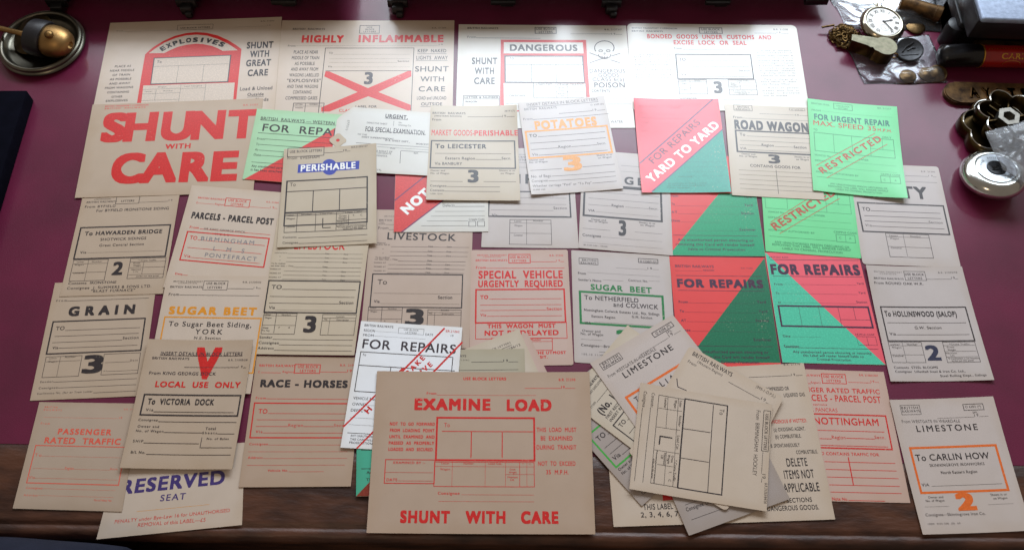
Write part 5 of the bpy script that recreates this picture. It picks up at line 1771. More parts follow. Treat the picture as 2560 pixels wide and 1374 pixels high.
  ('S',1.0,112.82,114.91,0.8,1.72,'n2'),
 ]),
 ('heading',[
  ('T','FOR REPAIRS',20.4,113.36,93.5,43.32,10.38,'n',1),
  ('T','YARD TO YARD',15.45,145.89,120.47,48.58,13.5,'w',3),
 ]),
 ('small_print',[
  ('T','BRITISH RAIL',7.43,15.33,33.57,15.33,2.55,'rk',1),
  ('T','USE BLOCK',49.86,13.07,68.0,13.07,2.3,'rk',1),
  ('T','LETTERS',51.56,16.63,66.05,16.63,2.3,'rk',1),
  ('T','B.R. 21260',79.38,12.06,96.73,12.06,2.05,'rk',1),
  ('T','REGION',7.76,27.2,16.97,27.2,2.02,'rk',1),
  ('T','VEHICLE No.',7.56,35.22,25.93,35.22,2.01,'rk',1),
  ('T','OWNER',7.35,43.44,18.9,43.44,1.99,'rk',1),
  ('T','TO',6.85,50.13,11.22,50.13,1.98,'rk',1),
  ('T','DEFECT',7.42,58.5,17.32,58.5,1.97,'rk',1),
  ('S',28.58,27.24,78.7,27.24,0.23,'rk'),
  ('S',27.93,35.28,77.91,35.28,0.23,'rk'),
  ('S',27.26,43.51,77.1,43.51,0.22,'rk'),
  ('S',26.72,50.2,76.45,50.2,0.22,'rk'),
  ('S',26.04,58.59,75.62,58.59,0.22,'rk'),
  ('T','Any unauthorised person obscuring or removing',37.29,146.91,90.04,146.91,2.08,'tk',1),
  ('T','this Card will render himself liable to',36.19,150.57,88.1,150.57,2.07,'tk',1),
  ('T','Criminal Prosecution',35.49,154.22,66.2,154.22,2.06,'tk',1),
  ('T','CRIPPLE CODE',52.55,135.91,71.88,135.91,2.1,'tk',1),
  ('S',66.64,110.32,117.37,110.32,0.22,'tk'),
  ('S',65.84,118.57,116.42,118.57,0.22,'tk'),
  ('S',65.04,126.77,115.48,126.77,0.22,'tk'),
  ('S',64.32,134.22,114.62,134.22,0.22,'tk'),
 ]),
 ]),
dict(q=[[0.2979,0.8286],[0.4226,0.8276],[0.4205,0.6694],[0.2951,0.6719]],z=0.0016,W=125.03,H=157.47,r=0.6,tag=0,top=0,paper='cream3',
 label='pale ROAD WAGON card with a thick box and bold 3, CONTAINS GOODS FOR below',group='railway wagon labels spread on the desk',items=[
 ('small_print',[
  ('B',13.23,0.52,39.51,10.37,0.69,'k'),
  ('T','BRITISH',18.54,5.37,34.68,5.37,3.09,'k',1),
  ('T','RAILWAYS',15.81,9.6,36.76,9.6,3.08,'k',1),
  ('B',93.49,2.42,115.66,6.32,0.46,'k'),
  ('T','O. 6210 (b)',96.31,6.33,112.84,6.33,2.31,'k',1),
  ('S',49.23,14.54,101.45,14.54,0.46,'k'),
  ('T','19',101.29,16.17,105.71,16.17,3.31,'k',1),
  ('S',106.25,15.0,121.49,15.0,0.46,'k'),
  ('T','From',11.12,24.57,23.93,24.57,3.81,'k',2),
  ('S',24.39,24.01,120.43,24.01,0.46,'k'),
  ('T','Owner and',18.31,88.19,37.41,88.19,2.67,'k',2),
  ('T','No. of Wagon',14.9,92.23,39.41,92.23,2.66,'k',2),
  ('T','Sheets in or',91.85,89.18,112.88,89.18,2.66,'k',2),
  ('T','on Wagon',93.74,93.35,111.62,93.35,2.65,'k',2),
  ('T','CONTAINS GOODS FOR',28.76,108.54,98.28,108.54,4.53,'k',2),
  ('S',64.0,111.63,63.61,151.42,0.65,'k'),
  ('S',12.04,114.86,117.64,114.86,0.43,'k'),
  ('S',11.98,122.37,116.75,122.37,0.43,'k'),
  ('S',11.91,130.29,115.81,130.29,0.43,'k'),
  ('S',11.85,138.17,114.88,138.17,0.42,'k'),
  ('S',11.79,145.53,114.0,145.53,0.42,'k'),
 ]),
 ('heading',[
  ('T','ROAD WAGON',11.72,44.07,116.85,44.68,16.62,'k',4),
 ]),
 ('destination_box',[
  ('B',12.74,46.5,119.41,83.3,2.47,'k'),
  ('T','To',18.01,55.6,25.92,55.6,4.97,'k',2),
  ('S',27.94,55.5,116.73,55.5,0.45,'k'),
  ('S',17.46,63.64,115.77,63.64,0.44,'k'),
  ('S',16.84,71.44,47.44,71.44,0.44,'k'),
  ('T','Region',47.77,72.25,64.64,72.25,4.41,'k',2),
  ('S',65.89,71.66,92.53,71.66,0.44,'k'),
  ('T','Section',92.77,73.31,110.41,73.31,4.4,'k',2),
  ('T','VIA',16.62,79.61,26.0,79.61,4.39,'k',1),
  ('S',27.23,79.39,113.97,79.39,0.44,'k'),
 ]),
 ('class_number',[
  ('T','3',54.96,100.84,71.24,100.84,14.92,'k',3),
 ]),
 ]),
dict(q=[[-0.0918,0.4022],[0.0214,0.4575],[0.0916,0.3137],[-0.0216,0.2584]],z=0.001,W=126.0,H=160.0,r=0.6,tag=0,top=0,paper='pinkpaper',
 label='pinkish corner of a tilted card with a red mark, right of the tilted LETTERS card',group='railway wagon labels spread on the desk',items=[
 ('small_print',[
  ('T','J',108,33,114,33,9,'r',2),
 ]),
 ]),
dict(q=[[-0.104,0.4093],[0.0108,0.4612],[0.0767,0.3154],[-0.0382,0.2635]],z=0.0016,W=126.0,H=160.0,r=0.6,tag=0,top=0,paper='cream3',
 label='tilted pale card showing LETTERS above a ruled line, behind the card dated 19',group='railway wagon labels spread on the desk',items=[
 ('small_print',[
  ('T','USE BLOCK LETTERS',67.18,14.61,109.57,14.16,2.46,'k',1),
  ('S',83.57,17.54,109.76,16.5,0.59,'k'),
  ('T','B.R. 21286/13',87.45,21.2,119.23,21.61,3.08,'k',1),
 ]),
 ]),
dict(q=[[-0.1009,0.4285],[0.0184,0.4347],[0.0266,0.2754],[-0.0927,0.2692]],z=0.0022,W=119.45,H=159.5,r=0.6,tag=0,top=0,paper='greybuff',
 label='greyish card with blank ruled lines and 19, between white FOR REPAIRS and EXAMINE LOAD',group='railway wagon labels spread on the desk',items=[
 ('small_print',[
  ('T','RAILWAYS',26.3,10.18,47.85,10.18,2.91,'k',2),
  ('T','REGION)',33.41,15.01,51.39,15.01,1.83,'k',1),
  ('S',54.22,17.01,92.95,17.01,0.59,'k'),
  ('T','19',93.38,17.2,98.88,17.2,3.2,'k',2),
  ('S',99.38,17.29,111.39,17.29,0.59,'k'),
  ('S',37.74,27.55,111.35,27.55,0.51,'k'),
 ]),
 ]),
dict(q=[[-0.1779,0.3501],[-0.0704,0.3541],[-0.0637,0.2515],[-0.1673,0.2461]],z=0.0028,W=105.62,H=103.66,r=0.6,tag=0,top=0,paper='tealcard',
 label='sliver of a teal and dark red card showing under EXAMINE LOAD beside the desk edge',group='railway wagon labels spread on the desk',items=[
 ('colour_panel',[
  ('P',[(55.33,49.66),(55.67,103.51),(0.15,103.51),(0.15,103.4),(17.7,85.08)],'dr'),
 ]),
 ('small_print',[
  ('S',5.24,50.54,17.32,50.54,0.52,'k'),
  ('S',5.51,72.2,38.23,72.2,0.69,'k'),
  ('T','Any unauthorised',11.78,78.13,52.06,78.13,3.47,'k',2),
  ('T','TRAIN staff only',11.53,86.2,52.12,86.2,3.09,'k',2),
 ]),
 ]),
dict(q=[[-0.1857,0.4638],[-0.0594,0.4599],[-0.0622,0.2992],[-0.1917,0.3017]],z=0.0034,W=128.0,H=161.43,r=0.6,tag=0,top=0,paper='purewhite',
 label='bright white FOR REPAIRS card crossed by two red diagonal stripes',group='railway wagon labels spread on the desk',items=[
 ('small_print',[
  ('T','BRITISH RAILWAYS',5.1,6.95,41.36,6.95,3.11,'k',2),
  ('T','REGION',5.38,13.94,19.06,13.94,3.29,'k',1),
  ('S',19.88,12.65,47.36,12.65,0.22,'k'),
  ('T','FROM',5.19,20.3,18.44,20.3,3.28,'k',1),
  ('S',19.1,19.06,83.16,19.06,0.22,'k'),
  ('B',48.44,5.65,80.16,13.41,0.4,'k'),
  ('T','USE BLOCK',54.94,8.93,73.6,8.93,2.07,'k',1),
  ('T','LETTERS',57.64,12.46,71.32,12.46,2.06,'k',1),
  ('T','DATE',82.51,14.07,92.37,14.07,2.88,'k',1),
  ('T','BR.21262',107.75,7.81,124.88,7.81,2.9,'r',1),
  ('T','19',114.33,13.56,117.74,13.56,2.47,'k',1),
  ('T','VEHICLE No.',5.59,102.15,32.13,102.15,3.39,'k',1),
  ('T','OWNER',5.67,109.63,23.05,109.63,3.37,'k',1),
  ('T','DEFECTS',5.08,117.28,25.55,117.28,3.35,'k',1),
  ('S',23.63,108.54,67.56,108.54,0.22,'k'),
  ('S',5.38,124.78,69.42,124.78,0.22,'k'),
  ('S',4.94,133.38,70.41,133.38,0.22,'k'),
  ('S',5.23,143.38,69.84,143.38,0.71,'k'),
  ('T','ANY UNAUTHORISED PERSON OBSCURING',9.39,147.69,70.67,147.69,2.53,'k',1),
  ('T','THIS CARD WILL BE LIABLE TO',9.35,152.01,58.74,152.01,2.52,'k',1),
  ('T','PROSECUTION',9.26,155.95,35.8,155.95,2.51,'k',1),
 ]),
 ('heading',[
  ('T','FOR  REPAIRS',6.44,36.24,122.21,36.24,12.19,'k2',2),
 ]),
 ('destination_box',[
  ('B',5.77,41.0,119.35,92.0,0.96,'k'),
  ('T','To',8.29,46.14,12.77,46.14,3.0,'k',1),
  ('S',6.16,58.64,123.17,58.64,0.94,'k'),
  ('S',45.15,58.58,45.15,92.71,0.94,'k'),
  ('S',82.49,59.68,82.49,93.29,0.94,'k'),
 ]),
 ('red_stripes',[
  ('S',57.59,65.55,105.76,2.56,2.28,'r'),
  ('S',94.72,65.16,129.59,19.92,2.28,'r'),
  ('S',-0.67,136.69,59.98,58.75,1.96,'r'),
  ('S',18.7,161.48,68.04,97.04,1.92,'r'),
  ('T','BRAKE',63.2,74.2,86.02,44.68,6.58,'r',3),
  ('T','LIVE',80.14,70.01,96.11,52.81,6.6,'r',3),
  ('T','H',26.19,119.36,30.33,113.55,7.48,'r',3),
 ]),
 ]),
dict(q=[[0.3348,0.4213],[0.4594,0.4213],[0.4629,0.2614],[0.3359,0.2597]],z=0.0004,W=125.84,H=160.73,r=0.6,tag=0,top=0,paper='pinkpaper2',
 label='pink card addressed NOTTINGHAM, red PASSENGER RATED TRAFFIC PARCELS - PARCEL POST print',group='railway wagon labels spread on the desk',items=[
 ('small_print',[
  ('T','BRITISH RAILWAYS',6.27,9.07,46.1,9.07,2.58,'r',2),
  ('B',47.79,5.2,77.18,17.38,0.96,'r'),
  ('T','USE BLOCK',49.62,10.21,74.69,10.21,3.39,'r',2),
  ('T','LETTERS',53.23,15.53,70.5,15.53,3.17,'r',2),
  ('T','B.R. 21060/204',94.52,6.41,117.43,6.41,2.42,'r',1),
  ('S',29.63,18.64,32.95,18.64,0.57,'r'),
  ('T','Region)',33.37,18.18,45.12,18.18,2.56,'r',1),
  ('S',79.69,15.15,107.04,15.15,0.58,'r'),
  ('T','19',107.41,14.74,111.82,14.74,3.0,'r',1),
  ('S',112.66,14.17,117.44,14.17,0.58,'r'),
  ('T','if applicable',28.33,46.05,48.93,46.05,2.3,'r',1),
  ('T','ST. PANCRAS',24.35,53.88,60.33,53.88,4.58,'r',1),
  ('T','ALSO CONTAINS TRAFFIC FOR',23.3,106.91,100.49,106.91,3.65,'r',2),
  ('S',63.87,108.67,64.57,142.07,1.25,'r'),
  ('S',35.25,114.84,117.66,114.84,0.71,'r'),
  ('S',35.64,123.87,117.27,123.87,0.7,'r'),
  ('S',36.04,132.81,117.93,132.81,0.7,'r'),
  ('S',36.74,141.86,117.52,141.86,0.69,'r'),
  ('S',36.86,150.14,117.93,150.14,0.69,'r'),
  ('T','Note No.',37.58,159.67,55.54,159.67,3.64,'r',2),
  ('S',56.2,159.32,97.38,159.32,0.69,'r'),
 ]),
 ('heading',[
  ('T','PASSENGER RATED TRAFFIC',0.78,29.32,116.05,29.32,5.88,'r',2),
  ('T','PARCELS - PARCEL POST',15.32,40.62,115.37,40.62,8.17,'r',2),
 ]),
 ('destination_box',[
  ('B',5.97,56.9,117.2,98.22,1.66,'r'),
  ('T','NOTTINGHAM',30.0,69.7,107.04,69.7,8.72,'r',2),
  ('S',32.71,77.07,111.9,77.07,0.73,'r'),
  ('S',33.81,87.33,47.99,87.33,0.72,'r'),
  ('T','Region',48.35,87.11,64.6,87.11,4.08,'r',1),
  ('S',65.41,85.95,98.81,85.95,0.73,'r'),
  ('T','Secn.',99.13,85.63,111.86,85.63,3.75,'r',1),
  ('S',33.59,95.29,112.67,95.29,0.72,'r'),
 ]),
 ]),
dict(q=[[0.4595,0.3845],[0.5866,0.3938],[0.5941,0.2346],[0.4694,0.2259]],z=0.0004,W=126.21,H=159.18,r=0.6,tag=0,top=1,paper='greywhite2',
 label='LIMESTONE card to CARLIN HOW with orange frame and orange 2, front right corner',group='railway wagon labels spread on the desk',items=[
 ('small_print',[
  ('B',11.0,7.39,34.6,19.0,0.56,'k'),
  ('T','BRITISH',12.03,12.16,32.32,12.16,3.08,'k',1),
  ('T','RAILWAYS',12.12,16.31,33.83,16.31,3.07,'k',1),
  ('B',87.4,8.47,111.23,15.95,0.75,'k'),
  ('T','O 6202 (*)',89.45,13.08,108.38,13.08,2.72,'k',1),
  ('T','SPL',96.59,20.31,102.77,20.31,2.51,'k',1),
  ('T','19',97.7,24.28,102.41,24.28,3.08,'k',1),
  ('S',52.47,24.58,97.14,24.58,0.37,'k'),
  ('S',103.13,24.4,113.96,24.4,0.37,'k'),
  ('T','From WESTGATE IN WEARDALE',8.67,29.08,78.65,30.5,3.61,'k',1),
  ('T','Owner and',17.38,119.1,35.22,119.1,2.63,'k',1),
  ('T','No. of Wagon',13.56,123.07,35.57,123.07,2.62,'k',1),
  ('S',10.79,128.57,39.3,128.57,0.22,'k'),
  ('T','Sheets in or',90.77,118.61,109.75,118.61,2.65,'k',1),
  ('T','on Wagon',92.74,122.79,108.89,122.79,2.64,'k',1),
  ('S',84.86,128.31,113.94,128.31,0.22,'k'),
  ('T','Consignee—Skinningrove Iron Co.',9.06,139.15,78.86,139.59,3.27,'k',1),
  ('T','100M  9/54 500  (8)  60',8.98,148.84,47.07,148.84,2.05,'k',0),
 ]),
 ('heading',[
  ('T','LIMESTONE',24.19,40.55,97.6,40.55,7.56,'k',2),
 ]),
 ('destination_box',[
  ('B',10.84,59.77,112.94,112.51,2.71,'or'),
  ('T','To CARLIN HOW',14.43,75.34,101.94,75.34,7.7,'k',2),
  ('T','SKINNINGROVE IRONWORKS',28.89,82.6,93.85,82.6,3.27,'k',1),
  ('T','North Eastern Region',40.04,91.47,82.86,91.47,3.43,'k',2),
  ('T','VIA',13.59,105.19,22.37,105.19,3.55,'k',1),
  ('S',24.91,105.15,107.59,105.15,0.35,'k'),
 ]),
 ('class_number',[
  ('T','2',48.99,134.16,71.38,133.93,19.94,'or',4),
 ]),
 ]),
dict(q=[[0.1127,0.4075],[0.3621,0.429],[0.3739,0.2397],[0.1234,0.2227]],z=0.001,W=250.66,H=187.37,r=0.6,tag=0,top=0,paper='cream4',
 label='large cream DELETE ITEMS NOT APPLICABLE label beneath the fanned pile of cards',group='railway wagon labels spread on the desk',items=[
 ('small_print',[
  ('T','B.R. 21276',225.57,2.01,245.73,2.01,2.57,'k',1),
  ('S',179.96,15.3,231.94,15.3,0.57,'k'),
  ('T','19',232.34,15.76,237.17,15.76,2.93,'k',1),
  ('S',237.93,15.63,246.1,15.63,0.57,'k'),
  ('T','1. COMPRESSED OR',194.15,33.59,226.46,33.59,4.61,'k',2),
  ('T','LIQUEFIED GAS.',218.67,42.09,244.86,42.09,4.58,'k',2),
  ('T','DANGEROUS IF WETTED.',193.62,74.17,240.63,74.17,4.45,'r',2),
  ('T','(a) OXIDISING AGENT.',198.93,83.9,236.58,83.9,4.41,'k',2),
  ('T','(b) COMBUSTIBLE.',199.23,92.44,230.29,92.44,4.38,'k',2),
  ('T','8. SPONTANEOUSLY',192.03,103.12,226.47,103.12,4.34,'k',2),
  ('T','COMBUSTIBLE.',220.59,111.73,246.09,111.73,4.31,'k',2),
  ('T','USED IN SECTIONS',173.48,167.05,228.48,167.05,5.11,'k',2),
  ('T','OF DANGEROUS GOODS.',166.05,175.7,234.67,175.7,5.41,'k',2),
  ('T','THIS LABEL',35.21,169.55,69.19,169.55,6.46,'k',2),
  ('T','2, 3, 4, 6, 7(a)',31.69,177.86,84.16,177.86,5.73,'k',2),
 ]),
 ('heading',[
  ('T','DELETE',207.03,126.0,231.27,126.0,9.58,'k',2),
  ('T','ITEMS NOT',201.69,140.07,236.57,140.07,9.81,'k',2),
  ('T','APPLICABLE',198.24,155.38,239.78,155.38,10.02,'k',2),
 ]),
 ('colour_panel',[
  ('P',[(59.23,145.44),(74.31,146.0),(72.8,159.0),(58.34,159.84)],'r'),
 ]),
 ]),
dict(q=[[0.0497,0.3668],[0.1443,0.45],[0.2501,0.33],[0.1555,0.2467]],z=0.0022,W=126.0,H=160.0,r=0.6,tag=0,top=0,paper='grey',
 label='grey card with a green frame around TO, tilted, lowest card of the fanned pile',group='railway wagon labels spread on the desk',items=[
 ('destination_box',[
  ('B',8,60,114,109,2.2,'g2'),
  ('T','TO',13,74,25,74,6.5,'k',2),
  ('S',27,74,108,74,0.6,'k'),
  ('S',13,84,108,84,0.6,'k'),
  ('S',13,93,108,93,0.6,'k'),
  ('T','Via',12,102.5,22,102.5,5.5,'k',2),
  ('S',24,102.5,108,102.5,0.6,'k'),
 ]),
 ('small_print',[
  ('T','Owner and',8,115,30,115,3.6,'k',2),
  ('T','No. of Wagon',8,120.5,36,120.5,3.6,'k',2),
  ('S',10,134,112,134,0.5,'k'),
  ('S',10,144,112,144,0.5,'k'),
  ('T','Consignee',10,152,32,152,4,'k',1),
  ('S',34,152,112,152,0.5,'k'),
 ]),
 ]),
dict(q=[[0.1497,0.365],[0.2674,0.4099],[0.3245,0.2605],[0.2068,0.2155]],z=0.0028,W=126.0,H=160.0,r=0.6,tag=0,top=0,paper='grey',
 label='grey card with Consignee line, tilted out at the bottom of the fanned pile',group='railway wagon labels spread on the desk',items=[
 ('small_print',[
  ('T','Consignee',9,135,30,135,4.4,'k',2),
  ('T','Dorman Long',33,135,66,135,4.4,'k',1),
  ('S',10,127.5,114,127.5,0.5,'k'),
  ('S',10,145,80,145,0.5,'k'),
  ('S',10,112,114,112,0.5,'k'),
 ]),
 ]),
dict(q=[[0.0702,0.3706],[0.1465,0.4709],[0.2738,0.374],[0.1975,0.2737]],z=0.0034,W=126.0,H=160.0,r=0.6,tag=0,top=0,paper='cream3',
 label='tilted card reading (No. 1 above FIRST RECEIVING, under the tilted LIMESTONE card',group='railway wagon labels spread on the desk',items=[
 ('small_print',[
  ('T','BRITISH RAILWAYS',12,13,48,13,4,'k',3),
  ('T','(RAILWAY EXECUTIVE)',14,19,48,19,3,'k',2),
  ('T','From',10,30.5,19,30.5,4,'k',1),
  ('S',20,30.5,112,30.5,0.5,'k'),
  ('T','FIRST RECEIVING STATION',11,53,72,53,3.6,'k',2),
  ('T','INSERT REGION HERE',11,58.5,62,58.5,3.6,'k',2),
  ('S',12,150,110,150,0.5,'k'),
 ]),
 ('heading',[
  ('T','(No. 1)',11,45.5,43,45.5,9.5,'k',3),
 ]),
 ('destination_box',[
  ('B',9,62.5,115,110,1.4,'k'),
  ('T','TO',13,72,23,72,5.4,'k',2),
  ('S',25,72,108,72,0.6,'k'),
  ('S',13,83,108,83,0.6,'k'),
  ('S',13,94,108,94,0.6,'k'),
 ]),
 ]),
dict(q=[[-0.1588,0.3972],[0.0978,0.4052],[0.1024,0.213],[-0.1506,0.2056]],z=0.004,W=254.9,H=191.99,r=0.6,tag=0,top=1,paper='manila',
 label='largest manila EXAMINE LOAD card printed in red, SHUNT WITH CARE along its foot',group='railway wagon labels spread on the desk',items=[
 ('small_print',[
  ('T','USE BLOCK LETTERS',103.52,10.42,154.76,10.42,3.66,'r',3),
  ('T','B.R. 21210',217.91,11.46,237.67,11.46,3.28,'r',3),
  ('S',176.94,20.77,220.22,20.77,0.55,'r'),
  ('T','19',220.57,21.02,224.87,21.02,3.25,'r',2),
  ('S',225.23,20.86,237.4,20.86,0.55,'r'),
  ('T','From',60.44,29.2,71.81,29.2,3.22,'r',2),
  ('S',72.51,29.72,190.66,29.72,0.37,'r'),
  ('T','NOT  TO  GO  FORWARD',18.88,67.94,71.36,67.94,4.03,'r',3),
  ('T','FROM  LOADING  POINT',19.3,75.77,71.28,75.77,4.0,'r',3),
  ('T','UNTIL  EXAMINED  AND',19.02,83.36,71.54,83.36,3.97,'r',3),
  ('T','PASSED  AS  PROPERLY',18.74,90.9,71.45,90.9,3.95,'r',3),
  ('T','LOADED  AND  SECURED.',18.81,98.39,71.02,98.39,3.92,'r',3),
  ('T','THIS  LOAD  MUST',190.64,74.6,237.28,74.6,5.28,'r',2),
  ('T','BE  EXAMINED',195.41,84.88,232.43,84.88,5.23,'r',2),
  ('T','DURING  TRANSIT',190.41,95.65,236.66,95.65,5.18,'r',2),
  ('T','NOT  TO  EXCEED',191.92,114.71,235.07,114.71,5.09,'r',2),
  ('T','35  M.P.H.',201.08,124.76,226.87,124.76,5.04,'r',2),
  ('T','Consignee',77.54,148.57,102.32,148.57,3.23,'r',2),
  ('S',104.35,148.55,186.63,148.55,0.34,'r'),
  ('S',78.47,156.22,186.89,156.22,0.34,'r'),
 ]),
 ('heading',[
  ('T','EXAMINE',46.55,48.79,136.36,48.79,14.61,'r',4),
  ('T','LOAD',155.56,49.27,208.62,49.27,14.6,'r',4),
  ('T','SHUNT',36.43,180.67,92.02,180.67,13.91,'r',4),
  ('T','WITH',109.56,180.62,154.52,180.62,13.9,'r',4),
  ('T','CARE',171.98,180.63,213.98,180.63,13.9,'r',4),
 ]),
 ('destination_box',[
  ('B',73.95,57.89,187.84,108.77,2.16,'r'),
  ('T','To',82.25,69.22,88.9,69.22,4.94,'r',1),
  ('S',79.96,74.48,187.37,74.48,0.89,'r'),
  ('S',114.42,74.49,114.42,106.0,1.07,'r'),
  ('S',150.44,75.38,150.44,105.8,1.07,'r'),
 ]),
 ('form_grid',[
  ('B',72.62,110.99,187.35,139.3,0.7,'r'),
  ('S',73.14,116.19,187.59,116.19,0.35,'r'),
  ('S',93.19,110.35,93.19,139.46,0.35,'r'),
  ('S',131.08,110.49,131.08,139.6,0.35,'r'),
  ('S',154.36,110.71,154.36,139.65,0.35,'r'),
  ('S',170.67,110.62,170.67,139.56,0.52,'r'),
  ('S',178.91,110.57,178.91,139.52,0.35,'r'),
  ('S',154.36,125.1,187.5,125.1,0.34,'r'),
  ('T','Letter',80.5,113.57,89.79,113.57,2.1,'r',1),
  ('T','Wagon',79.35,120.56,90.67,120.56,2.27,'r',1),
  ('T','Number',105.97,113.61,117.68,113.61,2.1,'r',1),
  ('T','Load Cat.',134.68,113.63,150.19,113.63,2.28,'r',1),
  ('T','Gross',159.16,120.13,165.7,120.13,1.92,'r',1),
  ('T','Weight',158.13,123.61,167.07,123.61,2.08,'r',1),
  ('T','Heaviest',156.77,129.16,168.43,129.16,2.07,'r',1),
  ('T','Lift',159.86,132.24,164.31,132.24,2.07,'r',1),
  ('T','T.',173.64,113.76,175.71,113.76,1.75,'r',1),
  ('T','C.',181.58,113.72,183.99,113.72,1.75,'r',1),
 ]),
 ('examiner_box',[
  ('B',16.28,108.66,73.03,136.15,0.87,'r'),
  ('T','EXAMINED BY :-',25.49,113.53,61.92,113.53,2.81,'r',2),
  ('S',16.45,123.63,71.22,123.63,0.34,'r'),
  ('T','DATE',18.72,133.7,30.99,133.7,3.1,'r',2),
  ('S',31.65,133.26,71.56,133.26,0.34,'r'),
 ]),
 ]),
dict(q=[[0.0989,0.4173],[0.2036,0.4874],[0.2926,0.3545],[0.1879,0.2844]],z=0.004,W=126.0,H=160.0,r=0.6,tag=0,top=0,paper='greywhite2',
 label='tilted LIMESTONE card with an orange frame, leaning out of the top of the fanned pile',group='railway wagon labels spread on the desk',items=[
 ('small_print',[
  ('B',9,7,38,16,0.7,'k'),
  ('T','BRITISH',12,11,35,11,3.2,'k',2),
  ('T','RAILWAYS',11,15,36,15,3.2,'k',2),
  ('B',88,7,118,13.5,0.9,'k'),
  ('T','O 6206 (*)',92,12,114,12,3.6,'k',2),
  ('T','SPL',104,18,112,18,3.2,'k',1),
  ('T','19',104,23,110,23,4.2,'k',1),
  ('S',111,23,121,23,0.4,'k'),
  ('S',58,23,102,23,0.4,'k'),
  ('T','From WESTGATE-IN-WEARDALE',9,28,80,28,4.2,'k',1),
 ]),
 ('heading',[
  ('T','LIMESTONE',25.5,38.5,99,38.5,8,'k',2),
 ]),
 ('destination_box',[
  ('B',12,59,114,108,3,'or'),
  ('T','To',19,71,29,71,7,'k',2),
  ('T','LIA',57,71,78,71,7,'k',2),
  ('S',20,88,106,88,0.5,'k'),
 ]),
 ('class_number',[
  ('T','2',54,134,74,134,19,'or',3),
 ]),
 ]),
dict(q=[[0.2222,0.4451],[0.3311,0.3818],[0.2507,0.2435],[0.1418,0.3068]],z=0.0046,W=126.0,H=160.0,r=5,tag=0,top=0,paper='cream4',
 label='tilted card headed BRITISH RAILWAYS (Western Region) over the orange framed LIMESTONE card',group='railway wagon labels spread on the desk',items=[
 ('heading',[
  ('T','BRITISH RAILWAYS',8,9.5,61,9.5,5.6,'k',2),
  ('S',6,47,12,56,1.1,'k2'),
  ('S',12,56,23,54.5,1.1,'k2'),
 ]),
 ('small_print',[
  ('T','(Western Region)',17.5,15.2,51,15.2,3.6,'k',1),
  ('T','From',7.5,21,18.5,21,3.8,'k',1),
  ('S',61,17.3,102.5,17.3,0.6,'k'),
  ('T','19',103.5,17.3,109,17.3,4.2,'k',1),
  ('S',110,17.3,116,17.3,0.6,'k'),
  ('T','(999-1-O.P.S.)',92,6.5,117,6.5,3.8,'k',1),
 ]),
 ]),
dict(q=[[0.3153,0.3714],[0.2956,0.2446],[0.1416,0.2645],[0.1589,0.3936]],z=0.0052,W=129.29,H=156.61,r=0.6,tag=0,top=1,paper='cream4',
 label='cream card from BIRMINGHAM HOCKLEY lying sideways on top of the fanned pile',group='railway wagon labels spread on the desk',items=[
 ('small_print',[
  ('B',9.01,1.5,58.71,9.14,0.7,'k'),
  ('T','USE BLOCK LETTERS',13.31,6.95,57.06,6.95,3.6,'k',2),
  ('S',59.28,7.46,86.04,7.79,0.51,'k'),
  ('T','19',86.4,7.07,91.53,7.07,4.2,'k',1),
  ('S',91.87,7.17,96.61,7.26,0.5,'k'),
  ('T','B.R.21203/84/20',96.68,3.58,120.47,3.58,3.0,'k',1),
  ('T','From  BIRMINGHAM  HOCKLEY',10.22,17.82,89.89,17.82,4.6,'k',1),
  ('T','Consignee',10.13,151.35,29.6,151.35,4,'k',1),
  ('S',30.66,150.93,119.39,151.68,0.61,'k'),
  ('T','Contents',10.22,141.72,27.92,141.72,4,'k',1),
  ('S',28.98,141.41,119.47,142.11,0.61,'k'),
 ]),
 ('destination_box',[
  ('B',10.41,51.52,118.62,101.79,1.4,'k'),
  ('S',12.12,68.12,117.9,67.5,0.88,'k'),
  ('T','To',15.63,60.32,22.87,60.32,5.2,'k',1),
  ('S',47.62,101.39,46.92,69.13,0.86,'k'),
  ('S',83.23,101.38,82.96,68.64,0.84,'k'),
 ]),
 ('form_grid',[
  ('B',11.38,102.54,118.3,133.01,0.61,'k'),
  ('S',11.56,109.65,117.92,107.59,0.53,'k'),
  ('S',11.77,122.04,51.08,121.24,0.53,'k'),
  ('S',27.57,132.39,26.75,104.38,0.52,'k'),
  ('S',50.92,132.51,50.28,104.53,0.51,'k'),
  ('S',78.7,132.18,78.64,103.58,0.5,'k'),
  ('S',78.73,118.19,118.43,117.72,0.5,'k'),
  ('S',78.88,129.17,118.29,128.9,0.5,'k'),
  ('S',95.33,127.69,95.32,109.49,0.5,'k'),
  ('T','Letter',13.81,107.96,21.98,107.96,3,'k',1),
  ('T','Number',32.65,107.17,45.96,107.17,3,'k',1),
  ('T','Load Cat.',57.12,107.37,74.45,107.37,3,'k',1),
  ('T','* Crane Traffic',86.67,108.15,112.14,108.15,3,'k',1),
  ('T','Wagon',13.99,113.96,24.29,113.96,3,'k',1),
  ('T','Container',13.18,125.78,26.21,125.78,3,'k',1),
  ('T','Gross',82.17,112.06,90.63,112.06,2.8,'k',1),
  ('T','Weight',81.49,116.15,92.69,116.15,2.8,'k',1),
  ('T','Heaviest',80.58,120.89,95.18,120.89,2.8,'k',1),
  ('T','Lift',83.84,124.04,88.26,124.04,2.8,'k',1),
  ('T','* If crane power is not necessary',79.55,130.02,117.8,130.02,2,'k',1),
  ('T','strike out this panel',89.42,132.65,112.07,132.65,1.8,'k',1),
  ('T','T.',101.07,113.59,103.75,113.59,3,'k',1),
  ('T','C.',110.53,113.1,113.35,113.1,3,'k',1),
 ]),
 ('class_number',[
  ('S',61.34,112.66,61.43,127.38,1.53,'k'),
  ('S',60.86,127.1,71.67,127.31,1.53,'k'),
 ]),
 ]),
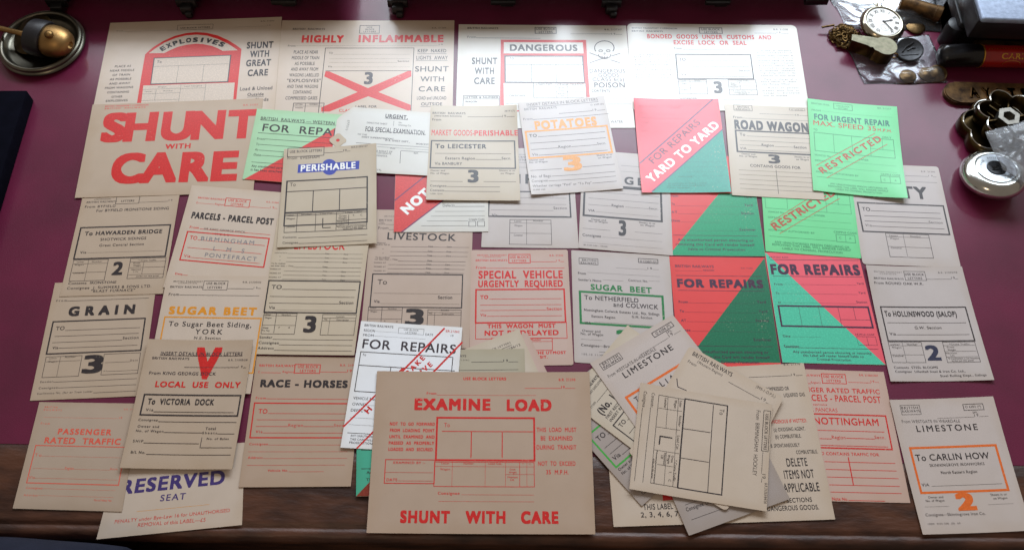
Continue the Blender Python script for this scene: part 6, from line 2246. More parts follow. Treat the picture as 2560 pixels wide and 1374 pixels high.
dict(q=[[0.4186,0.843],[0.5463,0.8325],[0.5325,0.6736],[0.4064,0.6833]],z=0.0022,W=127.28,H=159.84,r=0.6,tag=0,top=1,paper='green',
 label='bright green FOR URGENT REPAIR label, MAX. SPEED 35 M.P.H., stamped RESTRICTED',group='railway wagon labels spread on the desk',items=[
 ('small_print',[
  ('T','BRITISH RAIL',5.76,9.12,31.94,9.12,2.71,'gk',1),
  ('B',37.68,3.44,64.19,13.46,0.72,'gk'),
  ('T','USE BLOCK',41.93,8.54,60.6,8.54,2.44,'gk',1),
  ('T','LETTERS',44.19,12.26,57.45,12.26,2.43,'gk',1),
  ('T','BR 21257',100.12,6.21,119.14,6.21,2.72,'gk',1),
  ('T','FROM',5.53,21.43,18.37,21.43,2.95,'gk',1),
  ('S',19.26,19.99,119.22,19.99,0.24,'gk'),
  ('T','TO',6.14,56.49,11.88,56.49,3.4,'gk',1),
  ('T','ONLY',102.51,57.92,115.54,57.92,3.14,'gk',1),
  ('T','VEHICLE No.',5.39,100.36,28.85,100.36,2.78,'gk',1),
  ('T','DEFECT',5.68,109.8,21.01,109.8,2.76,'gk',1),
  ('T','OWNER',66.79,100.38,80.49,100.38,2.78,'gk',1),
  ('T','MOVEMENT AUTHORISED BY',5.83,129.02,64.69,129.02,2.73,'gk',1),
  ('S',23.96,105.34,118.07,105.34,0.23,'gk'),
  ('S',5.97,116.84,117.86,116.84,0.23,'gk'),
  ('S',6.2,135.89,94.15,135.89,0.45,'gk'),
  ('T','CRIPPLE CODE',95.57,122.63,121.53,122.63,2.74,'gk',1),
  ('T','ANY UNAUTHORISED PERSON OBSCURING OR',24.38,146.73,101.91,146.73,2.69,'gk',1),
  ('T','REMOVING THIS LABEL WILL RENDER HIMSELF',21.34,150.95,102.74,150.95,2.69,'gk',1),
  ('T','LIABLE TO CRIMINAL PROSECUTION',31.42,155.03,94.08,155.03,2.67,'gk',1),
 ]),
 ('heading',[
  ('T','FOR URGENT REPAIR',8.45,36.38,114.93,36.38,10.17,'bg',3),
  ('T','MAX. SPEED 35',6.67,46.55,95.27,46.4,8.17,'rs',2),
  ('T','M.P.H.',97.3,46.67,117.33,46.67,5.28,'rs',2),
  ('T','RESTRICTED',14.97,130.37,102.99,61.98,10.69,'rs',3),
  ('S',6.46,117.63,93.33,50.28,0.91,'rs'),
  ('S',20.21,136.57,109.0,67.89,0.9,'rs'),
 ]),
 ('form_grid',[
  ('B',6.79,59.51,117.88,91.62,0.7,'gk'),
  ('S',33.86,59.25,33.86,90.85,0.47,'gk'),
  ('S',59.46,59.66,59.46,91.26,0.47,'gk'),
  ('S',84.82,59.55,84.82,91.71,0.47,'gk'),
  ('S',102.21,59.48,102.21,78.43,0.47,'gk'),
  ('S',84.6,78.28,117.86,78.28,0.46,'gk'),
  ('B',94.64,124.21,120.75,135.69,0.68,'gk'),
  ('S',107.14,123.64,107.14,135.91,0.45,'gk'),
  ('T','C',98.38,132.06,100.77,132.06,2.97,'gk',1),
  ('T','A',113.1,132.24,115.49,132.24,2.97,'gk',1),
 ]),
 ]),
]
# ------------------------------------------------------------------ the labels
def cut(poly, ax, lo, hi):
    for lim, sg in ((lo, -1), (hi, 1)):
        o = []
        for i in range(len(poly)):
            A, B = poly[i], poly[(i + 1) % len(poly)]
            ia, ib = sg * (A[ax] - lim) <= 1e-9, sg * (B[ax] - lim) <= 1e-9
            if ia: o.append(A)
            if ia != ib:
                t = (lim - A[ax]) / (B[ax] - A[ax])
                o.append((A[0] + (B[0] - A[0]) * t, A[1] + (B[1] - A[1]) * t))
        poly = o
        if len(poly) < 3: return []
    return poly

def tri_poly(pts):
    from mathutils.geometry import tessellate_polygon
    return [tuple(t) for t in tessellate_polygon([[Vector((x, y, 0)) for x, y in pts]])]

class Sheet:
    """one card: corners on the desk, size in mm, a slight warp of its own"""
    def __init__(s, c, seed):
        r = random.Random(seed)
        s.q = [Vector(p) for p in c['q']]
        s.W, s.H, s.z = c['W'], c['H'], c['z']
        k = 1.25 if c['top'] else 0.22
        s.cc = [r.uniform(0.1, 1.0) * 0.0016 * k for _ in range(4)]
        if c['top']: s.cc[r.randrange(4)] *= 2.0
        s.b1 = r.uniform(0.0, 0.0009) * k
        s.b2 = r.uniform(0.0, 0.0006) * k
        s.o = sum(s.q, Vector((0, 0))) / 4
        s.origin = Vector((s.o.x, s.o.y, s.z))
    def at(s, u, v, lift=0.0):
        a, b = u / s.W, v / s.H
        p = s.q[0] * (1 - a) * (1 - b) + s.q[1] * a * (1 - b) + s.q[2] * a * b + s.q[3] * (1 - a) * b
        A, B = 2 * a - 1, 2 * b - 1
        z = s.b1 * A * A + s.b2 * B * B
        for i, (ca, cb) in enumerate(((0, 0), (1, 0), (1, 1), (0, 1))):
            d = 1 - math.hypot((a - ca) * 1.0, (b - cb) * 1.0) / 0.55
            if d > 0: z += s.cc[i] * d * d
        return Vector((p.x - s.o.x, p.y - s.o.y, z + lift))

def card_mesh(s, c):
    W, H, r, T = s.W, s.H, c['r'], 0.0004
    def lines(L):
        core = [r + (L - 2 * r) * i / 18 for i in range(19)]
        return [0, r * .4, r * .75] + core + [L - r * .75, L - r * .4, L]
    us, vs_ = lines(W), lines(H)
    def rnd(u, v):
        if c['tag']:
            return (u, v)
        fu, fv = min(u, W - u), min(v, H - v)
        if fu < r and fv < r:
            a, b = (r - fu) / r, (r - fv) / r
            h = math.hypot(a, b)
            if h > 0:
                m = max(a, b) / h
                a, b = a * m, b * m
            fu2, fv2 = r - a * r, r - b * r
            u = fu2 if u < W / 2 else W - fu2
            v = fv2 if v < H / 2 else H - fv2
        return (u, v)
    clip = c['tag']
    def shape(u, v):
        u, v = rnd(u, v)
        if clip:           # tag: the left corners are cut off
            k = 22.0
            lim = max(0.0, k - min(v, H - v)) * 0.95
            u = lim + u * (W - lim) / W
        return u, v
    nu, nv = len(us), len(vs_)
    V, F, mi = [], [], []
    for v in vs_:
        for u in us:
            V.append(s.at(*shape(u, v)))
    N = len(V)
    for v in vs_:
        for u in us:
            V.append(s.at(*shape(u, v), lift=-T))
    for j in range(nv - 1):
        for i in range(nu - 1):
            a = j * nu + i
            F.append((a, a + nu, a + nu + 1, a + 1)); mi.append(0)
            F.append((N + a, N + a + 1, N + a + nu + 1, N + a + nu)); mi.append(0)
    def wall(a, b):
        F.append((a, b, b + N, a + N)); mi.append(1)
    for i in range(nu - 1):
        wall(i, i + 1); wall((nv - 1) * nu + i + 1, (nv - 1) * nu + i)
    for j in range(nv - 1):
        wall((j + 1) * nu, j * nu); wall(j * nu + nu - 1, (j + 1) * nu + nu - 1)
    me = mesh('wagon_label', V, F)
    for p, k in zip(me.polygons, mi):
        p.material_index = k
        p.use_smooth = k == 0
    uvl = me.uv_layers.new(name='UVMap')
    for lp in me.loops:
        k = lp.vertex_index % N
        uvl.data[lp.index].uv = (us[k % nu] / W, vs_[k // nu] / H)
    try: me.set_sharp_from_angle(angle=math.radians(40))
    except Exception: pass
    return me

class Print:
    def __init__(s, sheet): s.s, s.V, s.F, s.M, s.mats = sheet, [], [], [], []
    def mi(s, c):
        if c not in s.mats: s.mats.append(c)
        return s.mats.index(c)
    def faces(s, pts, fs, c, lift):
        k, n = s.mi(c), len(s.V)
        s.V += [s.s.at(u, v, lift) for u, v in pts]
        for f in fs:
            s.F.append(tuple(n + i for i in f)); s.M.append(k)
    def poly(s, pts, c, lift, cell=9.0):
        for t in tri_poly(pts):
            tp = [pts[i] for i in t]
            us = [p[0] for p in tp]
            i0, i1 = int(min(us) // cell), int(max(us) // cell)
            for i in range(i0, i1 + 1):
                st = cut(tp, 0, i * cell, (i + 1) * cell)
                if len(st) < 3: continue
                vv = [p[1] for p in st]
                for j in range(int(min(vv) // cell), int(max(vv) // cell) + 1):
                    g = cut(st, 1, j * cell, (j + 1) * cell)
                    if len(g) >= 3: s.faces(g, [tuple(range(len(g)))], c, lift)
    def line(s, u0, v0, u1, v1, th, c, lift):
        L = math.hypot(u1 - u0, v1 - v0)
        if L < 1e-6: return
        nx, ny = -(v1 - v0) / L * th / 2, (u1 - u0) / L * th / 2
        n = max(1, int(L // 9) + 1)
        pts, fs = [], []
        for i in range(n + 1):
            t = i / n
            x, y = u0 + (u1 - u0) * t, v0 + (v1 - v0) * t
            pts += [(x + nx, y + ny), (x - nx, y - ny)]
        s.faces(pts, [(2 * i, 2 * i + 1, 2 * i + 3, 2 * i + 2) for i in range(n)], c, lift)
    def box(s, u0, v0, u1, v1, th, c, lift):
        u0, u1, v0, v1 = min(u0, u1), max(u0, u1), min(v0, v1), max(v0, v1)
        h = th / 2
        s.line(u0 - h, v0, u1 + h, v0, th, c, lift); s.line(u0 - h, v1, u1 + h, v1, th, c, lift)
        s.line(u0, v0 + h, u0, v1 - h, th, c, lift); s.line(u1, v0 + h, u1, v1 - h, th, c, lift)
    def text(s, t, u0, v0, u1, v1, h, c, w, lift):
        gl, lo, hi, dy_ = text2d(t, w, h < 3.6)
        if not gl: return
        L = math.hypot(u1 - u0, v1 - v0)
        kx, ky = L / (hi - lo), h / (CAP + 2 * dy_)
        dx, dy = (u1 - u0) / L, (v1 - v0) / L
        track, nch = 0.0, len(t) - 1
        if nch > 0 and kx > 1.1 * ky:
            track = (L - (hi - lo) * ky * 1.06) / nch
            kx = ky * 1.06
        for p, fs, k, ni in gl:
            pts = []
            for x, y in p:
                a, b = (x - lo) * kx + ni * track, (y + dy_) * ky
                pts.append((u0 + dx * a + dy * b, v0 + dy * a - dx * b))
            s.faces(pts, fs, c, lift + k * 0.0000015)
    def build(s, name, parent):
        me = mesh(name, s.V, s.F)
        for c in s.mats: me.materials.append(IM[c])
        if len(me.polygons) == len(s.M):
            me.polygons.foreach_set('material_index', s.M)
        return link(name, me, None, parent)

def runs(items, gap=17.0):
    """printed matter that stands apart on the card is a part of its own"""
    bx = []
    for it in items:
        if it[0] == 'P': us, vs = [p[0] for p in it[1]], [p[1] for p in it[1]]
        elif it[0] == 'T': us, vs = [it[2], it[4]], [it[3], it[5], it[3] - it[6]]
        else: us, vs = [it[1], it[3]], [it[2], it[4]]
        bx.append((min(us), min(vs), max(us), max(vs)))
    n = len(items)
    g = list(range(n))
    def f(i):
        while g[i] != i: i = g[i]
        return i
    for i in range(n):
        for j in range(i):
            A, B = bx[i], bx[j]
            if math.hypot(max(0, A[0] - B[2], B[0] - A[2]), max(0, A[1] - B[3], B[1] - A[3])) <= gap: g[f(i)] = f(j)
    out = {}
    for i in range(n): out.setdefault(f(i), []).append(items[i])
    return list(out.values())

for ci, c in enumerate(CARDS):
    sh = Sheet(c, 11 + ci)
    NAME = 'luggage_tag' if c['tag'] else ('seat_label' if 'SEAT' in c['label'] else 'wagon_label')
    root = link(NAME, card_mesh(sh, c), [PM[c['paper']], EDGE])
    root.location = sh.origin
    tag(root, c['label'], 'tag' if c['tag'] else 'label', c['group'] or None)
    lift = 0.00004
    np_ = sum(1 for p, l in c['items'] for it in l if it[0] == 'P')
    lp = lift
    lo_ = lift + 0.000012 * np_ + 0.00001
    for part, items in [(p, g) for p, its in c['items'] for g in runs(its)]:
        P = Print(sh)
        for it in items:
            k = it[0]
            if k == 'P':
                lp += 0.000012
                P.poly([tuple(p) for p in it[1]], it[2], lp)
            else:
                lo_ += 0.000002
                if k == 'T':
                    P.text(*it[1:], lift=lo_)
                    if it[8] >= 4 and part == 'class_number': lo_ += 0.00012
                elif k == 'S': P.line(*it[1:], lift=lo_)
                elif k == 'B': P.box(*it[1:], lift=lo_)
        if P.V: P.build(part, root)
    if c['tag']:
        # square eyelet patch folded over the end of the tag, with a punched hole showing red
        cu, cv = 6.0, sh.H * 0.545
        bm = bmesh.new()
        n = 20
        inner, outer, in2 = [], [], []
        for i in range(n):
            a = 2 * PI * i / n
            rr = 9.5 / max(abs(math.cos(a)), abs(math.sin(a))) 
            ca, sa = math.cos(a + 0.75), math.sin(a + 0.75)
            outer.append(bm.verts.new(sh.at(cu + rr * ca, cv + rr * sa, 0.00035)))
            inner.append(bm.verts.new(sh.at(cu + 2.6 * ca, cv + 2.6 * sa, 0.00035)))
            in2.append(bm.verts.new(sh.at(cu + 2.6 * ca, cv + 2.6 * sa, 0.00012)))
        for i in range(n):
            j = (i + 1) % n
            bm.faces.new((outer[i], outer[j], inner[j], inner[i])); bm.faces.new((inner[i], inner[j], in2[j], in2[i]))
        o2 = [bm.verts.new(v.co - Vector((0, 0, 0.0003))) for v in outer]
        for i in range(n):
            bm.faces.new((outer[i], o2[i], o2[(i + 1) % n], outer[(i + 1) % n]))
        link('eyelet_patch', bm_mesh(bm, 'eyelet_patch', False), PM['buff2'], root)
        bm = bmesh.new()
        vs = [bm.verts.new(sh.at(cu + 2.7 * math.cos(2 * PI * i / n), cv + 2.7 * math.sin(2 * PI * i / n), 0.0001)) for i in range(n)]
        bm.faces.new(vs)
        link('punched_hole', bm_mesh(bm, 'punched_hole', False), IM['r'], root)

bpy.data.objects.remove(_fo)

# ------------------------------------------------------------------ metals and other materials of the things round the labels
brass = mat('brass', lin(168, 132, 84), rough=0.46, metal=1, noise=0.5, nscale=40, rvar=0.1)
chain_brass = mat('aged_chain', lin(104, 80, 48), rough=0.36, metal=1, noise=0.6, nscale=130)
brass_dark = mat('tarnished_brass', lin(84, 68, 42), rough=0.36, metal=1, noise=0.6, nscale=55, rvar=0.12, bump=0.15, bscale=150)
bronze = mat('bronze_plate', lin(124, 94, 60), rough=0.5, metal=0.85, col2=lin(58, 44, 34), nscale=70, bump=0.3, bscale=240, rvar=0.1)
silver = mat('silver', lin(206, 206, 200), rough=0.16, metal=1, noise=0.1, nscale=60, rvar=0.06)
nickel = mat('worn_nickel', lin(190, 184, 166), rough=0.2, metal=1, noise=0.35, nscale=35, rvar=0.08)
pewter = mat('pewter', lin(120, 116, 104), rough=0.34, metal=1, noise=0.4, nscale=30, rvar=0.1)
black_iron = mat('black_iron', lin(24, 22, 26), rough=0.42, spec=0.5, noise=0.4, nscale=50, bump=0.1, bscale=300)
soot = mat('black_paint', lin(18, 16, 18), rough=0.32, spec=0.5, noise=0.3, nscale=90)
navy = mat('navy_cloth', lin(10, 10, 20), rough=0.9, spec=0.04, noise=0.3, nscale=60, bump=0.2, bscale=900)
enamel = mat('dial_enamel', lin(226, 222, 214), rough=0.14, spec=0.5, noise=0.03, nscale=80)
dialink = mat('dial_ink', lin(26, 24, 28), rough=0.4)
patina = mat('dark_patina', lin(46, 46, 48), rough=0.42, metal=0.6, noise=0.4, nscale=120, bump=0.25, bscale=260)
bluegrey = mat('hammered_blue_grey', lin(150, 162, 184), rough=0.45, metal=0.3, noise=0.25, nscale=160, bump=0.3, bscale=500, rvar=0.1)
redfoil = mat('red_foil', lin(168, 30, 22), rough=0.24, spec=0.6, noise=0.35, nscale=26, bump=0.1, bscale=120)
gold = mat('gold_print', lin(214, 160, 66), rough=0.3, metal=0.9)
coinm = mat('old_coin', lin(104, 82, 54), rough=0.38, metal=1, noise=0.5, nscale=160, bump=0.3, bscale=500)
trouser = mat('blue_grey_cloth', lin(38, 40, 52), rough=0.95, spec=0.1, noise=0.2, nscale=40, bump=0.3, bscale=1200)

def film(name, haze, gl):
    m = bpy.data.materials.new(name); m.use_nodes = True
    nt = m.node_tree; nt.nodes.clear()
    out = nt.nodes.new('ShaderNodeOutputMaterial')
    tr = nt.nodes.new('ShaderNodeBsdfTransparent'); tr.inputs[0].default_value = (0.94, 0.95, 0.97, 1)
    df = nt.nodes.new('ShaderNodeBsdfTranslucent'); df.inputs[0].default_value = (0.85, 0.88, 0.92, 1)
    d2 = nt.nodes.new('ShaderNodeBsdfDiffuse'); d2.inputs[0].default_value = (0.8, 0.83, 0.88, 1)
    ad = nt.nodes.new('ShaderNodeMixShader'); ad.inputs[0].default_value = 0.5
    nt.links.new(df.outputs[0], ad.inputs[1]); nt.links.new(d2.outputs[0], ad.inputs[2])
    gs = nt.nodes.new('ShaderNodeBsdfGlossy'); gs.inputs['Roughness'].default_value = 0.16
    lw = nt.nodes.new('ShaderNodeFresnel'); lw.inputs[0].default_value = gl
    m1 = nt.nodes.new('ShaderNodeMixShader'); m1.inputs[0].default_value = haze
    nt.links.new(tr.outputs[0], m1.inputs[1]); nt.links.new(ad.outputs[0], m1.inputs[2])
    m2 = nt.nodes.new('ShaderNodeMixShader')
    nt.links.new(lw.outputs[0], m2.inputs[0]); nt.links.new(m1.outputs[0], m2.inputs[1]); nt.links.new(gs.outputs[0], m2.inputs[2])
    nt.links.new(m2.outputs[0], out.inputs[0])
    return m
clear_film = film('clear_plastic', 0.07, 1.32)
milky_film = film('milky_plastic', 0.24, 1.42)

# ------------------------------------------------------------------ model railway wagons along the back of the desk
def wy(x): return 1.039 + 0.047 * x
WA = math.atan(0.047)
def wagon(x0, x1, label, loads, wheels, blocks, ends):
    xc = (x0 + x1) / 2
    root = empty('model_wagon', (xc, wy(xc), 0), WA)
    tag(root, label, 'model wagon', 'model railway wagons at the back of the desk')
    L = x1 - x0
    bm = bmesh.new(); add_box(bm, (0, 0.0, 0.0345), (L, 0.066, 0.009), 0.001)
    link('underframe', bm_mesh(bm, 'underframe'), soot, root)
    bm = bmesh.new(); add_box(bm, (0, -0.0355, 0.0295), (L, 0.004, 0.013), 0.0006)
    link('side_rail', bm_mesh(bm, 'side_rail'), soot, root)
    for (a, b, h) in loads:
        bm = bmesh.new(); add_box(bm, ((a + b) / 2 - xc, 0.002, 0.0392 + h / 2), (b - a, 0.062, h), 0.0015)
        link('body', bm_mesh(bm, 'body'), black_iron, root)
    for x in wheels:
        for sy in (-1, 1):
            bm = bmesh.new()
            M = Matrix.Translation((x - xc, sy * 0.021, 0.0175)) @ Matrix.Rotation(PI / 2, 4, 'X')
            add_lathe(bm, [(0.004, -0.004), (0.0155, -0.003), (0.0155, 0.0), (0.0175, 0.0), (0.0175, 0.002), (0.0, 0.002)], M, 28)
            w = link('wheel', bm_mesh(bm, 'wheel'), pewter, root)
        bm = bmesh.new()
        add_box(bm, (x - xc, -0.0405, 0.0165), (0.03, 0.006, 0.014), 0.001)
        add_box(bm, (x - xc, -0.0455, 0.0105), (0.018, 0.015, 0.015), 0.003)
        add_box(bm, (x - xc + 0.003, -0.052, 0.006), (0.011, 0.012, 0.0105), 0.003)
        link('axle_box', bm_mesh(bm, 'axle_box'), soot, root)
    for x in blocks:
        bm = bmesh.new()
        add_box(bm, (x - xc, -0.041, 0.0195), (0.038, 0.007, 0.008), 0.001)
        add_box(bm, (x - xc + 0.006, -0.041, 0.0145), (0.02, 0.006, 0.006), 0.0015)
        link('brake_gear', bm_mesh(bm, 'brake_gear'), soot, root)
    for x in ends:
        bm = bmesh.new(); add_box(bm, (x - xc, -0.038, 0.0195), (0.036, 0.01, 0.011), 0.0015)
        link('step', bm_mesh(bm, 'step'), soot, root)
    return root
wagon(-0.84, -0.255, 'black model railway wagon behind the EXPLOSIVES card, the left one of two', [(-0.83, -0.262, 0.05)], [-0.70, -0.507], [-0.36], [])
wagon(-0.2, 0.474, 'long black model railway wagon with gaps between its loads, behind the DANGEROUS card', [(-0.198, 0.056, 0.05), (0.084, 0.172, 0.05), (0.2, 0.37, 0.036)], [-0.19, 0.135], [-0.03, 0.297], [0.449])

# ------------------------------------------------------------------ round dish with a brass fitting lying in it
DX, DY = -0.7035, 0.8935
bm = bmesh.new()
add_lathe(bm, [(0.0, 0.0005), (0.05, 0.0005), (0.058, 0.002), (0.0615, 0.006), (0.0605, 0.0085), (0.0585, 0.0095), (0.0592, 0.0115), (0.0585, 0.014), (0.056, 0.0152), (0.0535, 0.0148), (0.052, 0.013), (0.0505, 0.008), (0.047, 0.0045), (0.0, 0.0035)], Matrix(), 72)
d = link('dish', bm_mesh(bm, 'dish', True, 60), pewter); d.location = (DX, DY, 0)
tag(d, 'round pewter dish with a stepped rim at the back left corner', 'dish')
root = empty('brass_fitting', (DX + 0.016, DY - 0.011, 0.003))
root.scale = (1, 1, 0.84)
tag(root, 'brass domed fitting with a dark band and a rod, lying in the round dish', 'fitting')
AX = Matrix.Rotation(math.radians(-14), 4, 'Z') @ Matrix.Rotation(PI / 2, 4, 'Y')
M0 = Matrix.Translation((0.0, 0.002, 0.027))
bm = bmesh.new()
add_lathe(bm, [(0.023, 0.002), (0.0245, 0.008), (0.0245, 0.016), (0.0225, 0.026), (0.018, 0.034), (0.0115, 0.0385), (0.006, 0.0395), (0.0052, 0.036), (0.0, 0.034)], M0 @ AX, 40)
link('dome', bm_mesh(bm, 'dome', True, 60), brass, root)
bm = bmesh.new()
add_lathe(bm, [(0.024, -0.022), (0.0275, -0.02), (0.0285, -0.01), (0.0285, 0.0), (0.027, 0.004), (0.0225, 0.0045)], M0 @ AX, 40)
link('band', bm_mesh(bm, 'band', True, 50), black_iron, root)
bm = bmesh.new()
add_lathe(bm, [(0.0042, -0.13), (0.0042, -0.04), (0.0058, -0.034), (0.0058, -0.022)], M0 @ AX, 16)
link('rod', bm_mesh(bm, 'rod', True, 50), brass, root)
bm = bmesh.new()
add_lathe(bm, [(0.0, 0.0), (0.0055, 0.001), (0.006, 0.006), (0.003, 0.009), (0.0, 0.0095)], Matrix.Translation((0.017, -0.006, 0.049)) @ Matrix.Rotation(0.5, 4, 'X'), 16)
link('knob', bm_mesh(bm, 'knob', True, 60), brass, root)
bm = bmesh.new()
add_lathe(bm, [(0.0, 0.0), (0.03, 0.0), (0.034, 0.002), (0.034, 0.0045), (0.03, 0.006), (0.0, 0.006)], Matrix.Translation((-0.0255, 0.019, 0.014)) @ Matrix.Rotation(math.radians(-20), 4, 'Y') @ Matrix.Rotation(math.radians(10), 4, 'X'), 40)
link('flange', bm_mesh(bm, 'flange', True, 50), brass_dark, root)

# ------------------------------------------------------------------ dark case at the left edge
bm = bmesh.new(); add_box(bm, (-0.785, 0.655, 0.0115), (0.205, 0.265, 0.022), 0.0015, math.radians(3))
tag(link('case', bm_mesh(bm, 'case'), navy), 'flat navy black case lying at the left edge of the desk', 'case')

# ------------------------------------------------------------------ pocket watch
WX, WY_ = 0.5465, 0.984
root = empty('pocket_watch', (WX, WY_, 0.0035))
root.rotation_euler = (math.radians(3), math.radians(3), math.radians(-2))
tag(root, 'silver cased open face pocket watch with white Roman numeral dial', 'watch')
bm = bmesh.new()
add_lathe(bm, [(0.0, 0.0), (0.02, 0.0008), (0.029, 0.0035), (0.0335, 0.008), (0.034, 0.0105), (0.0325, 0.0135), (0.0305, 0.0155), (0.029, 0.0172), (0.0272, 0.0172), (0.0262, 0.0158), (0.0, 0.0158)], Matrix(), 72)
link('watch_case', bm_mesh(bm, 'watch_case', True, 60), nickel, root)
bm = bmesh.new(); add_lathe(bm, [(0.0258, 0.0159), (0.0, 0.0161)], Matrix(), 64)
link('dial', bm_mesh(bm, 'dial', True), enamel, root)
class Flat:
    def __init__(s): s.V, s.F = [], []
    def text(s, t, cx, cy, h, rot=0.0, w=2, z=0.0, kx=1.0, fn=None):
        gl, lo, hi, dy_ = text2d(t, w)
        k = h / CAP
        mid = (lo + hi) / 2
        for p, fs, lay, ni in gl:
            n = len(s.V)
            for x, y in p:
                a, b = (x - mid) * k * kx, (y - CAP / 2) * k
                X, Y = cx + a * math.cos(rot) - b * math.sin(rot), cy + a * math.sin(rot) + b * math.cos(rot)
                s.V.append(fn(X, Y) if fn else (X, Y, z + lay * 4e-6))
            s.F += [tuple(n + i for i in f) for f in fs]
    def bar(s, x0, y0, x1, y1, w0, w1, z):
        L = math.hypot(x1 - x0, y1 - y0); nx, ny = -(y1 - y0) / L, (x1 - x0) / L
        n = len(s.V)
        s.V += [(x0 + nx * w0, y0 + ny * w0, z), (x0 - nx * w0, y0 - ny * w0, z), (x1 - nx * w1, y1 - ny * w1, z), (x1 + nx * w1, y1 + ny * w1, z)]
        s.F.append((n, n + 1, n + 2, n + 3))
_fo = bpy.data.objects.new('lettering', _fc); COL.objects.link(_fo)
fl = Flat()
for i, rn in enumerate(('XII', 'I', 'II', 'III', 'IIII', 'V', '', 'VII', 'VIII', 'IX', 'X', 'XI')):
    a = PI / 2 - i * PI / 6
    if rn: fl.text(rn, 0.0205 * math.cos(a), 0.0205 * math.sin(a), 0.0058, a - PI / 2, 2, 0.01625, 0.62 if len(rn) > 2 else 0.8)
for i in range(60):
    a = i * PI / 30
    fl.bar(0.0243 * math.cos(a), 0.0243 * math.sin(a), 0.0252 * math.cos(a), 0.0252 * math.sin(a), 0.00012, 0.00012, 0.01622)
link('numerals', mesh('numerals', fl.V, fl.F), dialink, root)
fl = Flat()
for i in range(24):
    a, b = i * PI / 12, (i + 1) * PI / 12
    fl.bar(0.0062 * math.cos(a), -0.0115 + 0.0062 * math.sin(a), 0.0062 * math.cos(b), -0.0115 + 0.0062 * math.sin(b), 0.00012, 0.00012, 0.01622)
    fl.bar(0.005 * math.cos(a), -0.0115 + 0.005 * math.sin(a), 0.0058 * math.cos(a), -0.0115 + 0.0058 * math.sin(a), 0.0001, 0.0001, 0.01622)
fl.bar(0, -0.0115, 0.002, -0.0155, 0.0003, 0.0001, 0.01626)
link('seconds_dial', mesh('seconds_dial', fl.V, fl.F), dialink, root)
for nm, ang, ln_, w0 in (('hour_hand', 71, 0.0155, 0.0008), ('minute_hand', 143, 0.0215, 0.0006)):
    a = PI / 2 - math.radians(ang)
    bm = bmesh.new()
    ca, sa = math.cos(a), math.sin(a)
    q = [(-0.003, 0), (0, 0.0014), (0.003, w0), (ln_ * .6, w0), (ln_ * .72, w0 * (2.4 if nm == 'hour_hand' else 1.3)), (ln_, 0.0001)]
    pts = [(x * ca - y * sa, x * sa + y * ca) for x, y in q] + [(x * ca + y * sa, x * sa - y * ca) for x, y in reversed(q[1:])]
    add_prism(bm, pts, 0.0166 if nm == 'hour_hand' else 0.0169, 0.0168 if nm == 'hour_hand' else 0.0171)
    link(nm, bm_mesh(bm, nm, False), dialink, root)
bm = bmesh.new()
add_tube(bm, [(0.0, 0.033, 0.009), (0.0, 0.042, 0.009)], 0.0042, 16)
link('crown', bm_mesh(bm, 'crown'), nickel, root)
bm = bmesh.new()
add_tube(bm, [(0.009 * math.cos(a), 0.045 + 0.009 * math.sin(a), 0.009) for a in [i * PI / 10 for i in range(20)]], 0.0011, 8, True)
link('bow', bm_mesh(bm, 'bow'), nickel, root)

# ------------------------------------------------------------------ watch chain in a heap
root = empty('watch_chain', (0.491, 0.966, 0))
tag(root, 'heap of brass watch chain beside the pocket watch', 'chain')
bm = bmesh.new()
r = random.Random(3)
for k in range(105):
    a, rr = r.uniform(0, 2 * PI), 0.024 * math.sqrt(r.random())
    c = Vector((rr * 0.95 * math.cos(a), rr * 0.9 * math.sin(a), 0.003 + 0.013 * r.random() * (1 - rr / 0.026)))
    R = Matrix.Rotation(r.uniform(0, PI), 3, 'Z') @ Matrix.Rotation(r.uniform(-1.1, 1.1), 3, 'X')
    lp = [c + R @ Vector((0.0052 * math.cos(t), 0.0029 * math.sin(t), 0)) for t in [i * PI / 7 for i in range(14)]]
    for p in lp: p.z = max(p.z, 0.0012)
    add_tube(bm, lp, 0.00095, 6, True)
link('links', bm_mesh(bm, 'links'), chain_brass, root)
bm = bmesh.new()
add_tube(bm, [(-0.034, 0.0125, 0.008), (-0.016, 0.015, 0.011)], 0.0016, 10)
link('fastening_bar', bm_mesh(bm, 'fastening_bar'), chain_brass, root)

# ------------------------------------------------------------------ whistle
root = empty('whistle', (0.5385, 0.9290, 0.0042))
tag(root, 'silver pea whistle on its side on the clear bag, below the pocket watch', 'whistle')
out = []
for i in range(25):
    a = math.radians(-140 + 262 * i / 24)
    out.append((0.0165 * math.cos(a), 0.0165 * math.sin(a)))
out += [(-0.016, 0.0155), (-0.024, 0.0165), (-0.045, 0.0195), (-0.0475, 0.0085), (-0.0255, -0.0005), (-0.0225, -0.0035), (-0.0185, -0.0035), (-0.0165, -0.0085)]
bm = bmesh.new(); add_prism(bm, out, 0.0, 0.0205)
link('whistle_body', bm_mesh(bm, 'whistle_body', True, 35), brass_dark, root)
bm = bmesh.new()
f = add_prism(bm, [(x * 1.03, y * 1.03) for x, y in out], 0.0206, 0.0218)
link('side_plate', bm_mesh(bm, 'side_plate', True, 35), mat('worn_plate', lin(122, 118, 100), rough=0.5, metal=1, noise=0.35, nscale=140, bump=0.3, bscale=300), root)
fl = Flat()
for t, y in (('MADE', 0.004), ('IN', -0.0015), ('ENGLAND', -0.007)): fl.text(t, -0.001, y, 0.0034, math.radians(-12), 1, 0.02188, 0.8)
link('engraving', mesh('engraving', fl.V, fl.F), mat('engraved_line', lin(120, 112, 96), rough=0.4, metal=0.8), root)
bm = bmesh.new()
add_tube(bm, [(0.0175 + 0.0045 * math.cos(a), -0.006, 0.008 + 0.0045 * math.sin(a)) for a in [i * PI / 8 for i in range(16)]], 0.0009, 8, True)
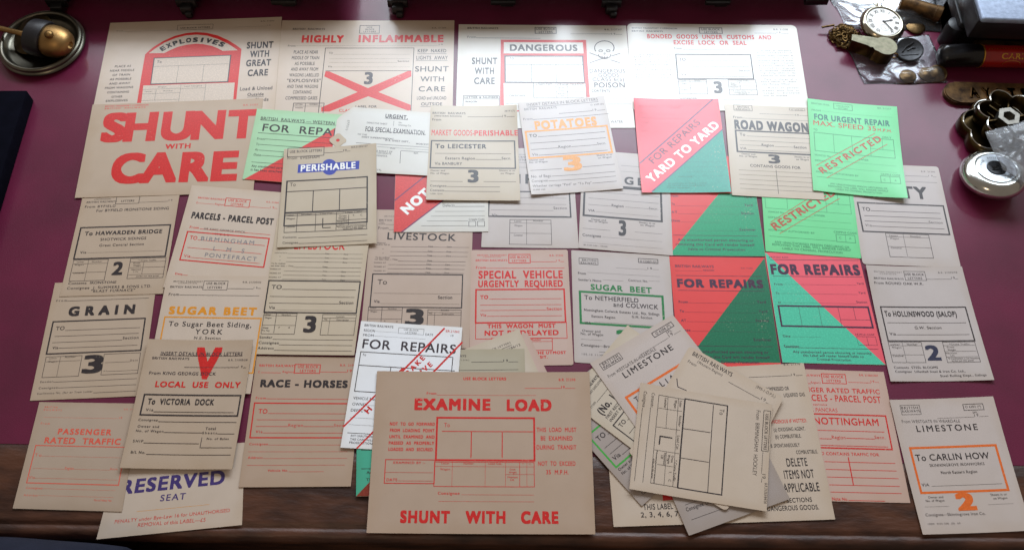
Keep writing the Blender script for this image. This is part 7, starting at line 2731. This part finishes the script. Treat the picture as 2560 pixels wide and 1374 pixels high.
link('ring', bm_mesh(bm, 'ring'), brass, root)

# ------------------------------------------------------------------ dark token leaning on the whistle
root = empty('token', (0.5815, 0.938, 0.0095)); root.rotation_euler = (math.radians(10), math.radians(-8), 0)
tag(root, 'round blackened metal badge on the clear bag, right of the whistle', 'badge')
bm = bmesh.new(); add_lathe(bm, [(0.0, -0.0012), (0.0195, -0.0012), (0.0203, 0.0), (0.0203, 0.0014), (0.0188, 0.0019), (0.0178, 0.0012), (0.0, 0.0012)], Matrix(), 56)
link('disc', bm_mesh(bm, 'disc', True, 50), patina, root)
bm = bmesh.new()
add_tube(bm, [(-0.010, -0.004, 0.0015), (-0.004, 0.004, 0.002), (0.002, 0.007, 0.002), (0.007, 0.011, 0.0016)], 0.0013, 6)
add_tube(bm, [(-0.003, -0.002, 0.0015), (0.004, 0.002, 0.002), (0.009, 0.002, 0.0015)], 0.0011, 6)
add_tube(bm, [(-0.012, -0.009, 0.0013), (0.012, -0.0095, 0.0013)], 0.0007, 6)
link('relief', bm_mesh(bm, 'relief'), patina, root)

# ------------------------------------------------------------------ plastic bags and what is in them
def bag(name, corners, m, label, seed, amp, base, lumps=(), n=46):
    r = random.Random(seed)
    q = [Vector(p) for p in corners]
    o = sum(q, Vector((0, 0))) / 4
    from mathutils import noise as mn_
    off = Vector((seed * 3.7, seed * 1.3, 0))
    def H(a, b, side):
        p = Vector((a * 2.6, b * 2.6, 0)) + off
        w = Vector((mn_.noise(p * 0.9), mn_.noise(p * 0.9 + Vector((9, 4, 2))), 0)) * 0.7
        h = (1 - abs(mn_.noise(p + w))) ** 3 * 0.9 + (1 - abs(mn_.noise(p * 2.1 + w * 2))) ** 4 * 0.45 + (1 - abs(mn_.noise(p * 4.3))) ** 4 * 0.16
        e = min(1, 7 * min(a, 1 - a, b, 1 - b))
        z = base * e + amp * h * (0.35 + 0.65 * e)
        for (la, lb_, lr, lh) in lumps:
            d = math.hypot(a - la, b - lb_) / lr
            z += lh * math.exp(-d * d * 1.6)
        return z if side else 0.0006
    V, F = [], []
    for side in (1, 0):
        for j in range(n + 1):
            for i in range(n + 1):
                a, b = i / n, j / n
                wob = 0.012 * math.sin(9 * b + seed) if 0 < i < n else 0.02 * math.sin(7 * b + seed)
                wb = 0.012 * math.sin(8 * a + seed * 2)
                aa, bb = a + wob * 0.5, b + wb * 0.7
                p = q[0] * (1 - aa) * (1 - bb) + q[1] * aa * (1 - bb) + q[2] * aa * bb + q[3] * (1 - aa) * bb
                V.append((p.x - o.x, p.y - o.y, H(a, b, side)))
    N = (n + 1) ** 2
    for s in (0, 1):
        for j in range(n):
            for i in range(n):
                k = s * N + j * (n + 1) + i
                F.append((k, k + 1, k + n + 2, k + n + 1) if s else (k, k + n + 1, k + n + 2, k + 1))
    for i in range(n):
        F.append((i, i + 1, N + i + 1, N + i)); k = n * (n + 1)
        F.append((k + i + 1, k + i, N + k + i, N + k + i + 1))
        F.append(((i + 1) * (n + 1), i * (n + 1), N + i * (n + 1), N + (i + 1) * (n + 1)))
        F.append((i * (n + 1) + n, (i + 1) * (n + 1) + n, N + (i + 1) * (n + 1) + n, N + i * (n + 1) + n))
    ob = link(name, mesh(name, V, F, True), m)
    ob.location = (o.x, o.y, 0)
    return tag(ob, label, 'bag')
bag('plastic_bag', [(0.489, 0.957), (0.624, 0.978), (0.632, 0.884), (0.5085, 0.876)], clear_film, 'crumpled clear plastic bag of coins under the whistle and dark badge', 5, 0.0022, 0.0022, [(0.9, 0.8, 0.17, 0.0075), (0.55, 0.86, 0.14, 0.005), (0.2, 0.3, 0.2, 0.002)])
bag('plastic_bag', [(0.475, 1.075), (0.668, 1.08), (0.645, 0.985), (0.497, 0.985)], clear_film, 'clear plastic bag behind the pocket watch holding a dull metal tube', 9, 0.0026, 0.003, [(0.72, 0.6, 0.25, 0.012)])
for (x, y, z, rx, s, m_, lb_) in ((0.6185, 0.898, 0.0045, 0.25, 0.0135, coinm, 'worn old coin topmost in the clear bag by its front right corner'), (0.6045, 0.898, 0.0022, 0.1, 0.0125, coinm, 'worn brown coin half under the other coin in the clear bag'), (0.5745, 0.8925, 0.0022, 0.08, 0.012, coinm, 'copper coin lying flat in the clear bag, below the dark badge')):
    bm = bmesh.new(); add_lathe(bm, [(0.0, -0.0009), (s, -0.0009), (s, 0.0009), (s * .93, 0.0011), (s * .9, 0.0006), (s * .45, 0.0006), (s * .4, 0.001), (0, 0.001)], Matrix(), 48)
    o = link('coin', bm_mesh(bm, 'coin', True, 40), m_); o.location = (x, y, z); o.rotation_euler = (rx, -rx * .6, 0)
    tag(o, lb_, 'coin', 'coins inside the clear plastic bag')
bm = bmesh.new()
M = Matrix.Translation((0.613, 1.02, 0.0125)) @ Matrix.Rotation(math.radians(-22), 4, 'Z') @ Matrix.Rotation(PI / 2, 4, 'Y')
add_lathe(bm, [(0.009, -0.032), (0.0115, -0.031), (0.0115, 0.02), (0.0125, 0.021), (0.0125, 0.03), (0.009, 0.032)], M, 32)
o = link('metal_tube', bm_mesh(bm, 'metal_tube', True, 40), bronze)
tag(o, 'dull bronze metal tube inside the rear clear bag, right of the pocket watch', 'tube')
bm = bmesh.new(); add_lathe(bm, [(0.0, 0.0), (0.0145, 0.0), (0.0145, 0.002), (0.012, 0.0032), (0.0, 0.0036)], Matrix(), 40)
o = link('button', bm_mesh(bm, 'button', True, 40), coinm); o.location = (0.604, 0.992, 0.0015)
tag(o, 'domed brown uniform button under the rear clear bag, beside the watch', 'button')

# ------------------------------------------------------------------ heavy dark machine at the back right corner
root = empty('hand_press', (0.72, 1.0, 0))
tag(root, 'heavy black cast press with a blue grey sloped top, back right corner', 'press')
def at_(x, y, z): return (x - 0.72, y - 1.0, z)
bm = bmesh.new(); add_box(bm, at_(0.745, 1.03, 0.024), (0.20, 0.146, 0.048), 0.004)
link('base', bm_mesh(bm, 'base'), black_iron, root)
bm = bmesh.new()
add_lathe(bm, [(0.0, 0.0), (0.014, 0.0), (0.0145, 0.03), (0.0135, 0.037), (0.009, 0.039), (0.0, 0.039)], Matrix.Translation(at_(0.6475, 0.9665, 0.0)), 32)
add_box(bm, at_(0.66, 0.995, 0.018), (0.03, 0.06, 0.036), 0.004)
link('lug', bm_mesh(bm, 'lug', True, 50), black_iron, root)
bm = bmesh.new(); add_box(bm, at_(0.745, 1.005, 0.066), (0.196, 0.155, 0.0355), 0.003)
link('body', bm_mesh(bm, 'body'), black_iron, root)
bm = bmesh.new(); add_box(bm, at_(0.744, 1.004, 0.0885), (0.194, 0.166, 0.009), 0.0042, 0, 3)
link('top_cover', bm_mesh(bm, 'top_cover'), bluegrey, root)
bm = bmesh.new(); add_box(bm, at_(0.745, 0.9515, 0.0125), (0.13, 0.009, 0.009), 0.001)
link('trim_strip', bm_mesh(bm, 'trim_strip'), bronze, root)

# ------------------------------------------------------------------ red and gold tube with a twisted black end
root = empty('foil_tube', (0.618, 0.9222, 0.0172)); root.rotation_euler = (0, 0, math.radians(1.2))
tag(root, 'red foil tube with gold lettering and a twisted black end, before the press', 'tube')
RX = Matrix.Rotation(PI / 2, 4, 'Y')
bm = bmesh.new(); add_lathe(bm, [(0.0165, 0.0625), (0.0165, 0.19), (0.0, 0.191)], RX, 44)
link('tube_body', bm_mesh(bm, 'tube_body', True, 50), redfoil, root)
bm = bmesh.new(); add_lathe(bm, [(0.0166, 0.0605), (0.0171, 0.0607), (0.0171, 0.0622), (0.0166, 0.0624)], RX, 44)
link('gold_ring', bm_mesh(bm, 'gold_ring', True, 50), gold, root)
bm = bmesh.new()
rings = []
n = 44
for j in range(13):
    t = j / 12
    x = 0.001 + 0.059 * t
    rad = 0.0165 * min(1, 0.62 + 1.4 * math.sqrt(max(0, t)) ) if t > 0 else 0.009
    ring = []
    for i in range(n):
        a = 2 * PI * i / n
        k = 1 + 0.075 * math.sin(5 * a + 5.5 * t) * (1 - t) ** .4 - 0.03 * (1 - t)
        ring.append(bm.verts.new((x, rad * k * math.cos(a), rad * k * math.sin(a))))
    rings.append(ring)
for a, b in zip(rings, rings[1:]):
    for i in range(n): bm.faces.new((a[i], a[(i + 1) % n], b[(i + 1) % n], b[i]))
bm.faces.new(rings[0]); bm.faces.new(rings[-1])
link('twisted_end', bm_mesh(bm, 'twisted_end', True, 60), soot, root)
fl = Flat()
def wrap(X, Y):
    a = math.radians(128) - Y / 0.0167
    return (X, 0.01672 * math.cos(a), 0.01672 * math.sin(a))
fl.text('CARL', 0.104, -0.001, 0.0082, 0, 2, 0, 1.15, wrap)
for i in range(28):
    X = 0.068 + i * 0.0041
    Y = 0.011 - 0.05 * ((X - 0.104) ** 2) / 0.03
    k = len(fl.V)
    for dx, dy in ((-0.0013, -0.0006), (0.0012, -0.0003), (0.0014, 0.0008), (-0.0009, 0.0006)): fl.V.append(wrap(X + dx, Y + dy))
    fl.F.append((k, k + 1, k + 2, k + 3))
for i in range(12):
    a, b = PI * i / 12, PI * (i + 1) / 12
    k = len(fl.V)
    for (rr, t) in ((0.008, a), (0.008, b), (0.0086, b), (0.0086, a)): fl.V.append(wrap(0.104 + rr * 1.6 * math.cos(t), -0.014 + rr * 0.8 * math.sin(t)))
    fl.F.append((k, k + 1, k + 2, k + 3))
link('gold_lettering', mesh('gold_lettering', fl.V, fl.F), gold, root)

# ------------------------------------------------------------------ bronze plate with raised letters
root = empty('bronze_plate', (0.62, 0.8615, 0)); root.rotation_euler = (0, 0, math.radians(1.0))
tag(root, 'flat bronze bar with a rounded end and raised worn letters', 'plate')
pts = [(0.019 + 0.019 * math.cos(a), 0.019 * math.sin(a)) for a in [PI / 2 + i * PI / 14 for i in range(15)]] + [(0.2, -0.0195), (0.2, 0.0195)]
bm = bmesh.new(); f = add_prism(bm, pts, 0.0, 0.0075)
bmesh.ops.bevel(bm, geom=[e for e in f.edges], offset=0.0016, segments=2, affect='EDGES')
link('plate_bar', bm_mesh(bm, 'plate_bar', True, 45), bronze, root)
bm = bmesh.new()
fl = Flat()
for ch, x in (('A', 0.0425), ('Y', 0.061), ('I', 0.078), ('T', 0.098), ('E', 0.117)): fl.text(ch, x, -0.001, 0.0165, 0, 3, 0.0, 0.75)
vv = [bm.verts.new((x, y, 0.0076)) for x, y, z in fl.V]
for f in fl.F:
    try: bm.faces.new([vv[i] for i in f])
    except Exception: pass
ex = bmesh.ops.extrude_face_region(bm, geom=list(bm.faces))
for v in ex['geom']:
    if isinstance(v, bmesh.types.BMVert): v.co.z += 0.0016
link('raised_letters', bm_mesh(bm, 'raised_letters', True, 30), mat('rubbed_bronze', lin(158, 118, 72), rough=0.34, metal=0.9, noise=0.4, nscale=120), root)
bpy.data.objects.remove(_fo)

# ------------------------------------------------------------------ lobed brass casting
root = empty('brass_casting', (0.678, 0.7925, 0))
tag(root, 'lobed brass casting like a flower with a square socket in the middle', 'casting')
def lobe(k, ph, n=6): return lambda a: 1 + k * (2 * abs(math.cos(n / 2 * (a - ph))) ** 0.8 - 1)
bm = bmesh.new()
add_lathe(bm, [(0.0, 0.0), (0.043, 0.0), (0.046, 0.004), (0.046, 0.016), (0.044, 0.0205), (0.042, 0.021), (0.0405, 0.018), (0.038, 0.012), (0.0, 0.012)], Matrix.Translation((-0.004, -0.002, 0)), 90, lobe(0.1, 0.75))
link('lower_flange', bm_mesh(bm, 'lower_flange', True, 55), brass_dark, root)
bm = bmesh.new()
add_lathe(bm, [(0.026, 0.0125), (0.035, 0.017), (0.0375, 0.026), (0.038, 0.0385), (0.037, 0.0395), (0.036, 0.0388), (0.0345, 0.028), (0.031, 0.02), (0.0, 0.019)], Matrix.Translation((0.006, 0.0045, 0)), 90, lobe(0.17, 0.75))
link('cup', bm_mesh(bm, 'cup', True, 55), brass_dark, root)
bm = bmesh.new()
add_tube(bm, [(0.006 + 0.037 * lobe(0.17, 0.75)(a) * math.cos(a), 0.0045 + 0.037 * lobe(0.17, 0.75)(a) * math.sin(a), 0.0396) for a in [i * PI / 45 for i in range(90)]], 0.0011, 6, True)
add_tube(bm, [(-0.004 + 0.043 * lobe(0.1, 0.75)(a) * math.cos(a), -0.002 + 0.043 * lobe(0.1, 0.75)(a) * math.sin(a), 0.0208) for a in [i * PI / 45 for i in range(90)]], 0.001, 6, True)
link('polished_rim', bm_mesh(bm, 'polished_rim'), silver, root)
bm = bmesh.new()
hexo = [(0.006 + 0.016 * math.cos(a), 0.0045 + 0.016 * math.sin(a)) for a in [i * PI / 3 + 0.2 for i in range(6)]]
hexi = [(0.006 + 0.0088 * math.cos(a), 0.0045 + 0.0088 * math.sin(a)) for a in [i * PI / 3 + 0.2 for i in range(6)]]
O0 = [bm.verts.new((x, y, 0.021)) for x, y in hexo]; O1 = [bm.verts.new((x, y, 0.0365)) for x, y in hexo]
I1 = [bm.verts.new((x, y, 0.0365)) for x, y in hexi]; I0 = [bm.verts.new((x, y, 0.023)) for x, y in hexi]
for i in range(6):
    j = (i + 1) % 6
    bm.faces.new((O0[i], O0[j], O1[j], O1[i])); bm.faces.new((O1[i], O1[j], I1[j], I1[i])); bm.faces.new((I1[i], I1[j], I0[j], I0[i]))
bm.faces.new(I0)
link('socket', bm_mesh(bm, 'socket', True, 20), mat('worn_steel', lin(150, 146, 138), rough=0.42, metal=1, noise=0.3, nscale=160), root)
bm = bmesh.new()
for i in range(6):
    a = 0.75 + PI / 6 + i * PI / 3
    add_box(bm, (0.006 + 0.022 * math.cos(a), 0.0045 + 0.022 * math.sin(a), 0.0265), (0.02, 0.0022, 0.011), 0.0004, a)
link('web', bm_mesh(bm, 'web'), brass_dark, root)

# ------------------------------------------------------------------ chrome tape measure
root = empty('tape_measure', (0.6515, 0.7075, 0)); root.rotation_euler = (math.radians(-8), math.radians(-6), math.radians(-8)); root.location.z = 0.006
tag(root, 'round chromed tape measure with an engraved ring and dark centre boss', 'tape measure')
bm = bmesh.new()
add_lathe(bm, [(0.0, 0.0), (0.034, 0.0005), (0.0395, 0.004), (0.0425, 0.010), (0.0425, 0.0145), (0.0395, 0.0205), (0.035, 0.0235), (0.031, 0.0245), (0.0268, 0.0249), (0.0263, 0.0245), (0.0258, 0.025), (0.0, 0.0252)], Matrix(), 80)
link('round_case', bm_mesh(bm, 'round_case', True, 60), silver, root)
bm = bmesh.new(); add_lathe(bm, [(0.0256, 0.0252), (0.0, 0.0256)], Matrix(), 64)
link('engraved_face', bm_mesh(bm, 'engraved_face', True, 50), mat('brushed_silver', lin(196, 200, 204), rough=0.38, metal=1, noise=0.22, nscale=220, bump=0.25, bscale=600), root)
bm = bmesh.new()
add_lathe(bm, [(0.0128, 0.0257), (0.0125, 0.0266), (0.0112, 0.0268), (0.0108, 0.0262), (0.0, 0.0263)], Matrix(), 48)
r = random.Random(2)
for k in range(7):
    a = r.uniform(0, 6.28); rr = r.uniform(0.001, 0.0065)
    c = Vector((rr * math.cos(a), rr * math.sin(a), 0.0263))
    add_tube(bm, [c + Vector((0.0036 * math.cos(t), 0.0028 * math.sin(t), 0.0004)) for t in [a + i * 0.7 for i in range(7)]], 0.0006, 6)
link('centre_boss', bm_mesh(bm, 'centre_boss', True, 50), patina, root)
bm = bmesh.new()
for i in range(46):
    if i % 9 in (7, 8): continue
    a = i * 2 * PI / 46
    for kk in range(2):
        x0 = Vector((0.0175 + 0.0015 * kk, r.uniform(-0.0006, 0.0006), 0)); x1 = Vector((0.0205 + 0.0012 * kk, r.uniform(-0.0009, 0.0009), 0))
        Rz = Matrix.Rotation(a, 3, 'Z')
        p0, p1 = Rz @ x0, Rz @ x1
        add_tube(bm, [p0 + Vector((0, 0, 0.02545)), p1 + Vector((0, 0, 0.0254))], 0.00022, 5)
link('engraved_ring', bm_mesh(bm, 'engraved_ring'), pewter, root)

bag('plastic_bag', [(0.637, 0.760), (0.7, 0.782), (0.697, 0.668), (0.652, 0.703)], milky_film, 'milky plastic bag lying over the lobed brass casting and the tape measure', 14, 0.004, 0.003, [])
b_ = COL.objects['plastic_bag.002'] if 'plastic_bag.002' in COL.objects else None
if b_: b_.location.z = 0.041; b_.rotation_euler = (math.radians(6), 0, 0)

# ------------------------------------------------------------------ cloth over the lap of whoever sits at the desk
NXc, NYc = 60, 30
V, F = [], []
for j in range(NYc + 1):
    for i in range(NXc + 1):
        a, b = i / NXc * 2 - 1, j / NYc * 2 - 1
        rim = i in (0, NXc) or j in (0, NYc)
        h = max(0.0, 1 - abs(a) ** 2.4) ** .5 * max(0.0, 1 - abs(b) ** 2.2) ** .5
        z = 0.12 * h + 0.004 * math.sin(9 * a + 4 * b) * h + 0.003 * math.sin(17 * a - 7 * b) * h
        V.append((a * 0.2, b * 0.116, -0.6 if rim else z))
for j in range(NYc):
    for i in range(NXc):
        k = j * (NXc + 1) + i
        F.append((k, k + 1, k + NXc + 2, k + NXc + 1))
me = mesh('cloth', V, F, True)
o = link('draped_cloth', me, trouser); o.location = (-0.58, 0.063, 0.05)
sm = o.modifiers.new('thickness', 'SOLIDIFY'); sm.thickness = 0.004
tag(o, 'blue grey cloth just showing below the desk edge, front left corner', 'cloth')
